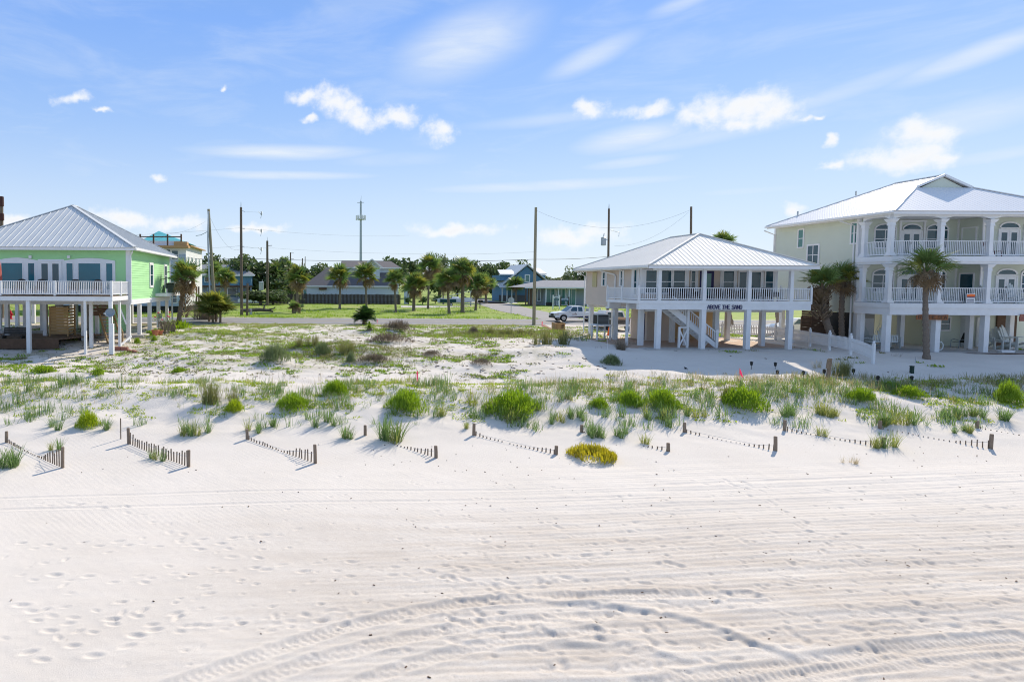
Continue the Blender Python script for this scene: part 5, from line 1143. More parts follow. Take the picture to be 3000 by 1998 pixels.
# --- palms, from the beach houses to the side road
palm(2715, 1052, 2713, 765, 72, 'tall palm with a skirt of dead fronds in front of the sage house', .17, 29, .3, .3, seed=1, bend=.05)
palm(2468, 1014, 2470, 800, 56, 'upright palm against the sage house wall beside the leaning one', .2, 30, .3, .3, seed=2)
palm(2456, 1018, 2408, 812, 60, 'leaning shaggy palm tangled with the upright palm by the sage house', .26, 32, .35, .3, seed=3, bend=-.25, rough=True)
palm(522, 958, 543, 800, 54, 'palm leaning beside the green house, with shaggy trunk and brown fronds', .26, 40, .35, .35, seed=4, bend=-.1, rough=True)
palm(2140, 950, 2116, 702, 40, 'palm whose crown rises above the beige house roof', .24, 40, .2, .3, seed=5, Y=58.5)
palm(2284, 957, 2276, 800, 36, 'palm whose trunk shows between the piles behind the beige house', .26, 34, .2, .3, seed=6, Y=57.5)
PL = [(629,898,628,790,34,'palm behind the weathered pole, in front of the slate blue house',.24,.2,.3), (662,900,660,806,30,'palm with drooping yellow leaves in front of the slate blue house',.34,.15,.4), (808,886,808,792,32,'palm in front of the dark trees near the end of the board fence',.3,.2,.35), (834,884,832,772,26,'palm behind the dark trees, its top just showing by the fence end',.25,.2,.2),
 (868,914,873,806,38,'palm with a small palmetto at its foot in front of the board fence',.2,.3,.3), (995,906,997,800,37,'palm alone in front of the board fence under the cell tower',.22,.3,.3), (1074,902,1071,796,38,'palm just beyond the lone one in front of the dormered roof',.2,.25,.3), (1160,916,1156,812,32,'short palm with a vine on its trunk at the end of the board fence',.18,.2,.2),
 (1212,911,1214,826,38,'palm with a thick bare trunk beside the round hedges',.28,.3,.3), (1254,905,1258,772,38,'tallest palm of the grove on the grass',.2,.35,.3), (1299,892,1298,806,32,'palm set back behind the grove near the boat',.18,.3,.3), (1316,919,1312,812,37,'leaning palm at the front of the grove',.22,.3,.3), (1355,918,1357,785,42,'straight palm with the widest crown in the grove',.3,.35,.3), (1393,910,1399,826,38,'palm at the corner of the side road with a black mailbox behind',.22,.3,.4), (1512,885,1512,826,24,'small palm with a round crown before the blue gabled house',.3,.1,.1), (1425,889,1422,826,30,'feather drooping palm behind the corner palm near the brick shop',.3,.35,.3)]
for px, py, cx, cy, rp, l, tw, dd, yy in PL: palm(px, py, cx, cy, rp, l, tw, 34, dd*.75, yy, seed=9)
# palmetto, cycad
def fan_bush(px, py, w, h, label, name, n, kinds, seed=3):
    r = random.Random(seed); p = G(px, py); k = p.y/FPX; t = thing(name, label, 'palmetto', tuple(p)); stems = [(r.uniform(-.28,.28)*w*k, r.uniform(-.2,.3)*w*k) for _ in range(5)]
    mb = MB(); [mb.tube([(p.x+a, p.y+b, p.z-.1), (p.x+a*1.1, p.y+b, p.z+h*k*.35)], [.13, .11], 7) for a, b in stems]; mb.build('trunk', M['boots'], t)
    for i in range(n):
        a, b = r.choice(stems); s = w*k*.72*r.uniform(.7, 1.0); link('frond', r.choice(FR[r.choice(kinds)]), t, wl(t, (p.x+a, p.y+b, p.z+h*k*r.uniform(.2, .4))), (r.uniform(-.3,.3), -math.radians(r.uniform(5, 80)), i*2.4), (s, s, s))
fan_bush(640, 944, 112, 104, 'big clustered palmetto by the road beside the weathered pole', 'palmetto', 110, ['frond','frond_y','frond_y'])
fan_bush(868, 918, 42, 40, 'small palmetto with dry leaves at the foot of a palm by the road', 'palmetto', 26, ['frond','frond_d'], 4)
def cycad(px, py, w, h, label, kind, n=190):
    r = random.Random(5); p = G(px, py); k = p.y/FPX; t = thing('cycad', label, 'cycad', tuple(p)); MB().tube([p, p+Vector((0,0,h*k*.3))], [.25,.2], 8).build('trunk', M['boots'], t)
    me = MB()
    for i in range(26):
        f = .15+.85*i/26
        for sgn in (-1, 1): blade(me, f, 0, .28*math.sin(f*2.4), .22*(1.15-f*.7), sgn*(1.2), 1.25, .022, .1, r)
    me.tube([(0,0,0),(.5,0,.26),(1,0,.19)], [.02,.015,.005], 4, False); m = me.mesh('frond', kind)
    for i in range(n): s = w*k*.68*r.uniform(.75, 1.05); link('frond', m, t, wl(t, p+Vector((0,0,h*k*.25))), (0, -math.radians(r.uniform(-25, 75)), i*2.4), (s, s, s))
cycad(1068, 950, 58, 55, 'dark round cycad standing alone at the edge of the road', M['hedge'])
cycad(1082, 968, 30, 22, 'small bright green cycad at the foot of the dark round one', M['greenbush'], 40)

# --- trees on the skyline
TR = [(645,862,80,728,150,'oak','feathery grey green tree above the slate blue house roof'), (590,862,60,752,155,'oak','low oak at the end of the slate blue house'), (700,862,70,736,150,'oak2','grey oak between the slate blue house and the tall pole'), (755,866,120,730,140,'oak','dense dark oak behind the tall bare pole'), (805,866,80,742,146,'oak2','oak behind the pole with the transformer can'), (850,864,62,736,150,'oak2','oak with a pointed top just past the transformer pole'),
 (930,864,90,762,165,'oak','round dark oak between the poles and the grey shingled roof'), (1150,862,75,738,185,'oak','oak behind the dormered roof, at its end'), (1205,862,80,744,190,'oak','wide dark oak behind the tallest palm'), (1290,862,60,752,195,'oak','oak behind the grove of palms'), (1355,862,50,740,190,'oak2','tall thin oak rising above the grove'), (1400,862,70,752,195,'oak2','grey oak beyond the corner palm'), (1450,862,70,758,190,'oak','dark oak between the grove and the blue gabled house'), (1490,862,80,752,200,'oak','broad oak rising behind the blue gabled house'),
 (1650,862,100,800,185,'oak2','low tawny oak behind the low grey roofed building'), (1590,862,60,800,210,'oak2','far low oak behind the blue gabled house'), (1720,862,80,775,150,'oak','oak half hidden by the beige house roof'), (1745,866,50,756,160,'oak','oak peeping over the eave of the beige house')]
for px, py, w, tp, Y, k, l in TR: tree(px, py, w, tp, Y, l, k)
tree(1680, 868, 46, 752, 140, 'tall sparse pine beside the beige house eave', 'oak2', seed=3, sparse=True); tree(762, 892, 100, 845, 122, 'bushy dark cedar at the end of the board fence', 'oak', seed=2, low=893); tree(800, 892, 60, 850, 125, 'dark shrubby oak covering the end of the board fence', 'oak', seed=4, low=893)
tree(1340, 862, 46, 738, 192, 'spindly tree with tufted top above the grove', 'oak2', seed=8, sparse=True); tree(1285, 862, 50, 736, 200, 'thin tree with open crown behind the tallest palm', 'oak2', seed=9, sparse=True); tree(882, 862, 26, 750, 200, 'far thin pine beyond the poles', 'oak2', seed=10, sparse=True)
def bare_tree(px, py, w, top, label):
    r = random.Random(4); p = G(px, py); k = p.y/FPX; t = thing('bare_tree', label, 'tree', tuple(p)); mb = MB(); H_ = (py-top)*k
    def br(a, d, L, rad, n):
        b = a+d*L; mb.tube([a, (a+b)/2+Vector((r.uniform(-.1,.1), 0, r.uniform(-.1,.1)))*L, b], [rad, rad*.8, rad*.6], 5, False)
        if n: [br(b, (d+Vector((r.uniform(-.9,.9), r.uniform(-.7,.7), r.uniform(-.25,.6)))).normalized(), L*r.uniform(.55,.85), rad*.6, n-1) for _ in range(3)]
    br(p, Vector((.1,0,1)), H_*.33, .18, 4); br(p+Vector((-.3,0,0)), Vector((-.5,0,1)).normalized(), H_*.3, .13, 4); mb.build('trunk', M['bark'], t)
bare_tree(1697, 892, 80, 818, 'leafless spreading tree beside the wall of the beige house'); bare_tree(723, 888, 30, 818, 'small leafless tree in front of the slate blue house')
def hedge(px, py, w, h, label):
    p = G(px, py); k = p.y/FPX; t = thing('round_hedge', label, 'hedge', tuple(p), 0, 'clipped hedges by the drive'); MB().tube([p, p+Vector((0,0,h*k*.5))], [.1,.08], 6).build('trunk', M['bark'], t)
    link('crown', HB, t, (0,0,h*k*.55), (0,0,px), (w*k*.64, w*k*.64, h*k*.62))
HB = crown_mesh('crown', M['hedge'], 200, 1500, .08, 22, .9)
for px, py, w, h, l in ((1197,892,24,22,'round clipped hedge ball beside the end of the board fence'), (1238,892,28,24,'round clipped hedge ball between two palm trunks'), (1275,890,30,26,'wider clipped hedge beside the boat'), (1202,880,16,18,'bright small hedge behind the first hedge ball'), (1325,884,26,18,'low hedge behind the boat'), (1358,882,24,14,'low hedge at the side road behind the bow of the boat'), (842,886,34,36,'bright green hedge behind the end of the board fence')): hedge(px, py, w, h, l)
# ------------------------------------------------------------------ snow fences on the beach
SLAT = {}
def snow_fence(a, b, ha, hb, prof, label, posts=(1, 1)):
    "posts at two pixels; slats stand out of the drifted sand by prof(f) metres"
    A, B = G(*a), G(*b); t = thing('snow_fence', label, 'snow fence', tuple(A), 0, 'broken snow fences on the beach'); r = random.Random(int(a[0]))
    for p, h, on in ((A, ha, posts[0]), (B, hb, posts[1])):
        if not on: continue
        hh = h*p.y/FPX; mb = MB(); k = 10; w = .068; lean = r.uniform(-.03, .03)
        mb.tube([(p.x, p.y, p.z-.3), (p.x+lean*.5, p.y, p.z+hh*.5), (p.x+lean, p.y, p.z+hh-.02), (p.x+lean, p.y, p.z+hh)], [w, w*.96, w*.93, w*.8], 9); mb.build('post', M['driftwood'], t)
    L = (B-A).length; n = int(L/.155)
    for i in range(n):
        f = (i+.6)/n; x = A.x+(B.x-A.x)*f; y = A.y+(B.y-A.y)*f; h = prof(f)*r.uniform(.8, 1.12)
        if h < .012 or r.random() < .02: continue
        mb = MB(); z = hz(x, y); l = r.uniform(-.02, .02)+.03*(r.random() < .1); mb.beam((x, y, z-.1), (x+l, y+r.uniform(-.01,.01), z+h), .048, .009, (0,1,0)); mb.build('slat', M['driftwood'], t)
    pts = [(A.x+(B.x-A.x)*f, A.y+(B.y-A.y)*f, hz(A.x+(B.x-A.x)*f, A.y+(B.y-A.y)*f)+prof(f)*.7) for f in np.linspace(0, 1, 24)]
    run = []
    for f, p in zip(np.linspace(0, 1, 24), pts):
        if prof(f) > .12: run.append(p)
    if len(run) > 2: MB().tube(run, .006, 4, False).build('wire', M['galv'], t)
    return t
def lin(*kv): return lambda f: float(np.interp(f, [k for k, v in kv], [v for k, v in kv]))
SF = [((19,1296),(183,1371),33,62, lin((0,.28),(.08,.18),(.35,.06),(.55,.03),(.66,.10),(.8,.38),(1,.62)), 'leaning snow fence at the edge of the view, dipping into the sand midway'),
 ((378,1300),(552,1367),47,50, lin((0,.50),(.1,.33),(.3,.34),(.6,.40),(.85,.47),(1,.52)), 'tall complete snow fence beside the rusty rod'),
 ((725,1288),(924,1358),31,56, lin((0,.2),(.1,.12),(.25,.13),(.45,.08),(.52,.03),(.62,.16),(.8,.38),(1,.5)), 'snow fence sagging in the middle, below the narrow sea oats'),
 ((1070,1275),(1278,1342),30,36, lin((0,.0),(.3,.0),(.38,.03),(.55,.05),(.75,.16),(1,.32)), 'snow fence half buried under the largest clump of sea oats'),
 ((1388,1276),(1629,1332),35,26, lin((0,.2),(.1,.12),(.2,.06),(.5,.03),(.7,.07),(1,.22)), 'nearly buried long snow fence between the dune and the ring shaped bush'),
 ((1704,1266),(1958,1323),22,25, lin((0,.10),(.06,.03),(.1,0),(.68,0),(.74,.03),(.85,.12),(1,.2)), 'snow fence buried but for a few slats beside the row of young sea oats'),
 ((2005,1267),(2272,1321),29,43, lin((0,.2),(.1,.13),(.25,.06),(.4,.02),(.62,.02),(.75,.08),(1,.28)), 'snow fence buried midway below the big dark lime shrub'),
 ((2298,1262),(2588,1311),32,30, lin((0,.26),(.1,.13),(.25,.05),(.5,.035),(.65,.08),(.85,.2),(1,.3)), 'snow fence crossing the pair of thin grass sprays'),
 ((2578,1256),(2902,1315),24,44, lin((0,.1),(.1,.05),(.3,.035),(.6,.04),(.72,.08),(.85,.22),(1,.36)), 'long nearly buried snow fence by the dense blue green sea oats'),
 ((2862,1255),(3060,1290),22,30, lin((0,.1),(.2,.04),(.5,.01),(1,.1)), 'farthest snow fence, its first post above a sprawling grass sprig')]
for a, b, ha, hb, pf, l in SF: snow_fence(a, b, ha, hb, pf, l)
def rod(name, px, py, top, rad, m, label, cat, lean=0, flag=None, pole_m=None):
    p = G(px, py); h = (py-top)*p.y/FPX; t = thing(name, label, cat, tuple(p)); MB().tube([p-Vector((0,0,.1)), p+Vector((lean,0,h))], rad, 6).build('rod', m, t)
    if flag == 'ribbon': mb = MB(); q = p+Vector((lean,0,h)); mb.add([q, q+Vector((.08,0,-.15)), q+Vector((.20,.02,-.45)), q+Vector((.16,.02,-.50)), q+Vector((.02,0,-.28))], [(0,1,2,3,4)]); mb.add([Vector(v)+Vector((0,.01,0)) for v in mb.v], [(4,3,2,1,0)]); mb.build('flag', M['pink'], t)
    elif flag == 'tape': MB().box(p.x-.03, p.x+.03, p.y-.03, p.y+.03, p.z+h*.45, p.z+h).build('flag', M['pink'], t)
    return t
rod('rusty_rod', 354, 1287, 1225, .022, M['brownwood'], 'thin rusty rod stuck in the sand beside the tall complete snow fence', 'rod')
rod('thin_stick', 358, 1108, 1077, .009, M['brownwood'], 'thin leaning stick of the crossed pair on the sand', 'stick', -.12); rod('thin_stick', 366, 1106, 1072, .009, M['brownwood'], 'thin upright stick of the crossed pair on the sand', 'stick', .02)
rod('survey_stake', 1222, 1130, 1088, .018, M['pink'], 'pink painted survey stake at the dune crest in the grass', 'stake', 0, 'tape')
rod('survey_flag', 2165, 1131, 1078, .008, M['orange'], 'pink survey flag on a thin stake in the dune grass', 'flag', .0, 'ribbon')
rod('roadside_stake', 1105, 947, 936, .02, M['pink'], 'pink topped marker stake at the road edge beside the cycads', 'stake', 0, 'tape'); rod('roadside_stake', 1588, 958, 942, .02, M['pink'], 'pink topped marker stake beside the paver drive', 'stake', 0, 'tape')
rod('white_rod', 1779, 1027, 985, .008, M['white'], 'thin white rod beside the tumbleweed bush', 'rod', .02); rod('white_rod', 1698, 1000, 960, .008, M['white'], 'thin white rod on the bank beside the paver drive', 'rod'); rod('white_rod', 2682, 1063, 1045, .02, M['galv'], 'short grey peg in the shaded sand', 'peg')
# --- path lights
PLT = [(2201,1082,1060,'solar path light alone on the shaded sand in front of the beige house stair'), (2271,1082,1063,'solar path light standing in the sunlit strip of sand'), (2277,1105,1086,'solar path light at the lower end of the sunlit strip'), (2353,1105,1088,'solar path light alone between the sunlit strip and the leaning wooden post'), (2414,1110,1083,'solar path light at the foot of the leaning wooden post'), (2500,1098,1082,'solar path light beside the dark rushy clumps'), (2571,1132,1102,'solar path light in the dry grass with a tall stem, beside the low lime shrub'), (2670,1130,1103,'solar path light in the dry grass, the one nearest the small dark green post')]
for px, py, tp, l in PLT:
    p = G(px, py); k = p.y/FPX; h = (py-tp)*k; t = thing('path_light', l, 'path light', tuple(p), 0, 'solar lights along the dune path')
    MB().tube([p, p+Vector((0,0,h*.6))], .015, 6).build('stem', M['black'], t); mb = MB(); mb.lathe([(.04,0),(.062,.03),(.07,.16),(.085,.18),(.085,.2),(.02,.22)], (p.x, p.y, p.z+h-.2), 10); mb.build('lamp_head', M['black'], t)
    MB().lathe([(.055,0),(.055,.012)], (p.x, p.y, p.z+h+.021), 10).build('solar_panel', M['glass'], t)
p = G(2424, 1113); t = thing('wooden_post', 'weathered leaning wooden post with a small board, beside the dark rushy clumps', 'post', tuple(p)); MB().beam(p-Vector((0,0,.2)), p+Vector((.10,0,1.15)), .13, .13, (0,1,0)).build('post', M['driftwood'], t); MB().beam(p+Vector((-.10,-.08,.62)), p+Vector((-.05,-.08,1.12)), .15, .03, (0,1,0)).build('board', M['driftwood'], t)
p = G(2671, 1094); t = thing('green_marker_post', 'small dark green utility post standing in the shaded sand', 'post', tuple(p)); mb = MB(); mb.box(p.x-.07, p.x+.07, p.y-.07, p.y+.07, p.z-.1, p.z+.38); mb.box(p.x-.08, p.x+.08, p.y-.08, p.y+.08, p.z+.382, p.z+.42); mb.build('post_body', mat('dark_green_plastic', (.015,.04,.03), None), t)
p = G(2012, 1082); mb = MB(); mb.add([p+Vector(v) for v in ((-.12,0,.0),(-.05,-.06,.03),(.05,-.05,.02),(.1,.02,0),(-.14,.05,.14),(0,.03,.09),(.06,.06,.05))], [(0,1,5,4),(1,2,6,5),(2,3,6)]); o = mb.build('black_rag', M['black']); tag(o, 'small black rag dropped on the shaded sand slope', 'rag')
p = G(160, 1012); mb = MB()
for i in range(5): mb.lathe([(.03,0),(.26-.03*i,.03),(.2-.02*i,.12),(.02,.16)], (p.x-.3+.16*i, p.y-.05+.06*(i % 2), p.z+.02*i), 7)
o = mb.build('dark_tarpaulin', M['black']); tag(o, 'crumpled black tarpaulin on the sand under the green house', 'tarpaulin')

# ------------------------------------------------------------------ white picket fence between the two right hand houses
def picket_fence():
    PT = [(2569,1066,980),(2501,1039,965),(2438,1027,958),(2380,1016,952),(2328,1006,948),(2278,998,945),(2230,994,940)]
    pts = [G(a, b) for a, b, c in PT]
    x0 = pts[0].x; pts = [Vector((X_(a, q.y), q.y, q.z)) for (a, b, c), q in zip(PT, pts)]
    pts.append(pts[-1]+Vector((-1.2,2.6,0))); pts.append(pts[-1]+Vector((-2.8,3.0,0))); pts.append(pts[-1]+Vector((-3.0,.6,0)))
    t = thing('picket_fence', 'white vinyl picket fence running from the sage house back past the beige house', 'fence', tuple(pts[0])); me = MB().prism([(-.038,0,0),(.038,0,0),(.038,0,.74),(0,0,.80),(-.038,0,.74)], (0,.018,0)).mesh('picket', M['white'])
    for i, p in enumerate(pts):
        z = hz(p.x, p.y); p.z = z; h = 1.18 if i < 7 else 1.1; mb = MB().box(p.x-.062, p.x+.062, p.y-.062, p.y+.062, z-.3, z+h); mb.lathe([(.09,0),(.09,.03),(.04,.05),(.07,.10),(.0,.20)], (p.x, p.y, z+h), 8); mb.build('fence_post', M['white'], t)
    for a, b in zip(pts[:-1], pts[1:]):
        za, zb = a.z+.28, b.z+.28; d = (b-a); az = math.atan2(d.y, d.x)
        rl = MB(); rl.beam((a.x,a.y,za+.12), (b.x,b.y,zb+.12), .04, .07); r1 = rl.build('rail', M['white'], t); MB().beam((a.x,a.y,za+.58), (b.x,b.y,zb+.58), .04, .07).build('rail', M['white'], t)
        n = int(d.length/.125)
        for k in range(n):
            f = (k+.5)/n; link('picket', me, t, wl(t, (a.x+d.x*f, a.y+d.y*f, za+(zb-za)*f)), (0,0,az))
picket_fence()

# ------------------------------------------------------------------ drives, pads
def drape(name, q, m, label, nx=14, ny=10, dz=.03):
    a, b, c, d = [Vector((x, y, 0)) for x, y in q]; vs = []
    for j in range(ny+1):
        for i in range(nx+1):
            u, v = i/nx, j/ny; p = (a*(1-u)+b*u)*(1-v)+(d*(1-u)+c*u)*v; vs.append((p.x, p.y, hz(p.x, p.y)+dz))
    mb = MB(); mb.add(vs, [(j*(nx+1)+i, j*(nx+1)+i+1, (j+1)*(nx+1)+i+1, (j+1)*(nx+1)+i) for j in range(ny) for i in range(nx)]); o = mb.build(name, m); return tag(o, label, kind='structure')
M['pale_paver'] = mat('pale_pink_pavers', (.50,.44,.39), (.56,.50,.45), 2.5, .85, .15, 25)
A1, A2 = G(1590, 955), G(1668, 984)
drape('paver_drive', [(A2.x, A2.y), (22.2, 53.8), (33, 64.1), (A1.x+.6, 64.1)], M['pale_paver'], 'pale paver drive between the road and the beige house', dz=.035)
drape('paver_drive_border', [(A2.x-.32, A2.y-.1), (A2.x-.01, A2.y), (A1.x+.59, 64.1), (A1.x+.2, 64.1)], M['brick'], 'red brick border of the paver drive', dz=.04)
drape('concrete_pad', [(29, 55.5), (44, 55.5), (46, 64.1), (34, 64.1)], mat('pale_concrete', (.56,.54,.51), (.62,.60,.57), 1, .85), 'pale concrete pad behind the beige and sage houses', dz=.04)
drape('brick_drive', [(-25, 63.0), (-12.6, 63.0), (-12.2, 64.1), (-25, 64.1)], M['pale_paver'], 'paver drive apron behind the green house', dz=.06)

# ------------------------------------------------------------------ poles and wires
def pole(px, py, top, tx, r0, m, label, Y=None, kind=None):
    p = G(px, py) if Y is None else P(px, py, Y); q = P(tx, top, p.y); t = thing('utility_pole', label, 'utility pole', tuple(p)); MB().tube([p-Vector((0,0,.3)), (p+q)/2, q], [r0, r0*.88, r0*.75], 10).build('pole', m, t)
    T = q
    if kind == 'ins':
        for k, dz in enumerate((.4, 2.6, 4.9)):
            b = T+Vector((0,0,-dz)); mb = MB(); mb.beam(b, b+Vector((.5,-.1,-.15)), .07, .07); mb.build('arm', M['galv'], t)
            mb = MB(); mb.lathe([(.05,-.25),(.13,-.2),(.06,-.12),(.13,-.05),(.06,.03),(.12,.1),(.03,.2)], b+Vector((2.6,-.1,-.3)), 8); mb.tube([b+Vector((2.2,-.1,-.15)), b+Vector((2.6,-.1,-.5)), b+Vector((2.5,-.1,-1.0))], .035, 5); mb.tube([b+Vector((.5,-.1,-.15)), b+Vector((2.6,-.1,-.25))], .008, 4); mb.build('insulator', M['galv'], t)
        MB().lathe([(.06,0),(.02,.7)], T, 6).build('finial', M['galv'], t)
    if kind == 'can':
        c = T+Vector((-1.1,-.1,-8.3)); mb = MB(); mb.lathe([(.3,-.9),(.45,-.85),(.45,.55),(.5,.6),(.5,.66),(.2,.75)], c, 12); mb.tube([c+Vector((.2,0,.7)), c+Vector((.2,0,1.1))], .05, 6); mb.build('transformer', M['galv'], t)
        for dz in (.9, 3.6, 6.2): MB().beam(T+Vector((0,0,-dz)), T+Vector((.9,0,-dz+.05)), .08, .1).build('arm', M['pole'], t)
        MB().lathe([(.06,0),(.02,.7)], T, 6).build('finial', M['galv'], t)
    if kind == 'tr2':
        c = T+Vector((-.6,-.1,-4.0)); mb = MB(); mb.beam(c+Vector((0,0,.2)), c+Vector((.6,.1,.25)), .08, .1); mb.lathe([(.2,-.5),(.29,-.45),(.29,.4),(.32,.45),(.12,.55)], c, 12); mb.tube([c+Vector((0,0,.6)), c+Vector((.05,0,1.0))], .05, 6); mb.build('transformer', M['galv'], t); MB().lathe([(.07,0),(.02,.6)], T, 6).build('finial', M['galv'], t)
        MB().tube([T+Vector((.2,-.1,-2.6)), T+Vector((1.3,-.1,-2.9)), T+Vector((1.25,-.1,-3.4))], .03, 5).build('insulator', M['galv'], t)
    if kind == 'arms':
        for dz in (.2, 1.9, 3.4): MB().beam(T+Vector((0,0,-dz)), T+Vector((1.0,0,-dz)), .1, .1).build('arm', M['pole'], t)
    if kind == 'hook': MB().tube([T+Vector((-.1,0,-2.6)), T+Vector((-.9,0,-3.0)), T+Vector((-1.5,0,-3.1))], .04, 5).build('bracket', M['galv'], t)
    return t, T
_, T1 = pole(628, 890, 613, 611, .20, M['pole_pale'], 'leaning weathered pole with a pale sleeve rising behind the palmetto', 74, 'hook')
MB().tube([P(616, 890, 73.7), P(609, 700, 73.7), P(611, 620, 73.7)], .10, 7).build('conduit', M['galv'], bpy.data.objects['utility_pole'])
_, T2 = pole(708, 925, 608, 706, .20, M['pole'], 'tall dark utility pole with insulators hanging on one side, across the road', None, 'ins')
pole(724, 925, 830, 725, .16, M['pole'], 'short cut off pole beside the tall dark utility pole')
_, T3 = pole(784, 892, 706, 783, .26, M['pole'], 'utility pole with a transformer can and side arms behind the dark trees', 118, 'can')
_, T4 = pole(1564, 952, 608, 1570, .17, M['pole_pale'], 'bare pale pole standing at the near road edge by the side road')
_, T5 = pole(1780, 935, 612, 1784, .15, M['pole'], 'utility pole with a transformer behind the beige house roof', 78, 'tr2')
_, T6 = pole(2022, 960, 606, 2025, .135, M['pole'], 'utility pole rising straight above the ridge of the beige house', 66)
_, T7 = pole(851, 862, 740, 851, .25, M['pole'], 'distant reddish pole with arms between the oaks', 190, 'arms'); pole(886, 862, 757, 886, .22, M['pole'], 'distant short pole behind the first palm grove', 200); pole(894, 862, 752, 894, .16, M['pole'], 'distant thin pole next to the round dark oak', 215)
pole(4, 950, 578, 4, .28, M['pole'], 'utility pole with rusty brown drums at the edge of the view behind the green house', 72)
b = bpy.data.objects['utility_pole.010'] if 'utility_pole.010' in bpy.data.objects else None
TP = P(4, 590, 71.9)
for nm, dz, hh in (('drum', 0, 1.1), ('drum', -1.6, .8)): MB().lathe([(.1,0),(.27,.05),(.27,hh),(.1,hh+.05)], TP+Vector((0,0,dz-.6)), 10).build(nm, mat('rust_brown', (.06,.02,.016), None), b)
def wire(label, pts, r=.012, sag=.6):
    q = []
    for (a, b) in zip(pts[:-1], pts[1:]):
        a, b = Vector(a), Vector(b)
        for i in range(12): f = i/12; q.append(a+(b-a)*f+Vector((0,0,-4*sag*f*(1-f))))
    q.append(Vector(pts[-1])); o = MB().tube(q, r, 4, False).build('power_line', M['cable']); tag(o, label, 'power line', 'overhead power lines')
def lp(px, py, Y): return P(px, py, Y)
wire('long thick cable across the whole view just above the tree tops', [lp(-300,752,79), lp(560,757,79), lp(707,757,79.3), lp(1160,765,79.3), lp(1569,760,72), lp(1783,752,78), lp(2600,730,80)], .022, .12)
wire('thin upper wire from the transformer pole across to the bare pale pole side', [lp(560,722,79), lp(707,720,79.3), lp(784,726,118), lp(1200,744,100), lp(1570,738,90)], .009, .2)
wire('wire dropping from the weathered pole to the tall dark pole', [lp(617,640,74), lp(706,730,85)], .009, 1.3); wire('wire from the weathered pole down towards the building under construction', [lp(604,648,74), lp(500,685,80), lp(380,720,90)], .009, .3)
wire('slack wire from the tall dark pole to the transformer pole', [lp(712,757,85), lp(784,793,118)], .009, 1.2); wire('thin wire from the bare pale pole to the pole above the beige house ridge', [lp(1571,617,72), lp(2022,616,66)], .008, 1.9); wire('thin wire from the ridge pole down to the oak behind the beige house', [lp(2018,622,66), lp(1800,720,78)], .008, 1.0)
wire('faint high wire past the tall dark pole', [lp(-200,700,85), lp(707,668,85), lp(1200,690,120)], .008, .5)
# far tree line closing the view
r_ = random.Random(21); mb = MB()
for i in range(5200):
    x = r_.uniform(-150, 150); f = .6+.4*vnoise(x*.06, 3.3); h = (2.5+5.5*f*vnoise(x*.22, 9.1)+3*vnoise(x*.05, 1.7))*(r_.random()**.55); c = Vector((x, 262+r_.uniform(-6, 6), RZ+h)); u = Vector((r_.gauss(0,1), r_.gauss(0,1), r_.gauss(0,.7))).normalized(); w = u.cross(Vector((r_.gauss(0,1), r_.gauss(0,1), r_.gauss(0,1)))).normalized(); s = r_.uniform(.4, 1.0); mb.add([c-u*s, c+w*s*.6, c+u*s, c-w*s*.6], [(0,1,2,3)])
tag(mb.build('far_treeline', M['oak2']), 'far low line of grey green trees on the horizon', kind='stuff')
# cell tower
p = P(1057, 862, 260); q = P(1057, 590, 260); t = thing('cell_tower', 'tall grey cell tower with a ring of white antennas', 'cell tower', tuple(p)); MB().tube([p, q], [.62, .38], 10).build('mast', M['galv'], t)
c = P(1057, 638, 260)
mb = MB(); mb.lathe([(1.1,-.9),(1.1,-.7),(.4,-.6)], c, 12); mb.build('platform', M['galv'], t)
for i in range(15): a = i*2*math.pi/15; MB().box(c.x+1.9*math.cos(a)-.15, c.x+1.9*math.cos(a)+.15, c.y+1.9*math.sin(a)-.1, c.y+1.9*math.sin(a)+.1, c.z-1.0, c.z+.9).build('antenna', M['white'], t)
mb = MB()
for i in range(6): a = i*math.pi/3; mb.beam(c+Vector((0,0,-.6)), c+Vector((1.9*math.cos(a), 1.9*math.sin(a), -.6)), .12, .12)
mb.build('arms', M['galv'], t); MB().beam(q+Vector((-1.4,0,-.6)), q+Vector((1.3,0,-.5)), .2, .2).build('crossbar', M['galv'], t); MB().tube([q, q+Vector((.2,0,2.2))], [.12,.03], 6).build('lightning_rod', M['galv'], t)

# ------------------------------------------------------------------ houses beyond the road
def hip_roof(parent, x0, x1, y0, y1, z0, z1, rx0, rx1, m, name='roof', over=.5):
    ym = (y0+y1)/2; A,B,C,D = (x0-over,y0-over,z0),(x1+over,y0-over,z0),(x1+over,y1+over,z0),(x0-over,y1+over,z0); E,F_ = (rx0,ym,z1),(rx1,ym,z1)
    mb = MB(); mb.add([A,B,C,D,E,F_], [(0,1,5,4),(1,2,5),(2,3,4,5),(3,0,4),(3,2,1,0)]); r = mb.build(name, m, parent)
    tb = MB(); tb.box(x0-over-.05, x1+over+.05, y0-over-.08, y0-over-.003, z0-.22, z0+.05); tb.build('fascia', M['white_trim'], r); return r
def X3(px, Y): return P(px, 850, Y).x
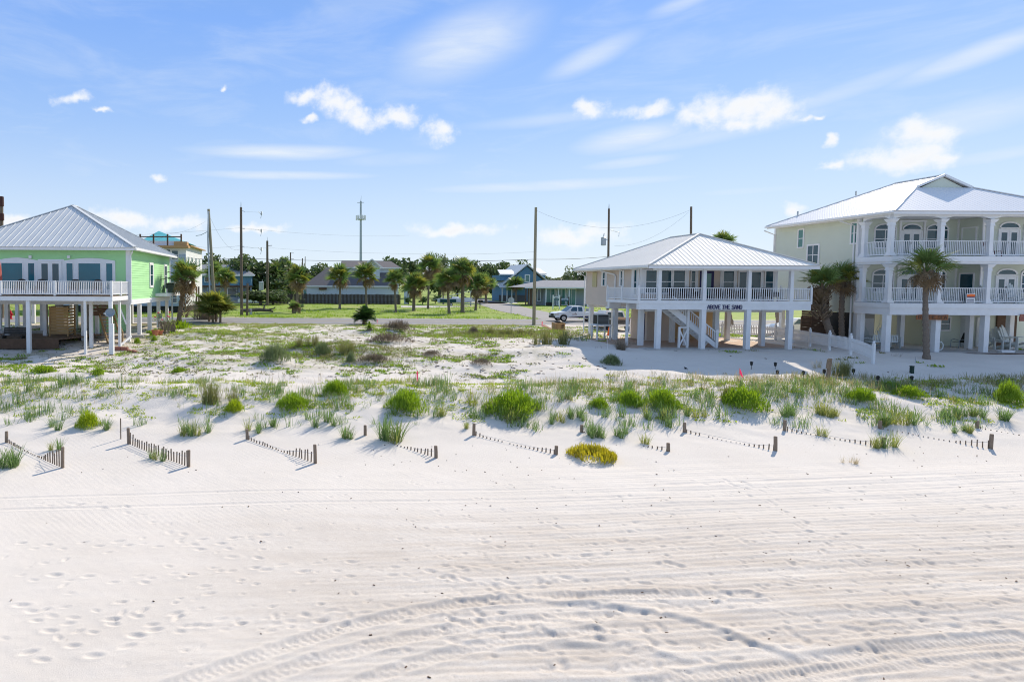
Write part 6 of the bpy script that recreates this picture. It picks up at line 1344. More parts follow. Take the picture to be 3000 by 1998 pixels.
# white bungalow with the big grey roofs
Y = 138; t = thing('white_bungalow', 'white lap sided house with large dark grey shingle roofs behind the board fence', 'house', (X3(1000,Y), Y, RZ))
x0, x1 = X3(888,Y), X3(1160,Y); zt = P(1000,838,Y).z; zr = P(1000,784,Y+6).z
MB().box(x0+.4, x1, Y, Y+12, RZ-.2, zt).build('wall', M['paleblue_wall'], t)
for i in range(14): MB().box(x0+.38, x1+.0, Y-.03, Y-.002, RZ+.1+i*.26, RZ+.1+i*.26+.24).build('siding_board', M['paleblue_wall'], t)
hip_roof(t, x0+.4, x1, Y, Y+12, zt, zr, X3(958,Y+6), X3(1130,Y+6), M['shingle'])
x2, x3 = X3(975,Y+8), X3(1168,Y+8); z2 = zr-.05; z3 = P(1050,764,Y+9).z
MB().box(x2+2.5, x3-.6, Y+4.2, Y+14, RZ, z2).build('upper_wall', M['paleblue_wall'], t); hip_roof(t, x2+2.5, x3-.6, Y+4.2, Y+14, z2, z3, X3(1000,Y+9), X3(1143,Y+9), M['shingle'], 'upper_roof')
xa, xb = X3(1082,Y+2), X3(1112,Y+2); zpk = P(1086,762,Y+2).z; zs = P(1086,783,Y+2).z
d = MB().prism([(xa-1.6,Y+2,RZ+4),(xb,Y+2,RZ+4),(xb,Y+2,zs),(X3(1088,Y+2),Y+2,zpk),(xa-1.6,Y+2,zs)], (0,6,0)).build('dormer', M['paleblue_wall'], t)
pk = Vector((X3(1088,Y+2), Y+1.6, zpk+.15)); br = MB(); br.beam(pk, (xb+.5, Y+1.6, zs-.1), 1.0, .2); br.beam(pk, (xa-2.1, Y+1.6, zs-.1), 1.0, .2); br.build('dormer_roof', M['white_trim'], t)
Fh = ((x0,Y-.03,0),(1,0,0),(0,-1,0))
window(t, Fh, X3(881,Y)-x0+.6, X3(890,Y)-x0+.6, RZ+.9, RZ+2.9, 'single', M['glass_green']); MBfb(Fh, X3(934,Y)-x0, X3(957,Y)-x0, P(945,849,Y).z, P(945,843,Y).z, 0, .5).build('awning', M['brownwood'], t); window(t, Fh, X3(939,Y)-x0, X3(951,Y)-x0, P(945,861,Y).z, P(945,851,Y).z, 'quad', M['paleblue_wall'])
MB().box(X3(1186,Y-5), X3(1199,Y-5), Y-5, Y-4, RZ, P(1190,846,Y-5).z).build('porch_column', M['paleblue_wall'], t)
# board fence
YF_ = 130; n = 96; xa, xb = X3(788,YF_), X3(1174,YF_); t = thing('board_fence', 'dark weathered board fence along the back of the grassy field', 'fence', (xa, YF_, RZ)); r = random.Random(2); ztop = P(980,862,YF_).z-RZ
for i in range(n):
    x = xa+(xb-xa)*i/n; MB().box(x, x+(xb-xa)/n-.03, YF_-.02, YF_+.02+r.uniform(0,.03), RZ-.1, RZ+ztop+r.uniform(-.06,.06)-(.5 if i < 5 else 0)*0).build('fence_board', M['fencewood'], t)
for z in (.5, 1.5): MB().box(xa, xb, YF_+.06, YF_+.12, RZ+z, RZ+z+.1).build('rail', M['fencewood'], t)
# slate blue house
Y = 134; x0, x1 = X3(560,Y), X3(737,Y); zt = P(650,806,Y).z; zm = P(650,838,Y).z; t = thing('slate_blue_house', 'two storey slate blue house with pale grey roof behind the tall pole', 'house', (x0, Y, RZ))
MB().box(x0, x1-1.2, Y+.8, Y+11, RZ-.2, zm).build('lower_wall', M['blue_grey'], t); MB().box(x0, x1, Y, Y+11, zm+.003, zt).build('upper_wall', M['bluewall'], t); MB().box(x0, x1+.1, Y-.06, Y-.003, zm-.25, zm+.1).build('trim_board', M['brownwood'], t)
hip_roof(t, x0, x1, Y, Y+11, zt, P(650,776,Y+5.5).z, X3(500,Y+5), X3(706,Y+5), M['shingle_pale'], over=.7)
Fh = ((x0,Y,0),(1,0,0),(0,-1,0)); Fg = ((x0,Y+.8,0),(1,0,0),(0,-1,0))
for a, b in ((600,613),(680,686)): window(t, Fh, X3(a,Y)-x0, X3(b,Y)-x0, zm+.9, zt-.5, 'single')
for a, b in ((627,645),(666,692)): window(t, Fg, X3(a,Y)-x0, X3(b,Y)-x0, RZ+1.2, zm-.5, 'single')
for px in (608,700,735): MB().box(X3(px,Y)-.15, X3(px,Y)+.15, Y+.1, Y+.4, RZ, zm-.26).build('porch_post', M['blue_grey'], t)
MB().box(x0, x1+1.5, Y-1.5, Y+.7, RZ-.1, RZ+.25).build('porch_slab', M['concrete'], t)
# building under construction
Y = 88; x1 = X3(545,Y); x0 = X3(468,Y); zt = P(545,720,Y).z; t = thing('unfinished_building', 'unfinished three storey building in white house wrap with a teal roof', 'building', (x1, Y, RZ))
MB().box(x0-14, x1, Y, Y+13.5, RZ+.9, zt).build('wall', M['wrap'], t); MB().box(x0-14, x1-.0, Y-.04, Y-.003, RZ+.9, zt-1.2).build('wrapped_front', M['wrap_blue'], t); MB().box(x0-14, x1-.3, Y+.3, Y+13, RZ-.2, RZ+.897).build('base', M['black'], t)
MB().box(x0-14, x1+.5, Y-1.0, Y+.6, zt-.35, zt-.05).build('eave_deck', M['raw_timber'], t); MB().box(x1-1.5, x1+.3, Y-.8, Y+.5, zt-.04, zt+.5).build('timber_stack', M['raw_timber'], t); MB().prism([(x1+.6,Y+.7,zt-.02),(x1+.6,Y+13.7,zt-.02),(x1-6,Y+13.7,zt+.25),(x1-6,Y+.7,zt+.25)], (0,0,.12)).build('flat_roof', M['raw_timber'], t)
Fu = ((x1,Y,0),(0,1,0),(1,0,0)); Fd = ((x0-14,Y-.04,0),(1,0,0),(0,-1,0)); L0 = -(x0-14)
for f, zz in ((1.5,zt-2.6),(4.2,zt-2.6),(7.4,zt-2.6),(10.5,zt-2.6),(4.2,zt-3.4),(6.0,zt-3.4)): window(t, Fu, f, f+.7, zz, zz+1.1, 'double', M['glass_green'] if zz > zt-3 else M['glass'])
for a, b, c, d in ((490,500,758,732),(505,522,760,735),(500,520,838,812),(502,518,886,860)): window(t, Fd, X3(a,Y)-x0+14, X3(b,Y)-x0+14, P(a,c,Y).z, P(a,d,Y).z, 'double', M['glass'])
for px in (573,580): MB().box(x1+.02, x1+.16, Y+(px-545)*.28, Y+(px-545)*.28+.3, RZ, RZ+3.6).build('scaffold_post', M['brownwood'], t)
pk = P(465,677,Y+7); e0, e1 = P(412,708,Y+2), P(540,708,Y+2)
mb = MB(); mb.add([(e0.x,Y+1.5,e0.z),(e1.x,Y+1.5,e0.z),(e1.x,Y+12,e0.z),(e0.x,Y+12,e0.z),tuple(pk)], [(0,1,4),(1,2,4),(2,3,4),(3,0,4),(3,2,1,0)]); mb.build('roof', M['teal_felt'], t)
for px in (411,450,491,531): q = P(px,716,Y-.6); MB().box(q.x-.1, q.x+.1, q.y-.1, q.y+.1, zt-.05, P(px,686,Y-.6).z).build('scaffold_post', M['brownwood'], t)
q0, q1 = P(405,694,Y-.6), P(533,694,Y-.6); MB().beam((q0.x,q0.y-.12,q0.z), (q1.x,q1.y-.12,q0.z), .08, .14).build('guard_rail', M['brownwood'], t)
MB().box(X3(411,Y), X3(533,Y), Y+.62, Y+2, zt-.03, P(470,708,Y+2).z).build('parapet', M['wrap'], t)
# wrap print: rows of plain strokes standing in for the lettering band
# blue gabled house
Y = 158; t = thing('blue_gabled_house', 'blue house with steep grey metal gable and white dormers beyond the side road', 'house', (X3(1540,Y), Y, RZ))
pk = P(1543,777,Y); el, er = P(1476,834,Y), P(1612,834,Y)
MB().prism([(el.x+.6,Y,RZ),(er.x-.6,Y,RZ),(er.x-.6,Y,er.z),(pk.x,Y,pk.z-.3),(el.x+.6,Y,el.z)], (0,12,0)).build('wall', M['bluewall'], t)
for a, b, nm in ((Vector((el.x-.5,Y-.6,el.z-.2)), Vector((pk.x,Y-.6,pk.z)), 'roof'), (Vector((er.x+.5,Y-.6,er.z-.2)), Vector((pk.x,Y-.6,pk.z)), 'roof')):
    MB().prism([a, b, b+Vector((0,13,0)), a+Vector((0,13,0))], (0,0,.28)).build(nm, M['steel_roof'], t)
MB().box(X3(1468,Y), X3(1500,Y), Y+1, Y+8, P(1480,822,Y).z, P(1480,806,Y).z).build('dormer', M['bluewall'], t); MB().prism([(X3(1466,Y),Y+.5,P(1480,806,Y).z),(X3(1515,Y),Y+.5,P(1480,806,Y).z),(X3(1515,Y),Y+4.5,P(1480,792,Y).z),(X3(1472,Y),Y+4.5,P(1480,792,Y).z)], (0,0,.25)).build('dormer_roof', M['steel_roof'], t)
MB().box(X3(1572,Y), X3(1605,Y), Y+2, Y+9, P(1580,821,Y).z, P(1580,805,Y).z).build('dormer', M['bluewall'], t); MB().prism([(X3(1560,Y),Y+1.5,P(1580,804,Y).z),(X3(1607,Y),Y+1.5,P(1580,804,Y).z),(X3(1602,Y),Y+5.5,P(1580,787,Y).z),(X3(1562,Y),Y+5.5,P(1580,787,Y).z)], (0,0,.25)).build('dormer_roof', M['bright_roof'], t)
window(t, ((pk.x,Y,0),(1,0,0),(0,-1,0)), X3(1539,Y)-pk.x, X3(1549,Y)-pk.x, P(1544,825,Y).z, P(1544,807,Y).z, 'double', M['glass_green'], .25)
for i in range(3): x = X3(1466+i*14,Y); MB().box(x-.1, x+.1, Y-1.6, Y-1.4, RZ, el.z-.6).build('porch_post', M['white'], t)
MB().prism([(el.x-1.5,Y-2,el.z-.8),(er.x-6,Y-2,el.z-.8),(er.x-6,Y,el.z-.2),(el.x-1.5,Y,el.z-.2)], (0,0,.15)).build('porch_roof', M['steel_roof'], t); MB().box(el.x-1.2, er.x-6, Y-.3, Y-.01, RZ, RZ+1.6).build('dark_base', M['shingle'], t)
# low grey roofed building
Y = 128; x0, x1 = X3(1535,Y), X3(1745,Y); zt = P(1600,842,Y).z; t = thing('low_grey_building', 'low building with a shallow grey roof and green tinted glass doors', 'building', (x0, Y, RZ))
MB().box(x0+4, x1, Y, Y+9, RZ-.1, zt).build('wall', M['blue_grey'], t); hip_roof(t, x0, x1, Y-1.5, Y+9, zt, P(1600,821,Y+4).z, X3(1590,Y+4), X3(1745,Y+4), M['shingle_pale'], over=.4)
Fh = ((x0,Y,0),(1,0,0),(0,-1,0))
for a, b in ((1601,1625),(1632,1656),(1662,1686)): window(t, Fh, X3(a,Y)-x0, X3(b,Y)-x0, RZ+.15, zt-.35, 'twin', M['glass_green'], .14)
window(t, Fh, X3(1575,Y)-x0, X3(1583,Y)-x0, RZ+.9, zt-.4, 'single', M['glass']); MBfb(Fh, X3(1552,Y)-x0, X3(1559,Y)-x0, RZ, zt-.4, .0, .1).build('door', M['cedar'], t)
for px in (1534,1541,1549,1592,1628,1659): MB().box(X3(px,Y)-.1, X3(px,Y)+.1, Y-1.5, Y-1.3, RZ, zt-.02).build('porch_post', M['brownwood'] if px < 1592 else M['white'], t)
MB().box(X3(1592,Y), X3(1595,Y)+1, Y-2.5, Y-1.6, RZ, RZ+.7).build('planter', M['black'], t)
# ------------------------------------------------------------------ signs, boxes and boat by the side road
def octagon(r, x, y, z, dy): return [(x+r*math.cos(math.pi/8+k*math.pi/4), y, z+r*math.sin(math.pi/8+k*math.pi/4)) for k in range(8)]
def stop_sign(px, py, cy, r_px, label, front, Y=None):
    p = G(px, py) if Y is None else P(px, py, Y); k = p.y/FPX; c = P(px, cy, p.y); t = thing('stop_sign', label, 'stop sign', tuple(p)); MB().box(p.x-.035, p.x+.035, p.y-.03, p.y+.03, p.z-.1, c.z+r_px*k*1.35).build('post', M['galv'], t)
    MB().prism(octagon(r_px*k*1.06, c.x+.05, p.y+(-.07 if front else .04), c.z, 0), (0,.02,0)).build('sign_plate', M['red'] if front else M['galv'], t)
    return t, c, r_px*k
stop_sign(1497, 922, 880, 9, 'back of a grey octagonal stop sign at the side road corner', False)
FONT['P'] = '####.|.#..#|.#..#|.###.|.#...|.#...|###..'
t, c, rr = stop_sign(72, 953, 883, 8, 'red stop sign across the road, seen beneath the green house', True, 77)
word('STOP', c.x-rr*.62, c.x+rr*.72, c.y-.075, c.z-.18, c.z+.18, t, M['white'], .006)
for px0, px1, py, tp, bot, mm, l in ((1621,1640,906,867,880,'galv','white framed real estate sign with a dark lower band on the grass'), (1644,1667,896,872,883,'galv','dark framed real estate sign next to the white one')):
    p = G((px0+px1)/2, py); a, b = X3(px0, p.y), X3(px1, p.y); fr_ = M['white'] if px0 == 1621 else M['brownwood']; t = thing('estate_sign', l, 'sign', tuple(p))
    for x in (a, b): MB().box(x-.08, x+.08, p.y-.06, p.y+.06, p.z-.1, P(px0, tp, p.y).z+.15).build('post', fr_, t)
    zt, zb = P(px0, tp+2, p.y).z, P(px0, bot, p.y).z; MB().box(a+.081, b-.081, p.y-.04, p.y+.04, zb, zt).build('sign_board', M['paleblue_wall'], t)
    MB().box(a+.1, b-.1, p.y-.05, p.y-.041, zb+.03, zb+(zt-zb)*.42).build('sign_band', mat('teal_sign_band', (.02,.10,.13), None), t)
    for i in range(7): MB().box(a+.3+i*(b-a-.6)/7, a+.3+(i+.6)*(b-a-.6)/7, p.y-.05, p.y-.041, zt-.32, zt-.16).build('sign_letter', M['navy_paint'], t)
p = G(1398, 904); t = thing('mailbox', 'black mailbox on a post by the corner palm', 'mailbox', tuple(p+Vector((.5,0,0)))); q = p+Vector((.55,.3,0)); MB().box(q.x-.06, q.x+.06, q.y-.06, q.y+.06, q.z, q.z+1.1).build('post', M['black'], t); mb = MB(); mb.box(q.x-.3, q.x+.45, q.y-.15, q.y+.15, q.z+1.1, q.z+1.35); mb.prism([(q.x-.3,q.y-.15,q.z+1.351),(q.x-.3,q.y+.15,q.z+1.351),(q.x-.3,q.y+.08,q.z+1.46),(q.x-.3,q.y-.08,q.z+1.46)], (.75,0,0)); mb.build('box', M['black'], t)
# boat on its trailer
p = G(1330, 896); t = thing('boat', 'white skiff with green side and pole, parked on a trailer behind the palms', 'boat', tuple(p)); k = p.y/FPX
hull = []; L = 110*k; st = 9; mb = MB(); ring = []
for i in range(st+1):
    f = i/st; x = p.x-L*.42+L*f; w = 1.05*(1-max(0, f-.55)**2*4.6); zk = .55+.5*max(0, f-.6)**1.4*2; zg = 1.25+.35*f
    ring.append([(x, p.y-w, p.z+zg), (x, p.y-w*.75, p.z+zk+.15), (x, p.y, p.z+zk), (x, p.y+w*.75, p.z+zk+.15), (x, p.y+w, p.z+zg)])
vs = [v for r_ in ring for v in r_]; fs = [(i*5+j, (i+1)*5+j, (i+1)*5+j+1, i*5+j+1) for i in range(st) for j in range(4)]+[tuple(range(5))]
mb.add(vs, fs); mb.build('hull', M['paleblue_wall'], t); mb = MB(); mb.box(p.x-L*.40, p.x+L*.02, p.y-1.12, p.y-1.06, p.z+.62, p.z+1.3); mb.build('green_panel', mat('dark_green_canvas', (.01,.055,.05), None), t)
MB().box(p.x-L*.05, p.x+L*.12, p.y-.4, p.y+.4, p.z+1.3, p.z+1.75).build('console', M['white'], t); MB().tube([p+Vector((-L*.55,0,1.1)), p+Vector((L*.42,0,2.9))], .05, 5).build('pole', M['galv'], t); MB().box(p.x+L*.43, p.x+L*.46, p.y-.05, p.y+.05, p.z, p.z+2.9).build('winch_post', M['galv'], t)
MB().box(p.x-L*.42, p.x+L*.55, p.y-.5, p.y+.5, p.z+.38, p.z+.46).build('trailer_frame', M['galv'], t)
def wheel(parent, x, y, z, r, w, loc=True):
    n = 18; mb = MB(); vs = []; prof = [(-w/2, r*.86), (-w/2+.03, r), (w/2-.03, r), (w/2, r*.86)]
    vs = [(x+rr*math.cos(2*math.pi*k/n), y+o, z+rr*math.sin(2*math.pi*k/n)) for o, rr in prof for k in range(n)]
    mb.add(vs, [(i*n+k, i*n+(k+1) % n, (i+1)*n+(k+1) % n, (i+1)*n+k) for i in range(3) for k in range(n)]+[tuple(range(n-1,-1,-1)), tuple(range(3*n, 4*n))]); wh = mb.build('wheel', M['rubber'], parent)
    mb = MB(); vs = [(x+rr*math.cos(2*math.pi*k/n), y-w/2-o, z+rr*math.sin(2*math.pi*k/n)) for o, rr in ((.004, r*.62), (.02, r*.56), (.012, r*.16)) for k in range(n)]; mb.add(vs, [(i*n+k, i*n+(k+1) % n, (i+1)*n+(k+1) % n, (i+1)*n+k) for i in range(2) for k in range(n)]+[tuple(range(2*n, 3*n))]); mb.build('rim', M['chrome'], wh)
    return wh
wheel(t, p.x-L*.1, p.y-.75, p.z+.3, .3, .2)
# concrete ground strip by the boat, white drive lines
sheet('boat_drive', [(X3(1175,112),112),(X3(1290,112),112),(X3(1420,122),122),(X3(1175,122),122)], M['concrete'], 'pale drive behind the palm grove', RZ+.004)
sheet('shop_forecourt', [(X3(1400,150),140),(X3(1520,140),140),(X3(1520,150),152),(X3(1330,150),152)], M['concrete'], 'pale forecourt before the blue gabled house', RZ+.004)
p = G(735, 922); t = thing('utility_pedestal', 'small pale utility pedestal beside the short cut off pole', 'utility box', tuple(p)); MB().box(p.x-.15, p.x+.15, p.y-.12, p.y+.12, p.z-.1, p.z+.75).build('box', M['galv'], t); MB().box(p.x-.05, p.x+.05, p.y-.13, p.y-.121, p.z+.4, p.z+.6).build('warning_label', M['red'], t)
p = G(760, 915); t = thing('fallen_branch', 'fallen broken tree trunk lying in the grass by the tall dark pole', 'branch', tuple(p)); mb = MB(); mb.tube([p+Vector((-2.6,0,.2)), p+Vector((0,.2,.35)), p+Vector((1.4,0,.25)), p+Vector((2.0,0,.1))], [.28,.25,.2,.12], 8); mb.tube([p+Vector((.6,0,.3)), p+Vector((.7,0,.9)), p+Vector((1.0,0,1.3))], [.14,.1,.04], 6); mb.tube([p+Vector((1.0,0,.3)), p+Vector((2.1,-.2,.55)), p+Vector((2.3,-.2,.8))], [.14,.1,.05], 6); mb.build('trunk', M['bark'], t)
p = G(725, 890); t = thing('parked_car_far', 'pale car parked beside the slate blue house', 'car', tuple(p)); mb = MB(); mb.prism([(p.x-2,p.y,.5),(p.x+2,p.y,.5),(p.x+2,p.y,1.1),(p.x+1.2,p.y,1.2),(p.x+.6,p.y,1.7),(p.x-.9,p.y,1.7),(p.x-1.4,p.y,1.2),(p.x-2,p.y,1.1)], (0,1.7,0)); mb.build('body', M['car_white'], t)
for dx in (-1.25, 1.25): wheel(t, p.x+dx, p.y+.1, RZ+.3, .32, .22)
MB().prism([(p.x-.85,p.y-.01,1.22),(p.x+1.0,p.y-.01,1.22),(p.x+.55,p.y-.01,1.62),(p.x-.8,p.y-.01,1.62)], (0,-.01,0)).build('window', M['glass'], t)
t = None
# trash and hydrant seen under the green house
p = P(31, 952, 70); p.z = RZ; k = 70/FPX; t = thing('fire_hydrant', 'red fire hydrant at the roadside seen beneath the green house', 'hydrant', tuple(p)); mb = MB(); mb.lathe([(.24,0),(.24,.06),(.17,.08),(.16,.60),(.21,.62),(.21,.68),(.17,.70),(.14,.85),(.06,.92),(.06,1.0),(.02,1.0)], p, 12); mb.build('body', M['red'], t)
for s in (-1, 1): mb = MB(); mb.tube([p+Vector((s*.12,0,.5)), p+Vector((s*.29,0,.5))], .085, 8); mb.build('nozzle', M['red'], t)
mb = MB(); mb.tube([p+Vector((0,-.12,.42)), p+Vector((0,-.27,.42))], .11, 8); mb.build('nozzle', M['red'], t)

# ------------------------------------------------------------------ vehicles
def pickup():
    Y0 = 70.6; x0 = X3(1628, Y0); Lp = 5.25; z = RZ+.005; W2 = 1.8; t = thing('pickup_truck', 'white extended cab pickup with a dark blue lower side, on the road', 'pickup truck', (x0+2.6, Y0+.9, z))
    def pt(u, v): return (x0+u, Y0, z+v)
    def arch(cx, r): return [pt(cx+r*math.cos(a), .36+r*math.sin(a)) for a in [math.pi*i/8 for i in range(8, -1, -1)]]
    low = [pt(.05,.5), pt(.02,.85), pt(.25,.98), pt(1.25,1.10), pt(1.6,1.12), pt(3.35,1.12), pt(3.36,1.05), pt(5.22,1.05), pt(5.22,.5)]
    prof = [pt(.03,.42)]+[pt(.03,.45)]+low[1:8]+[pt(5.22,.48)]+[q for q in reversed(arch(4.25,.42))][0:0]
    prof = [pt(.03,.42), pt(.02,.85), pt(.25,.98), pt(1.25,1.10), pt(3.35,1.12), pt(3.36,1.06), pt(5.22,1.06), pt(5.22,.48), pt(4.70,.45)]+[pt(4.25+.43*math.cos(a), .40+.43*math.sin(a)) for a in [math.pi*i/8 for i in range(0, 9)]]+[pt(3.80,.40), pt(1.42,.40)]+[pt(.98+.43*math.cos(a), .40+.43*math.sin(a)) for a in [math.pi*i/8 for i in range(0, 9)]]+[pt(.5,.42)]
    MB().prism(prof, (0,W2,0)).build('body', M['car_white'], t)
    cab = MB(); c0, c1 = [(1.28,1.09),(3.32,1.12)], [(2.02,1.72),(3.18,1.74)]
    cab.add([(x0+1.28,Y0+.05,z+1.09),(x0+3.32,Y0+.05,z+1.12),(x0+3.32,Y0+W2-.05,z+1.12),(x0+1.28,Y0+W2-.05,z+1.09),(x0+2.05,Y0+.2,z+1.70),(x0+3.16,Y0+.2,z+1.72),(x0+3.16,Y0+W2-.2,z+1.72),(x0+2.05,Y0+W2-.2,z+1.70)], [(0,3,2,1),(4,5,6,7),(0,1,5,4),(1,2,6,5),(2,3,7,6),(3,0,4,7)]); cb = cab.build('cab', M['car_white'], t)
    def sidepane(pts): return MB().prism([(x0+u, Y0+.05+.15*(v-1.09)/.62-.012, z+v) for u, v in pts], (0,.01,0)).build('window', M['glass'], cb)
    sidepane([(1.62,1.15),(2.5,1.15),(2.5,1.62),(2.06,1.62)]); sidepane([(2.62,1.15),(3.1,1.15),(3.06,1.62),(2.62,1.62)])
    MB().prism([(x0+1.33,Y0+.2,z+1.14),(x0+1.33,Y0+W2-.2,z+1.14),(x0+2.0,Y0+W2-.3,z+1.68),(x0+2.0,Y0+.3,z+1.68)], (-.012,0,.012)).build('windscreen', M['glass'], cb)
    MB().prism([(x0+1.5,Y0-.008,z+.42),(x0+3.78,Y0-.008,z+.42),(x0+3.78,Y0-.008,z+.62),(x0+2.6,Y0-.008,z+.55),(x0+1.5,Y0-.008,z+.48)], (0,.006,0)).build('lower_stripe', M['navy_paint'], t); MB().prism([(x0+4.7,Y0-.008,z+.48),(x0+5.2,Y0-.008,z+.5),(x0+5.2,Y0-.008,z+.72),(x0+4.7,Y0-.008,z+.68)], (0,.006,0)).build('lower_stripe', M['navy_paint'], t)
    MB().prism([(x0+1.5,Y0-.008,z+.485),(x0+2.6,Y0-.008,z+.555),(x0+3.8,Y0-.008,z+.625),(x0+3.8,Y0-.008,z+.65),(x0+2.6,Y0-.008,z+.585),(x0+1.5,Y0-.008,z+.50)], (0,.006,0)).build('gold_line', M['gold'], t)
    for r_ in range(3):
        for i in range(4): MB().box(x0+1.95+i*.13, x0+2.04+i*.13, Y0-.006, Y0-.001, z+.72+r_*.075, z+.76+r_*.075).build('door_letter', M['brick'], t)
    MB().box(x0-.04, x0+.5, Y0+.05, Y0+W2-.05, z+.36, z+.60).build('bumper', M['black'], t); MB().box(x0+.0, x0+.06, Y0+.45, Y0+W2-.45, z+.62, z+.86).build('grille', M['black'], t)
    for y in (Y0-.005, Y0+W2-.25): MB().box(x0+.02, x0+.42, y, y+.26, z+.72, z+.90).build('headlight', M['chrome'], t)
    MB().box(x0+1.55, x0+1.72, Y0-.18, Y0-.01, z+1.12, z+1.28).build('mirror', M['car_white'], t)
    for x in (.98, 4.25):
        for y in (.12, W2-.12): wheel(t, x0+x, Y0+y, z+.36, .37, .24)
    for x in (3.45, 4.3, 5.1): MB().box(x0+x, x0+x+.05, Y0+.08, Y0+.13, z+1.06, z+1.5).build('rack_post', M['galv'], t)
    MB().box(x0+3.45, x0+4.2, Y0+.09, Y0+.12, z+1.1, z+1.48).build('rack_screen', M['galv'], t)
    MB().box(x0+2.2, x0+2.32, Y0-.03, Y0-.001, z+.93, z+.96).build('handle', M['black'], t)
pickup()
def suv():
    Y0 = 57.6; x0, x1 = X3(1795, Y0), X3(1862, Y0); z = .12; t = thing('dark_pickup', 'dark truck with its back open, seen from behind under the beige house', 'pickup truck', ((x0+x1)/2, Y0, z)); xm = (x0+x1)/2; w = (x1-x0)/2
    mb = MB(); mb.box(x0+.02, x1-.02, Y0, Y0+5.0, z+.42, z+.98); mb.build('body', M['car_dark'], t); cab = MB(); cab.add([(x0+.08,Y0+1.4,z+.98),(x1-.08,Y0+1.4,z+.98),(x1-.08,Y0+3.8,z+.98),(x0+.08,Y0+3.8,z+.98),(x0+.24,Y0+1.6,z+1.75),(x1-.24,Y0+1.6,z+1.75),(x1-.24,Y0+3.2,z+1.75),(x0+.24,Y0+3.2,z+1.75)], [(0,3,2,1),(4,5,6,7),(0,1,5,4),(1,2,6,5),(2,3,7,6),(3,0,4,7)]); cb = cab.build('cab', M['car_white'], t)
    MB().prism([(x0+.25,Y0+1.43,z+1.08),(x1-.25,Y0+1.43,z+1.08),(x1-.36,Y0+1.56,z+1.6),(x0+.36,Y0+1.56,z+1.6)], (0,-.015,0)).build('rear_window', M['glass'], cb)
    MB().box(x0+.05, x1-.05, Y0-.12, Y0-.002, z+.42, z+.6).build('bumper', M['chrome'], t); MB().box(x0+.1, x1-.1, Y0-.5, Y0-.01, z+.72, z+.8).build('tailgate', M['car_dark'], t)
    for x in (x0+.02, x1-.2): MB().box(x, x+.18, Y0-.02, Y0-.001, z+.65, z+.95).build('tail_light', M['red'], t)
    MB().box(x0+.3, x1-.3, Y0+.1, Y0+.6, z+.98, z+1.2).build('cargo', M['paver'], t)
    for x in (x0+.18, x1-.18):
        q = MB(); n = 16; vs = [(x+o, Y0+.9+.37*math.cos(2*math.pi*i/n), z+.3+.37*math.sin(2*math.pi*i/n)) for o in (-.12, .12) for i in range(n)]; q.add(vs, [(i, (i+1) % n, n+(i+1) % n, n+i) for i in range(n)]+[tuple(range(n)), tuple(range(2*n-1, n-1, -1))]); q.build('wheel', M['rubber'], t)
suv()
def white_car():
    Y0 = 54.2; x0 = X3(2282, Y0); z = hz(x0+1, Y0)+.02; t = thing('white_car', 'white car parked behind the white picket fence, its nose showing between piles', 'car', (x0+2.2, Y0+.85, z))
    def q(u, v): return (x0+u, Y0, z+v)
    ar = lambda cx: [q(cx+.38*math.cos(a), .32+.38*math.sin(a)) for a in [math.pi*i/8 for i in range(0, 9)]]
    MB().prism([q(.02,.32), q(.0,.62), q(.35,.82), q(1.25,.95), q(3.6,.98), q(4.35,.92), q(4.4,.35), q(3.95,.32)]+ar(3.5)[0:]+[q(1.25,.3)]+ar(.82)+[q(.4,.32)], (0,1.7,0)).build('body', M['car_white'], t)
    cb = MB(); cb.add([(x0+1.2,Y0+.06,z+.93),(x0+3.9,Y0+.06,z+.95),(x0+3.9,Y0+1.64,z+.95),(x0+1.2,Y0+1.64,z+.93),(x0+1.95,Y0+.25,z+1.42),(x0+3.3,Y0+.25,z+1.42),(x0+3.3,Y0+1.45,z+1.42),(x0+1.95,Y0+1.45,z+1.42)], [(0,3,2,1),(4,5,6,7),(0,1,5,4),(1,2,6,5),(2,3,7,6),(3,0,4,7)]); cb = cb.build('cabin', M['car_white'], t)
    MB().prism([(x0+1.45,Y0+.05,z+.97),(x0+3.6,Y0+.05,z+.97),(x0+3.2,Y0+.2,z+1.36),(x0+1.98,Y0+.2,z+1.36)], (0,-.012,.0)).build('window', M['glass'], cb)
    for x in (.82, 3.5): wheel(t, x0+x, Y0+.1, z+.31, .32, .22)
    MB().box(x0+.05, x0+.4, Y0-.01, Y0+.2, z+.6, z+.74).build('headlight', M['chrome'], t)
white_car()

# ------------------------------------------------------------------ things round the beige house
def ac_unit(label, x, y, z, w, h, d):
    t = thing('air_conditioner', label, 'air conditioner', (x, y, z)); MB().box(x-w/2+.02, x+w/2-.02, y-d/2+.02, y+d/2-.02, z+.04, z+h-.04).build('casing', M['black'], t); mb = MB(); mb.box(x-w/2, x+w/2, y-d/2, y+d/2, z, z+.039); mb.box(x-w/2, x+w/2, y-d/2, y+d/2, z+h-.039, z+h); 
    mb.build('pan', M['galv'], t)
    for dx in (-1, 1):
        for dy in (-1, 1): MB().box(x+dx*(w/2-.03)-.025, x+dx*(w/2-.03)+.025, y+dy*(d/2-.03)-.025, y+dy*(d/2-.03)+.025, z+.04, z+h-.04).build('corner_post', M['galv'], t)
    for i in range(9): MB().box(x-w/2+.05, x+w/2-.05, y-d/2+.004, y-d/2+.018, z+.08+i*(h-.16)/9, z+.08+i*(h-.16)/9+.02).build('louvre', M['galv'], t)
    MB().lathe([(.02,0),(w*.38,.0),(w*.38,.03),(.04,.05)], (x, y, z+h), 14).build('fan_guard', M['galv'], t); return t
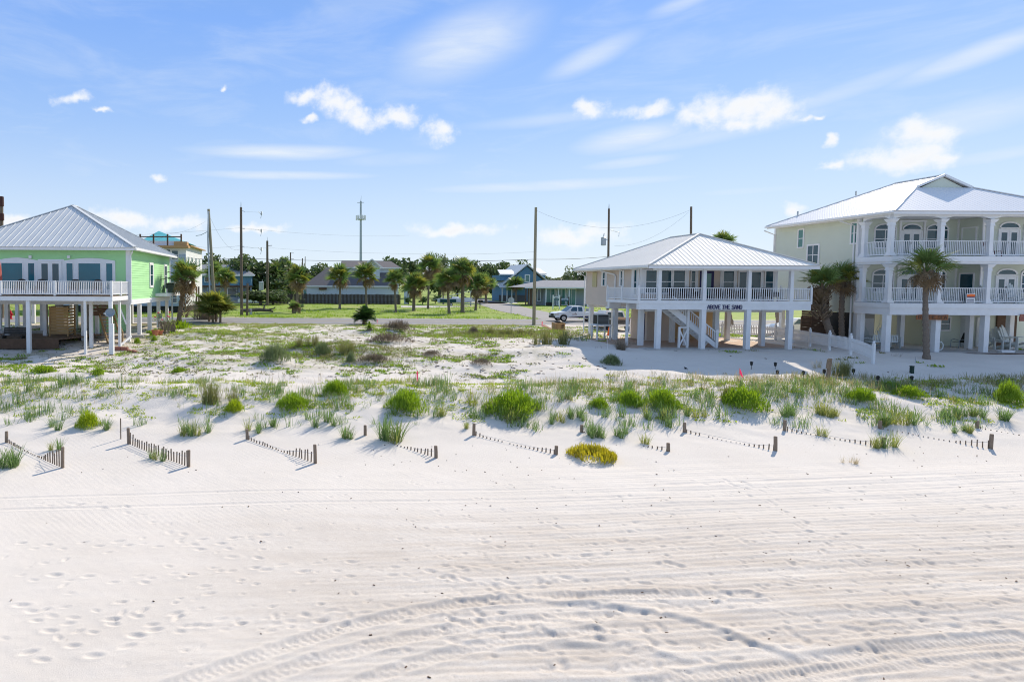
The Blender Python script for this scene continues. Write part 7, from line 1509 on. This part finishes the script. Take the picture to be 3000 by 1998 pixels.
Ya = 49.2; xa = X3(1764, Ya); z0 = hz(xa, Ya); zt = P(1764, 950, Ya).z
t = thing('equipment_stand', 'white wooden stand carrying an air conditioner beside the beige house', 'stand', (xa, Ya, z0)); w = 1.1
for dx in (-1, 1):
    for dy in (-1, 1): MB().box(xa+dx*.5-.05, xa+dx*.5+.05, Ya+dy*.45-.05, Ya+dy*.45+.05, z0-.1, zt-.12).build('leg', M['white'], t)
MB().box(xa-.6, xa+.6, Ya-.55, Ya+.55, zt-.12, zt).build('top', M['white'], t)
ac_unit('black air conditioner on the white stand beside the beige house', xa-.02, Ya, zt+.001, .92, .76, .8)
x2 = xa+1.15; t2 = thing('meter_box', 'small dark meter box beside the air conditioner stand', 'meter box', (x2-.2, 48.9, 1.0)); MB().box(x2-.28, x2-.0, 48.85, 49.1, 1.05, 1.45).build('box', M['bluewall'], t2); MB().box(x2-.17, x2-.11, 48.9, 49.05, hz(x2,49), 1.049).build('post', M['galv'], t2)
p = P(1784, 979, 52.5); p.z = .06; t = thing('traffic_cone', 'orange traffic cone under the beige house by the stand', 'cone', tuple(p)); MB().lathe([(.15,.035),(.04,.72),(.03,.72)], p, 12).build('cone_body', M['orange'], t); MB().box(p.x-.19, p.x+.19, p.y-.19, p.y+.19, p.z, p.z+.034).build('base', M['orange'], t)
def crate():
    p = G(1641, 971); k = p.y/FPX; w, h = 29*k, 24*k; z = p.z+.03; x, y = p.x, p.y+w/2; t = thing('slatted_bin', 'slatted wooden refuse bin at the end of the paver drive', 'bin', (x, y, z))
    MB().box(x-w/2+.04, x+w/2-.04, y-w/2+.04, y+w/2-.04, z+.06, z+h*.9).build('liner', M['brownwood'], t)
    for i in range(8):
        u = x-w/2+i*w/8
        if i not in (5, 6): MB().box(u+.01, u+w/8-.012, y-w/2, y-w/2+.03, z+.04, z+h).build('slat', M['treated'], t)
        MB().box(x+w/2-.03, x+w/2, y-w/2+i*w/8+.02, y-w/2+(i+1)*w/8-.012, z+.04, z+h).build('slat', M['treated'], t); MB().box(x-w/2, x-w/2+.03, y-w/2+i*w/8+.032, y-w/2+(i+1)*w/8-.012, z+.04, z+h).build('slat', M['treated'], t)
    for zz in (z+.1, z+h-.14): MB().box(x-w/2-.025, x+w/2+.025, y-w/2-.026, y-w/2-.001, zz, zz+.1).build('rail', M['treated'], t)
    b = MB(); b.lathe([(.1,0),(.34,.05),(.36,.12),(.26,.2),(.1,.24)], (x, y-.05, z+h*.95), 9); o = b.build('rubbish_bag', M['black']); tag(o, 'dark bag with a pale top sitting on the slatted bin', 'bag')
crate()
# boards of the stair at the back of the beige house are hidden; a planter stand with a pot seen between the piles
# ------------------------------------------------------------------ chairs
def adirondack(label, x, y, z, rz, s=1.0, m=None, group='white fan back chairs of the sage house'):
    m = m or M['plastic_chair']; t = thing('adirondack_chair', label, 'chair', (x, y, z), rz, group, local=True); t.scale = (s, s, s)
    mb = MB()
    for i in range(6): y_ = -.34+i*.105; MB().box(-.27, .27, y_, y_+.09, .40-.014*i, .42-.014*i).build('seat_slat', m, t)
    for i in range(5):
        u = -.24+i*.12; h = 1.22-.10*abs(i-2)**1.4; MB().prism([(u-.052,.26,.33),(u+.052,.26,.33),(u+.058,.48,h-.04),(u,.50,h),(u-.058,.48,h-.04)], (0,.025,0)).build('back_slat', m, t)
    for sx in (-1, 1):
        MB().box(sx*.36-.07, sx*.36+.07, -.40, .32, .62, .645).build('arm', m, t); MB().box(sx*.31-.02, sx*.31+.02, -.36, -.26, 0, .619).build('front_leg', m, t); MB().prism([(sx*.31-.02,-.26,.30),(sx*.31-.02,-.26,.40),(sx*.31-.02,.55,.12),(sx*.31-.02,.62,.0),(sx*.31-.02,.5,.0)], (.04,0,0)).build('rear_leg', m, t)
    return t
def bar_chair(label, x, y, z, rz=0):
    m = M['plastic_chair']; t = thing('dining_chair', label, 'chair', (x, y, z), rz, 'white slat back chairs on the lower verandah', local=True)
    for sx in (-1, 1):
        MB().box(sx*.22-.025, sx*.22+.025, -.22, -.17, 0, .62).build('leg', m, t); MB().box(sx*.22-.025, sx*.22+.025, .18, .23, 0, .62).build('leg', m, t); MB().box(sx*.22-.024, sx*.22+.024, -.23, -.18, .62, 1.02).build('back_post', m, t)
    MB().box(-.25, .25, -.24, .24, .621, .66).build('seat', m, t)
    for zz in (.72, .83, .94): MB().box(-.24, .24, -.235, -.205, zz, zz+.07).build('back_slat', m, t)
Yv = 42.5
for px, l in ((2573,'white slat back chair at the end bay of the lower verandah'), (2631,'white slat back chair beside the palm crown on the lower verandah'), (2661,'white slat back chair just before the palm trunk on the lower verandah')): bar_chair(l, X_(px, Yv), Yv, 3.175)
adirondack('white fan back chair on the lower verandah between the palm and the estate sign', X_(2773, 43.3), 43.3, 3.172, .1, 1.25); adirondack('white fan back chair on the lower verandah by the last French door', X_(2980, 42.2), 42.1, 3.172, .0, 1.15)
adirondack('white side turned chair on the lower verandah next to the column past the sign', X_(2898, 41.95), 41.95, 3.172, 1.4, 1.0)
adirondack('white fan back chair on the ground patio behind the swing bench', X_(2562, 44.9), 44.95, .002, .1, 1.15); adirondack('white fan back chair on the ground patio beside the corner pile', X_(2611, 44.0), 43.9, .002, .1, 1.2)
adirondack('white fan back chair half behind a pile on the ground patio', X_(2928, 43.6), 43.4, .002, -.5, 1.25); adirondack('white fan back chair on the ground patio at the edge of the view', X_(2975, 43.0), 42.9, .002, .2, 1.35)
def table():
    x, y = X_(2952, 42.6), 42.7; t = thing('patio_table', 'white square patio table between the two fan back chairs', 'table', (x, y, 0)); MB().box(x-.3, x+.3, y-.3, y+.3, .62, .66).build('tabletop', M['plastic_chair'], t)
    for dx in (-.24, .24):
        for dy in (-.24, .24): MB().box(x+dx-.03, x+dx+.03, y+dy-.03, y+dy+.03, .001, .619).build('leg', M['plastic_chair'], t)
table()
def swing():
    x, y = X_(2578, 43.2), 42.9; t = thing('porch_swing', 'white slatted porch swing hanging on chains under the sage house', 'porch swing', (x, y, .5)); L = 1.7
    MB().box(x-L/2, x+L/2, y-.28, y+.3, .48, .52).build('seat', M['plastic_chair'], t)
    for i in range(15): u = x-L/2+.05+i*(L-.1)/14; MB().box(u-.025, u+.025, y-.33, y-.30, .52, .93).build('slat', M['plastic_chair'], t)
    for z in (.5, .93): MB().box(x-L/2, x+L/2, y-.335, y-.295, z, z+.05).build('rail', M['plastic_chair'], t)
    for s in (-1, 1): MB().box(x+s*L/2-.04, x+s*L/2+.04, y-.3, y+.3, .7, .75).build('arm', M['plastic_chair'], t)
    q = MB(); q.tube([(x-.15,y,1.75), (x-.15,y,2.83)], .012, 4); q.tube([(x-.15,y,1.75), (x-.8,y-.2,.75)], .012, 4); q.tube([(x-.15,y,1.75), (x+.5,y-.2,.75)], .012, 4); q.build('chain', M['galv'], t)
swing()
def sling_chair():
    x, y = X_(2828, 43.8), 43.9; t = thing('sling_chair', 'dark patio sling chair with a pale curved frame under the sage house', 'chair', (x, y, 0))
    for s in (-.28, .28): MB().tube([(x+.35,y+s,.02),(x+.28,y+s,.45),(x-.2,y+s,.62),(x-.38,y+s,.55),(x-.4,y+s,.02)], .022, 6).build('arm_frame', M['dish'], t)
    MB().prism([(x-.3,y-.27,.40),(x+.2,y-.27,.36),(x+.2,y+.27,.36),(x-.3,y+.27,.40)], (0,0,.03)).build('seat', M['black'], t); MB().prism([(x+.2,y-.27,.38),(x+.45,y-.27,1.05),(x+.45,y+.27,1.05),(x+.2,y+.27,.38)], (.03,0,0)).build('backrest', M['black'], t)
sling_chair()
# dark wicker seats along the verandah of the beige house
mw = mat('dark_wicker', (.055,.04,.035), (.09,.065,.055), 8, .85)
def wicker(px, label, Y=43.3, rz=0):
    t = thing('wicker_chair', label, 'chair', (X_(px, Y), Y, 3.222), rz, 'dark wicker chairs on the beige house verandah', local=True)
    MB().box(-.33, .33, -.3, .33, .28, .44).build('seat', mw, t); MB().prism([(-.36,.28,.3),(.36,.28,.3),(.33,.42,.92),(-.33,.42,.92)], (0,.05,0)).build('backrest', mw, t)
    for s in (-1, 1): MB().box(s*.36-.05, s*.36+.05, -.3, .3, .3, .62).build('arm', mw, t)
    for a in (-1, 1):
        for b in (-1, 1): MB().box(a*.3-.03, a*.3+.03, b*.26-.03, b*.26+.03, 0, .279).build('leg', mw, t)
for px, l in ((1985,'dark wicker chair behind the railing in front of the paired windows'), (2030,'dark wicker chair by the inner corner of the beige house verandah'), (2112,'dark wicker chair next to the purple door on the verandah'), (2150,'dark wicker chair under the single window past the purple door'), (2205,'dark wicker chair before the sliding door'), (2258,'dark wicker chair at the far end of the beige house verandah')): wicker(px, l)
x, y, z = X_(2178, 43.2), 43.2, 3.222; t = thing('verandah_table', 'dark low table before the sliding door of the beige house', 'table', (x, y, z)); MB().box(x-.45, x+.45, y-.3, y+.3, z+.62, z+.68).build('tabletop', mw, t)
for a in (-.38, .38):
    for b in (-.23, .23): MB().box(x+a-.03, x+a+.03, y+b-.03, y+b+.03, z, z+.619).build('leg', mw, t)
# dark red chair on the upper verandah
x, y, z = X_(2905, 42.0), 42.0, 6.242; t = thing('folding_chair', 'dark red lounge chair on the upper verandah by the French door', 'chair', (x, y, z)); mr = mat('dark_red_fabric', (.10,.015,.02), None)
MB().prism([(x-.25,y-.25,z+.35),(x+.35,y-.25,z+.35),(x+.35,y+.25,z+.35),(x-.25,y+.25,z+.35)], (0,0,.04)).build('seat', mr, t); MB().prism([(x-.25,y-.25,z+.37),(x-.5,y-.25,z+1.0),(x-.5,y+.25,z+1.0),(x-.25,y+.25,z+.37)], (-.03,0,0)).build('backrest', mr, t)
for dx in (-.2, .3):
    for dy in (-.22, .22): MB().box(x+dx-.02, x+dx+.02, y+dy-.02, y+dy+.02, z, z+.349).build('leg', mr, t)
# wooden name board and estate sign on the sage house
ws = thing('name_board', 'brown wooden name board hung under the sage house verandah, behind the palm', 'sign', (X_(2737, 40.9), 40.9, 2.3)); xa, xb = X_(2690, 40.86), X_(2783, 40.86)
mb = MB(); mb.prism([(xa,40.86,2.12),(xb,40.86,2.1),(xb+.01,40.86,2.45),(xb-.5,40.86,2.43),(xa+.45,40.86,2.46),(xa,40.86,2.42)], (0,.045,0)); mb.build('board', mat('orange_brown_plank', (.24,.09,.035), (.33,.14,.06), 5, .7), ws)
word('BY THE SEA', xa+.1, xb-.08, 40.86, 2.17, 2.38, ws, M['brownwood'], .012)
t = thing('hanging_board', 'end of a second brown wooden board at the edge of the view', 'sign', (X_(3003,40.9), 40.9, 2.2)); MB().prism([(X_(2994,40.86),40.86,2.05),(X_(3040,40.86),40.86,2.05),(X_(3040,40.86),40.86,2.5),(X_(2997,40.86),40.86,2.5),(X_(2993,40.86),40.86,2.3)], (0,.05,0)).build('board', M['brick'], t)
xs0, xs1, ys_ = X_(2840, 40.85), X_(2865, 40.85), 40.98; es = thing('rental_sign', 'white sign with orange and blue bands hung on the lower verandah railing', 'sign', ((xs0+xs1)/2, ys_, 3.2)); zb_, zt_ = 3.22, 3.82
MB().box(xs0, xs1, ys_, ys_+.02, zb_, zt_).build('sign_board', M['white'], es); MB().prism([(xs0+.02,ys_-.006,zt_-.20),(xs1-.02,ys_-.006,zt_-.20),(xs1-.02,ys_-.006,zt_-.05),((xs0+xs1)/2,ys_-.006,zt_-.02),(xs0+.02,ys_-.006,zt_-.06)], (0,.005,0)).build('orange_band', M['orange'], es); MB().box(xs0+.02, xs1-.02, ys_-.006, ys_-.001, zt_-.27, zt_-.202).build('blue_band', M['navy_paint'], es)
for r_ in range(2):
    for i in range(6): MB().box(xs0+.05+i*.075, xs0+.11+i*.075, ys_-.006, ys_-.001, zb_+.06+r_*.12, zb_+.12+r_*.12).build('sign_letter', M['navy_paint'], es)
p = P(2735, 1020, 41.6); t = thing('hose_reel', 'white hose hung on a white post beside the palm trunk', 'hose', (p.x, 41.2, 0)); MB().box(p.x-.07, p.x+.07, 41.4-.07, 41.4+.07, .001, .75).build('post', M['white'], t)
hs = [(p.x+.1+.22*math.cos(a), 41.3, .38+.28*math.sin(a)) for a in np.linspace(0, 6.28, 15)]; MB().tube(hs, .03, 6, False).build('hose', M['plastic_chair'], t)
p = P(2956, 1028, 40.95); t = thing('plastic_tub', 'shallow white plastic tub on the edge of the sage house patio', 'tub', (p.x, 41.0, 0)); MB().prism([(p.x-.42,40.95,.003),(p.x+.36,40.95,.003),(p.x+.44,40.95,.14),(p.x-.5,40.95,.14)], (0,.35,0)).build('tub_body', M['white'], t)
# brown fence and blue load far behind the sage house patio
q = thing('rear_fence', 'brown slatted fence seen through the sage house patio', 'fence', (X_(2665,56), 56, 0)); Fq = ((X_(2640,56),56,0),(1,0,0),(0,-1,0))
for i in range(9): MBfb(Fq, 0, X_(2688,56)-X_(2640,56), .55+i*.17, .55+i*.17+.15, 0, .04).build('slat', M['cedar'], q)
q = thing('parked_van', 'blue van parked behind the brown slatted fence', 'van', (X_(2680,60), 60, 0)); MB().prism([(X_(2655,60),60,.6),(X_(2700,60),60,.6),(X_(2700,60),60,2.5),(X_(2668,60),60,2.6),(X_(2655,60),60,1.7)], (0,2,0)).build('body', mat('blue_paint', (.03,.14,.55), None, rough=.3), q); wheel(q, X_(2668,60), 60.1, .36, .36, .24); wheel(q, X_(2695,60), 60.1, .36, .36, .24)

# ------------------------------------------------------------------ things round the green house
def dish():
    p = P(328, 1037, 43.9); p.z = hz(p.x, p.y); zt = P(328, 940, 43.9).z; t = thing('satellite_dish', 'grey oval satellite dish on a white post in front of the green house', 'satellite dish', (p.x, p.y, p.z)); MB().box(p.x-.14, p.x+.14, p.y-.14, p.y+.14, p.z-.1, zt-.2).build('post', M['white'], t); MB().box(p.x-.145, p.x+.145, p.y-.145, p.y+.145, p.z-.05, p.z+.06).build('post_foot', M['treated'], t)
    c = P(323, 917, 43.6); mb = MB(); n = 20; R1, R2 = .47, .32; ax = Vector((-.42,-.85,.32)).normalized(); u = ax.cross(Vector((0,0,1))).normalized(); v = u.cross(ax); vs = [c+ax*-.10]
    for f, d in ((.5,-.07),(.85,.02),(1,.05),(1.0,.03)): vs += [c+u*R1*f*math.cos(2*math.pi*k/n)+v*R2*f*math.sin(2*math.pi*k/n)+ax*d for k in range(n)]
    fs = [(0, 1+k, 1+(k+1) % n) for k in range(n)]+[(1+r_*n+k, 1+(r_+1)*n+k, 1+(r_+1)*n+(k+1) % n, 1+r_*n+(k+1) % n) for r_ in range(3) for k in range(n)]; mb.add(vs, fs); mb.build('dish', M['dish'], t, True)
    a = MB(); a.tube([c-v*R2, c-v*R2*.7+ax*.45], .02, 5); a.build('feed_arm', M['galv'], t); MB().cbox(c-v*R2*.6+ax*.5, (.1,.12,.1)).build('feed_horn', M['galv'], t); MB().tube([(p.x, p.y, zt-.2), c-ax*.1], .04, 6).build('mount', M['galv'], t)
dish()
Fs = ((X_(143,49),49.0,0),(1,0,0),(0,-1,0)); xA, xB = X_(143,49), X_(199,49); zb, zt = P(170,990,49).z, P(170,900,49).z; sh_ = thing('outdoor_shower', 'treated pine outdoor shower enclosure under the green house', 'shower enclosure', (xA, 49, zb)); nb = 9; hB = (zt-zb-.3)/nb
for i in range(nb):
    z = zb+.3+i*hB; MBfb(Fs, 0, xB-xA, z, z+hB-.02, 0, .03).build('board', M['treated'], sh_); MB().box(xB-.03, xB, 49.03, 50.3, z, z+hB-.09).build('board', M['treated'], sh_)
MB().box(xA, xA+.03, 49.03, 50.3, zb+.3, zt).build('side_panel', M['treated'], sh_)
for x in (xA-.01, xB-.09): MB().box(x, x+.1, 48.93, 49.0-.031, zb-.05, zt+.02).build('corner_post', M['treated'], sh_)
MB().box(xB-.05, xB+.05, 50.3, 50.4, zb-.05, zt+.02).build('corner_post', M['treated'], sh_); MB().box(xA-.05, xB+.05, 48.9, 50.4, zb-.12, zb-.03).build('floor_tray', M['brownwood'], sh_); MB().box(xA-.05, xB+.03, 48.94, 50.4, zt+.021, zt+.06).build('top_rail', M['treated'], sh_)
def hang_bench():
    x0, x1, y = X_(2,47), X_(70,47), 47.0; z = P(30, 978, 47).z; t = thing('bench', 'dark slatted bench on the boarded floor under the green house', 'bench', ((x0+x1)/2, y, .07))
    for i in range(4): MB().box(x0, x1, y+.3+.04*i, y+.33+.04*i, z-.05+i*.13, z+.07+i*.13).build('back_slat', M['black'], t)
    for i in range(3): MB().box(x0, x1, y-.2+.15*i, y-.08+.15*i, z-.14, z-.11).build('seat_slat', M['black'], t)
    for x in (x0+.1, x1-.2): MB().box(x, x+.08, y-.2, y+.4, .071, z-.141).build('leg', M['black'], t)
hang_bench()
t = thing('low_bench', 'low dark bench beside the outdoor shower', 'bench', (X_(232,52), 52, -.03)); xm = X_(232,52); MB().box(xm-.55, xm+.6, 51.8, 52.2, .38, .44).build('seat', M['black'], t)
for dx in (-.45, .45): MB().box(xm+dx-.04, xm+dx+.04, 51.85, 52.15, -.029, .379).build('leg', M['black'], t)
for px, l in ((54,'dark rounded chair back nearest the edge of the green balcony'), (112,'dark rounded chair beside the French doors on the green balcony'), (213,'dark rounded chair on the other side of the French doors'), (280,'dark rounded chair at the end of the green balcony')):
    x, y = X_(px, 46.6), 46.7; t = thing('rocking_chair', l, 'chair', (x, y, 3.32), 0, 'dark chairs on the green balcony', local=True); mp = mat('plum_fabric', (.13,.10,.15), None) if 'plum_fabric' not in bpy.data.materials else bpy.data.materials['plum_fabric']
    n = 10; MB().prism([(-.36,.3,.45)]+[(.36*math.cos(math.pi*i/n)*-1, .45, .95+.24*math.sin(math.pi*i/n)) for i in range(n+1)]+[(.36,.3,.45)], (0,.05,0)).build('backrest', M['black'], t)
    MB().box(-.33, .33, -.3, .3, .36, .46).build('seat', mp, t)
    for sx in (-1, 1):
        MB().box(sx*.34-.04, sx*.34+.04, -.3, .34, .62, .66).build('arm', M['black'], t); MB().box(sx*.34-.03, sx*.34+.03, -.28, -.22, .06, .619).build('leg', M['black'], t); MB().box(sx*.34-.03, sx*.34+.03, .25, .31, .06, .619).build('leg', M['black'], t); MB().tube([(sx*.34,-.5,.07),(sx*.34,0,.02),(sx*.34,.55,.08)], .025, 5).build('rocker', M['black'], t)
x, y = X_(-3, 46.4), 46.4; t = thing('patio_umbrella', 'closed dusty red patio umbrella at the edge of the green balcony', 'umbrella', (x, y, 3.32)); MB().tube([(x,y,3.32),(x,y,6.1)], .025, 6).build('pole', M['cedar'], t); mb = MB(); mb.lathe([(.19,4.35),(.24,4.45),(.21,4.9),(.17,5.4),(.10,5.85),(.02,6.1)], (x,y,0), 9); mb.build('canopy', mat('dusty_red_canvas', (.42,.10,.07), (.5,.15,.11), 4, .8), t)
# air conditioner on the ledge
yl = 13.85*FPX/(900-453); yh = 13.85*FPX/(900-503); ac_unit('black air conditioner on the white ledge of the green house wall', -13.2, (yl+yh)/2+.3, 3.331, .85, .95, .95)
# pots, flowers, planter, bricks
for px, py, w, l in ((455,989,22,'larger terracotta pot with a small plant beside the green house pile'), (468,974,20,'terracotta pot standing just behind the larger one')):
    p = P(px, py, 51.8 if w == 22 else 52.6); p.z = hz(p.x, p.y); k = p.y/FPX*w/2; t = thing('flower_pot', l, 'flower pot', tuple(p)); MB().lathe([(k*.62,0),(k*.95,k*1.35),(k*1.12,k*1.36),(k*1.12,k*1.65),(k*.95,k*1.66)], p, 14).build('pot', M['terracotta'], t); link('foliage', BU['b'][0], t, (0,0,k*1.55), (0,0,1), (k*.9,k*.9,k*1.0))
def lattice():
    x0, x1, y = X_(463, 55), X_(512, 55), 55.0; z = hz((x0+x1)/2, y); t = thing('garden_screen', 'low weathered picket screen between the green house and the leaning palm', 'screen', (x0, y, z)); n = 12; r = random.Random(3)
    for i in range(n): x = x0+(x1-x0)*i/n; MB().box(x, x+.09, y-.01, y+.02, z-.05, z+1.05+r.uniform(-.05,.05)).build('picket', M['driftwood'], t)
    for zz in (.25, .85): MB().box(x0, x1, y+.021, y+.06, z+zz, z+zz+.08).build('rail', M['driftwood'], t)
    MB().box(x1-.3, x1+.02, y+.061, y+.1, z-.05, z+1.1).build('board', M['driftwood'], t)
lattice()
p = G(480, 990); p = Vector((X_(482,53.2), 53.2, hz(X_(482,53.2), 53.2))); t = thing('flowering_shrub', 'thin stemmed shrub with pink flowers by the terracotta pots', 'shrub', tuple(p)); r = random.Random(6); mb = MB(); tips = []
for i in range(11): q = p+Vector((r.uniform(-.8,.7), r.uniform(-.3,.3), r.uniform(1.0,2.1))); mb.tube([p, (p+q)/2+Vector((r.uniform(-.1,.1),0,.1)), q], [.02,.014,.008], 4, False); tips.append(q)
mb.build('stems', M['bark'], t); lf = MB()
for q in tips:
    for i in range(26): c = q+Vector((r.gauss(0,.16), r.gauss(0,.14), r.gauss(-.1,.2))); u = Vector((r.gauss(0,1), r.gauss(0,1), r.gauss(0,1))).normalized(); v = u.cross(Vector((0,0,1))).normalized(); lf.add([c-u*.06, c+v*.03, c+u*.06, c-v*.03], [(0,1,2,3)])
lf.build('foliage', M['greenbush'], t); fm = mat('pink_petals', (.75,.05,.18), None, trans=.2)
for q in tips[:6]: MB().lathe([(.01,-.04),(.10,.02),(.07,.06),(.01,.05)], q+Vector((0,-.1,0)), 7).build('flower', fm, t)
BL = [((336,1026),(354,1026),'red edging brick lying next to the satellite dish post'), ((355,1026),(375,1027),'middle red edging brick beside the pile'), ((375,1031),(388,1032),'tilted red edging brick'), ((389,1033),(402,1034),'last red edging brick, half sunk in the sand')]
for a, b, l in BL:
    A, B = G(*a), G(*b); o = MB().beam((A.x, A.y, A.z+.1), (B.x, B.y, B.z+(.1 if a[0] < 370 else .0)), .2, .30 if a[0] < 370 else .2).build('edging_brick', M['brick']); tag(o, l, 'brick', 'red edging bricks by the dish')
plant(440, 985, 55, 22, 'm', 'low bright green ground cover at the foot of the green house piles', 'creeping_plant', 'plant'); plant(400, 1008, 24, 20, 'b', 'small dark green plant below the terracotta pots', 'young_shrub', 'plant'); plant(450, 1002, 20, 22, 'b', 'small leafy plant just under the larger terracotta pot', 'young_shrub', 'plant')
# boards stacked under trees; the far lamps, meter on the pile
p = P(470, 925, 59.2); t = thing('electric_meter', 'grey meter panel fixed to a green house pile', 'meter box', (p.x, 59.0, 1)); MB().box(p.x-.25, p.x+.1, 59.36, 59.41, .9, 1.4).build('box', M['dish'], t)
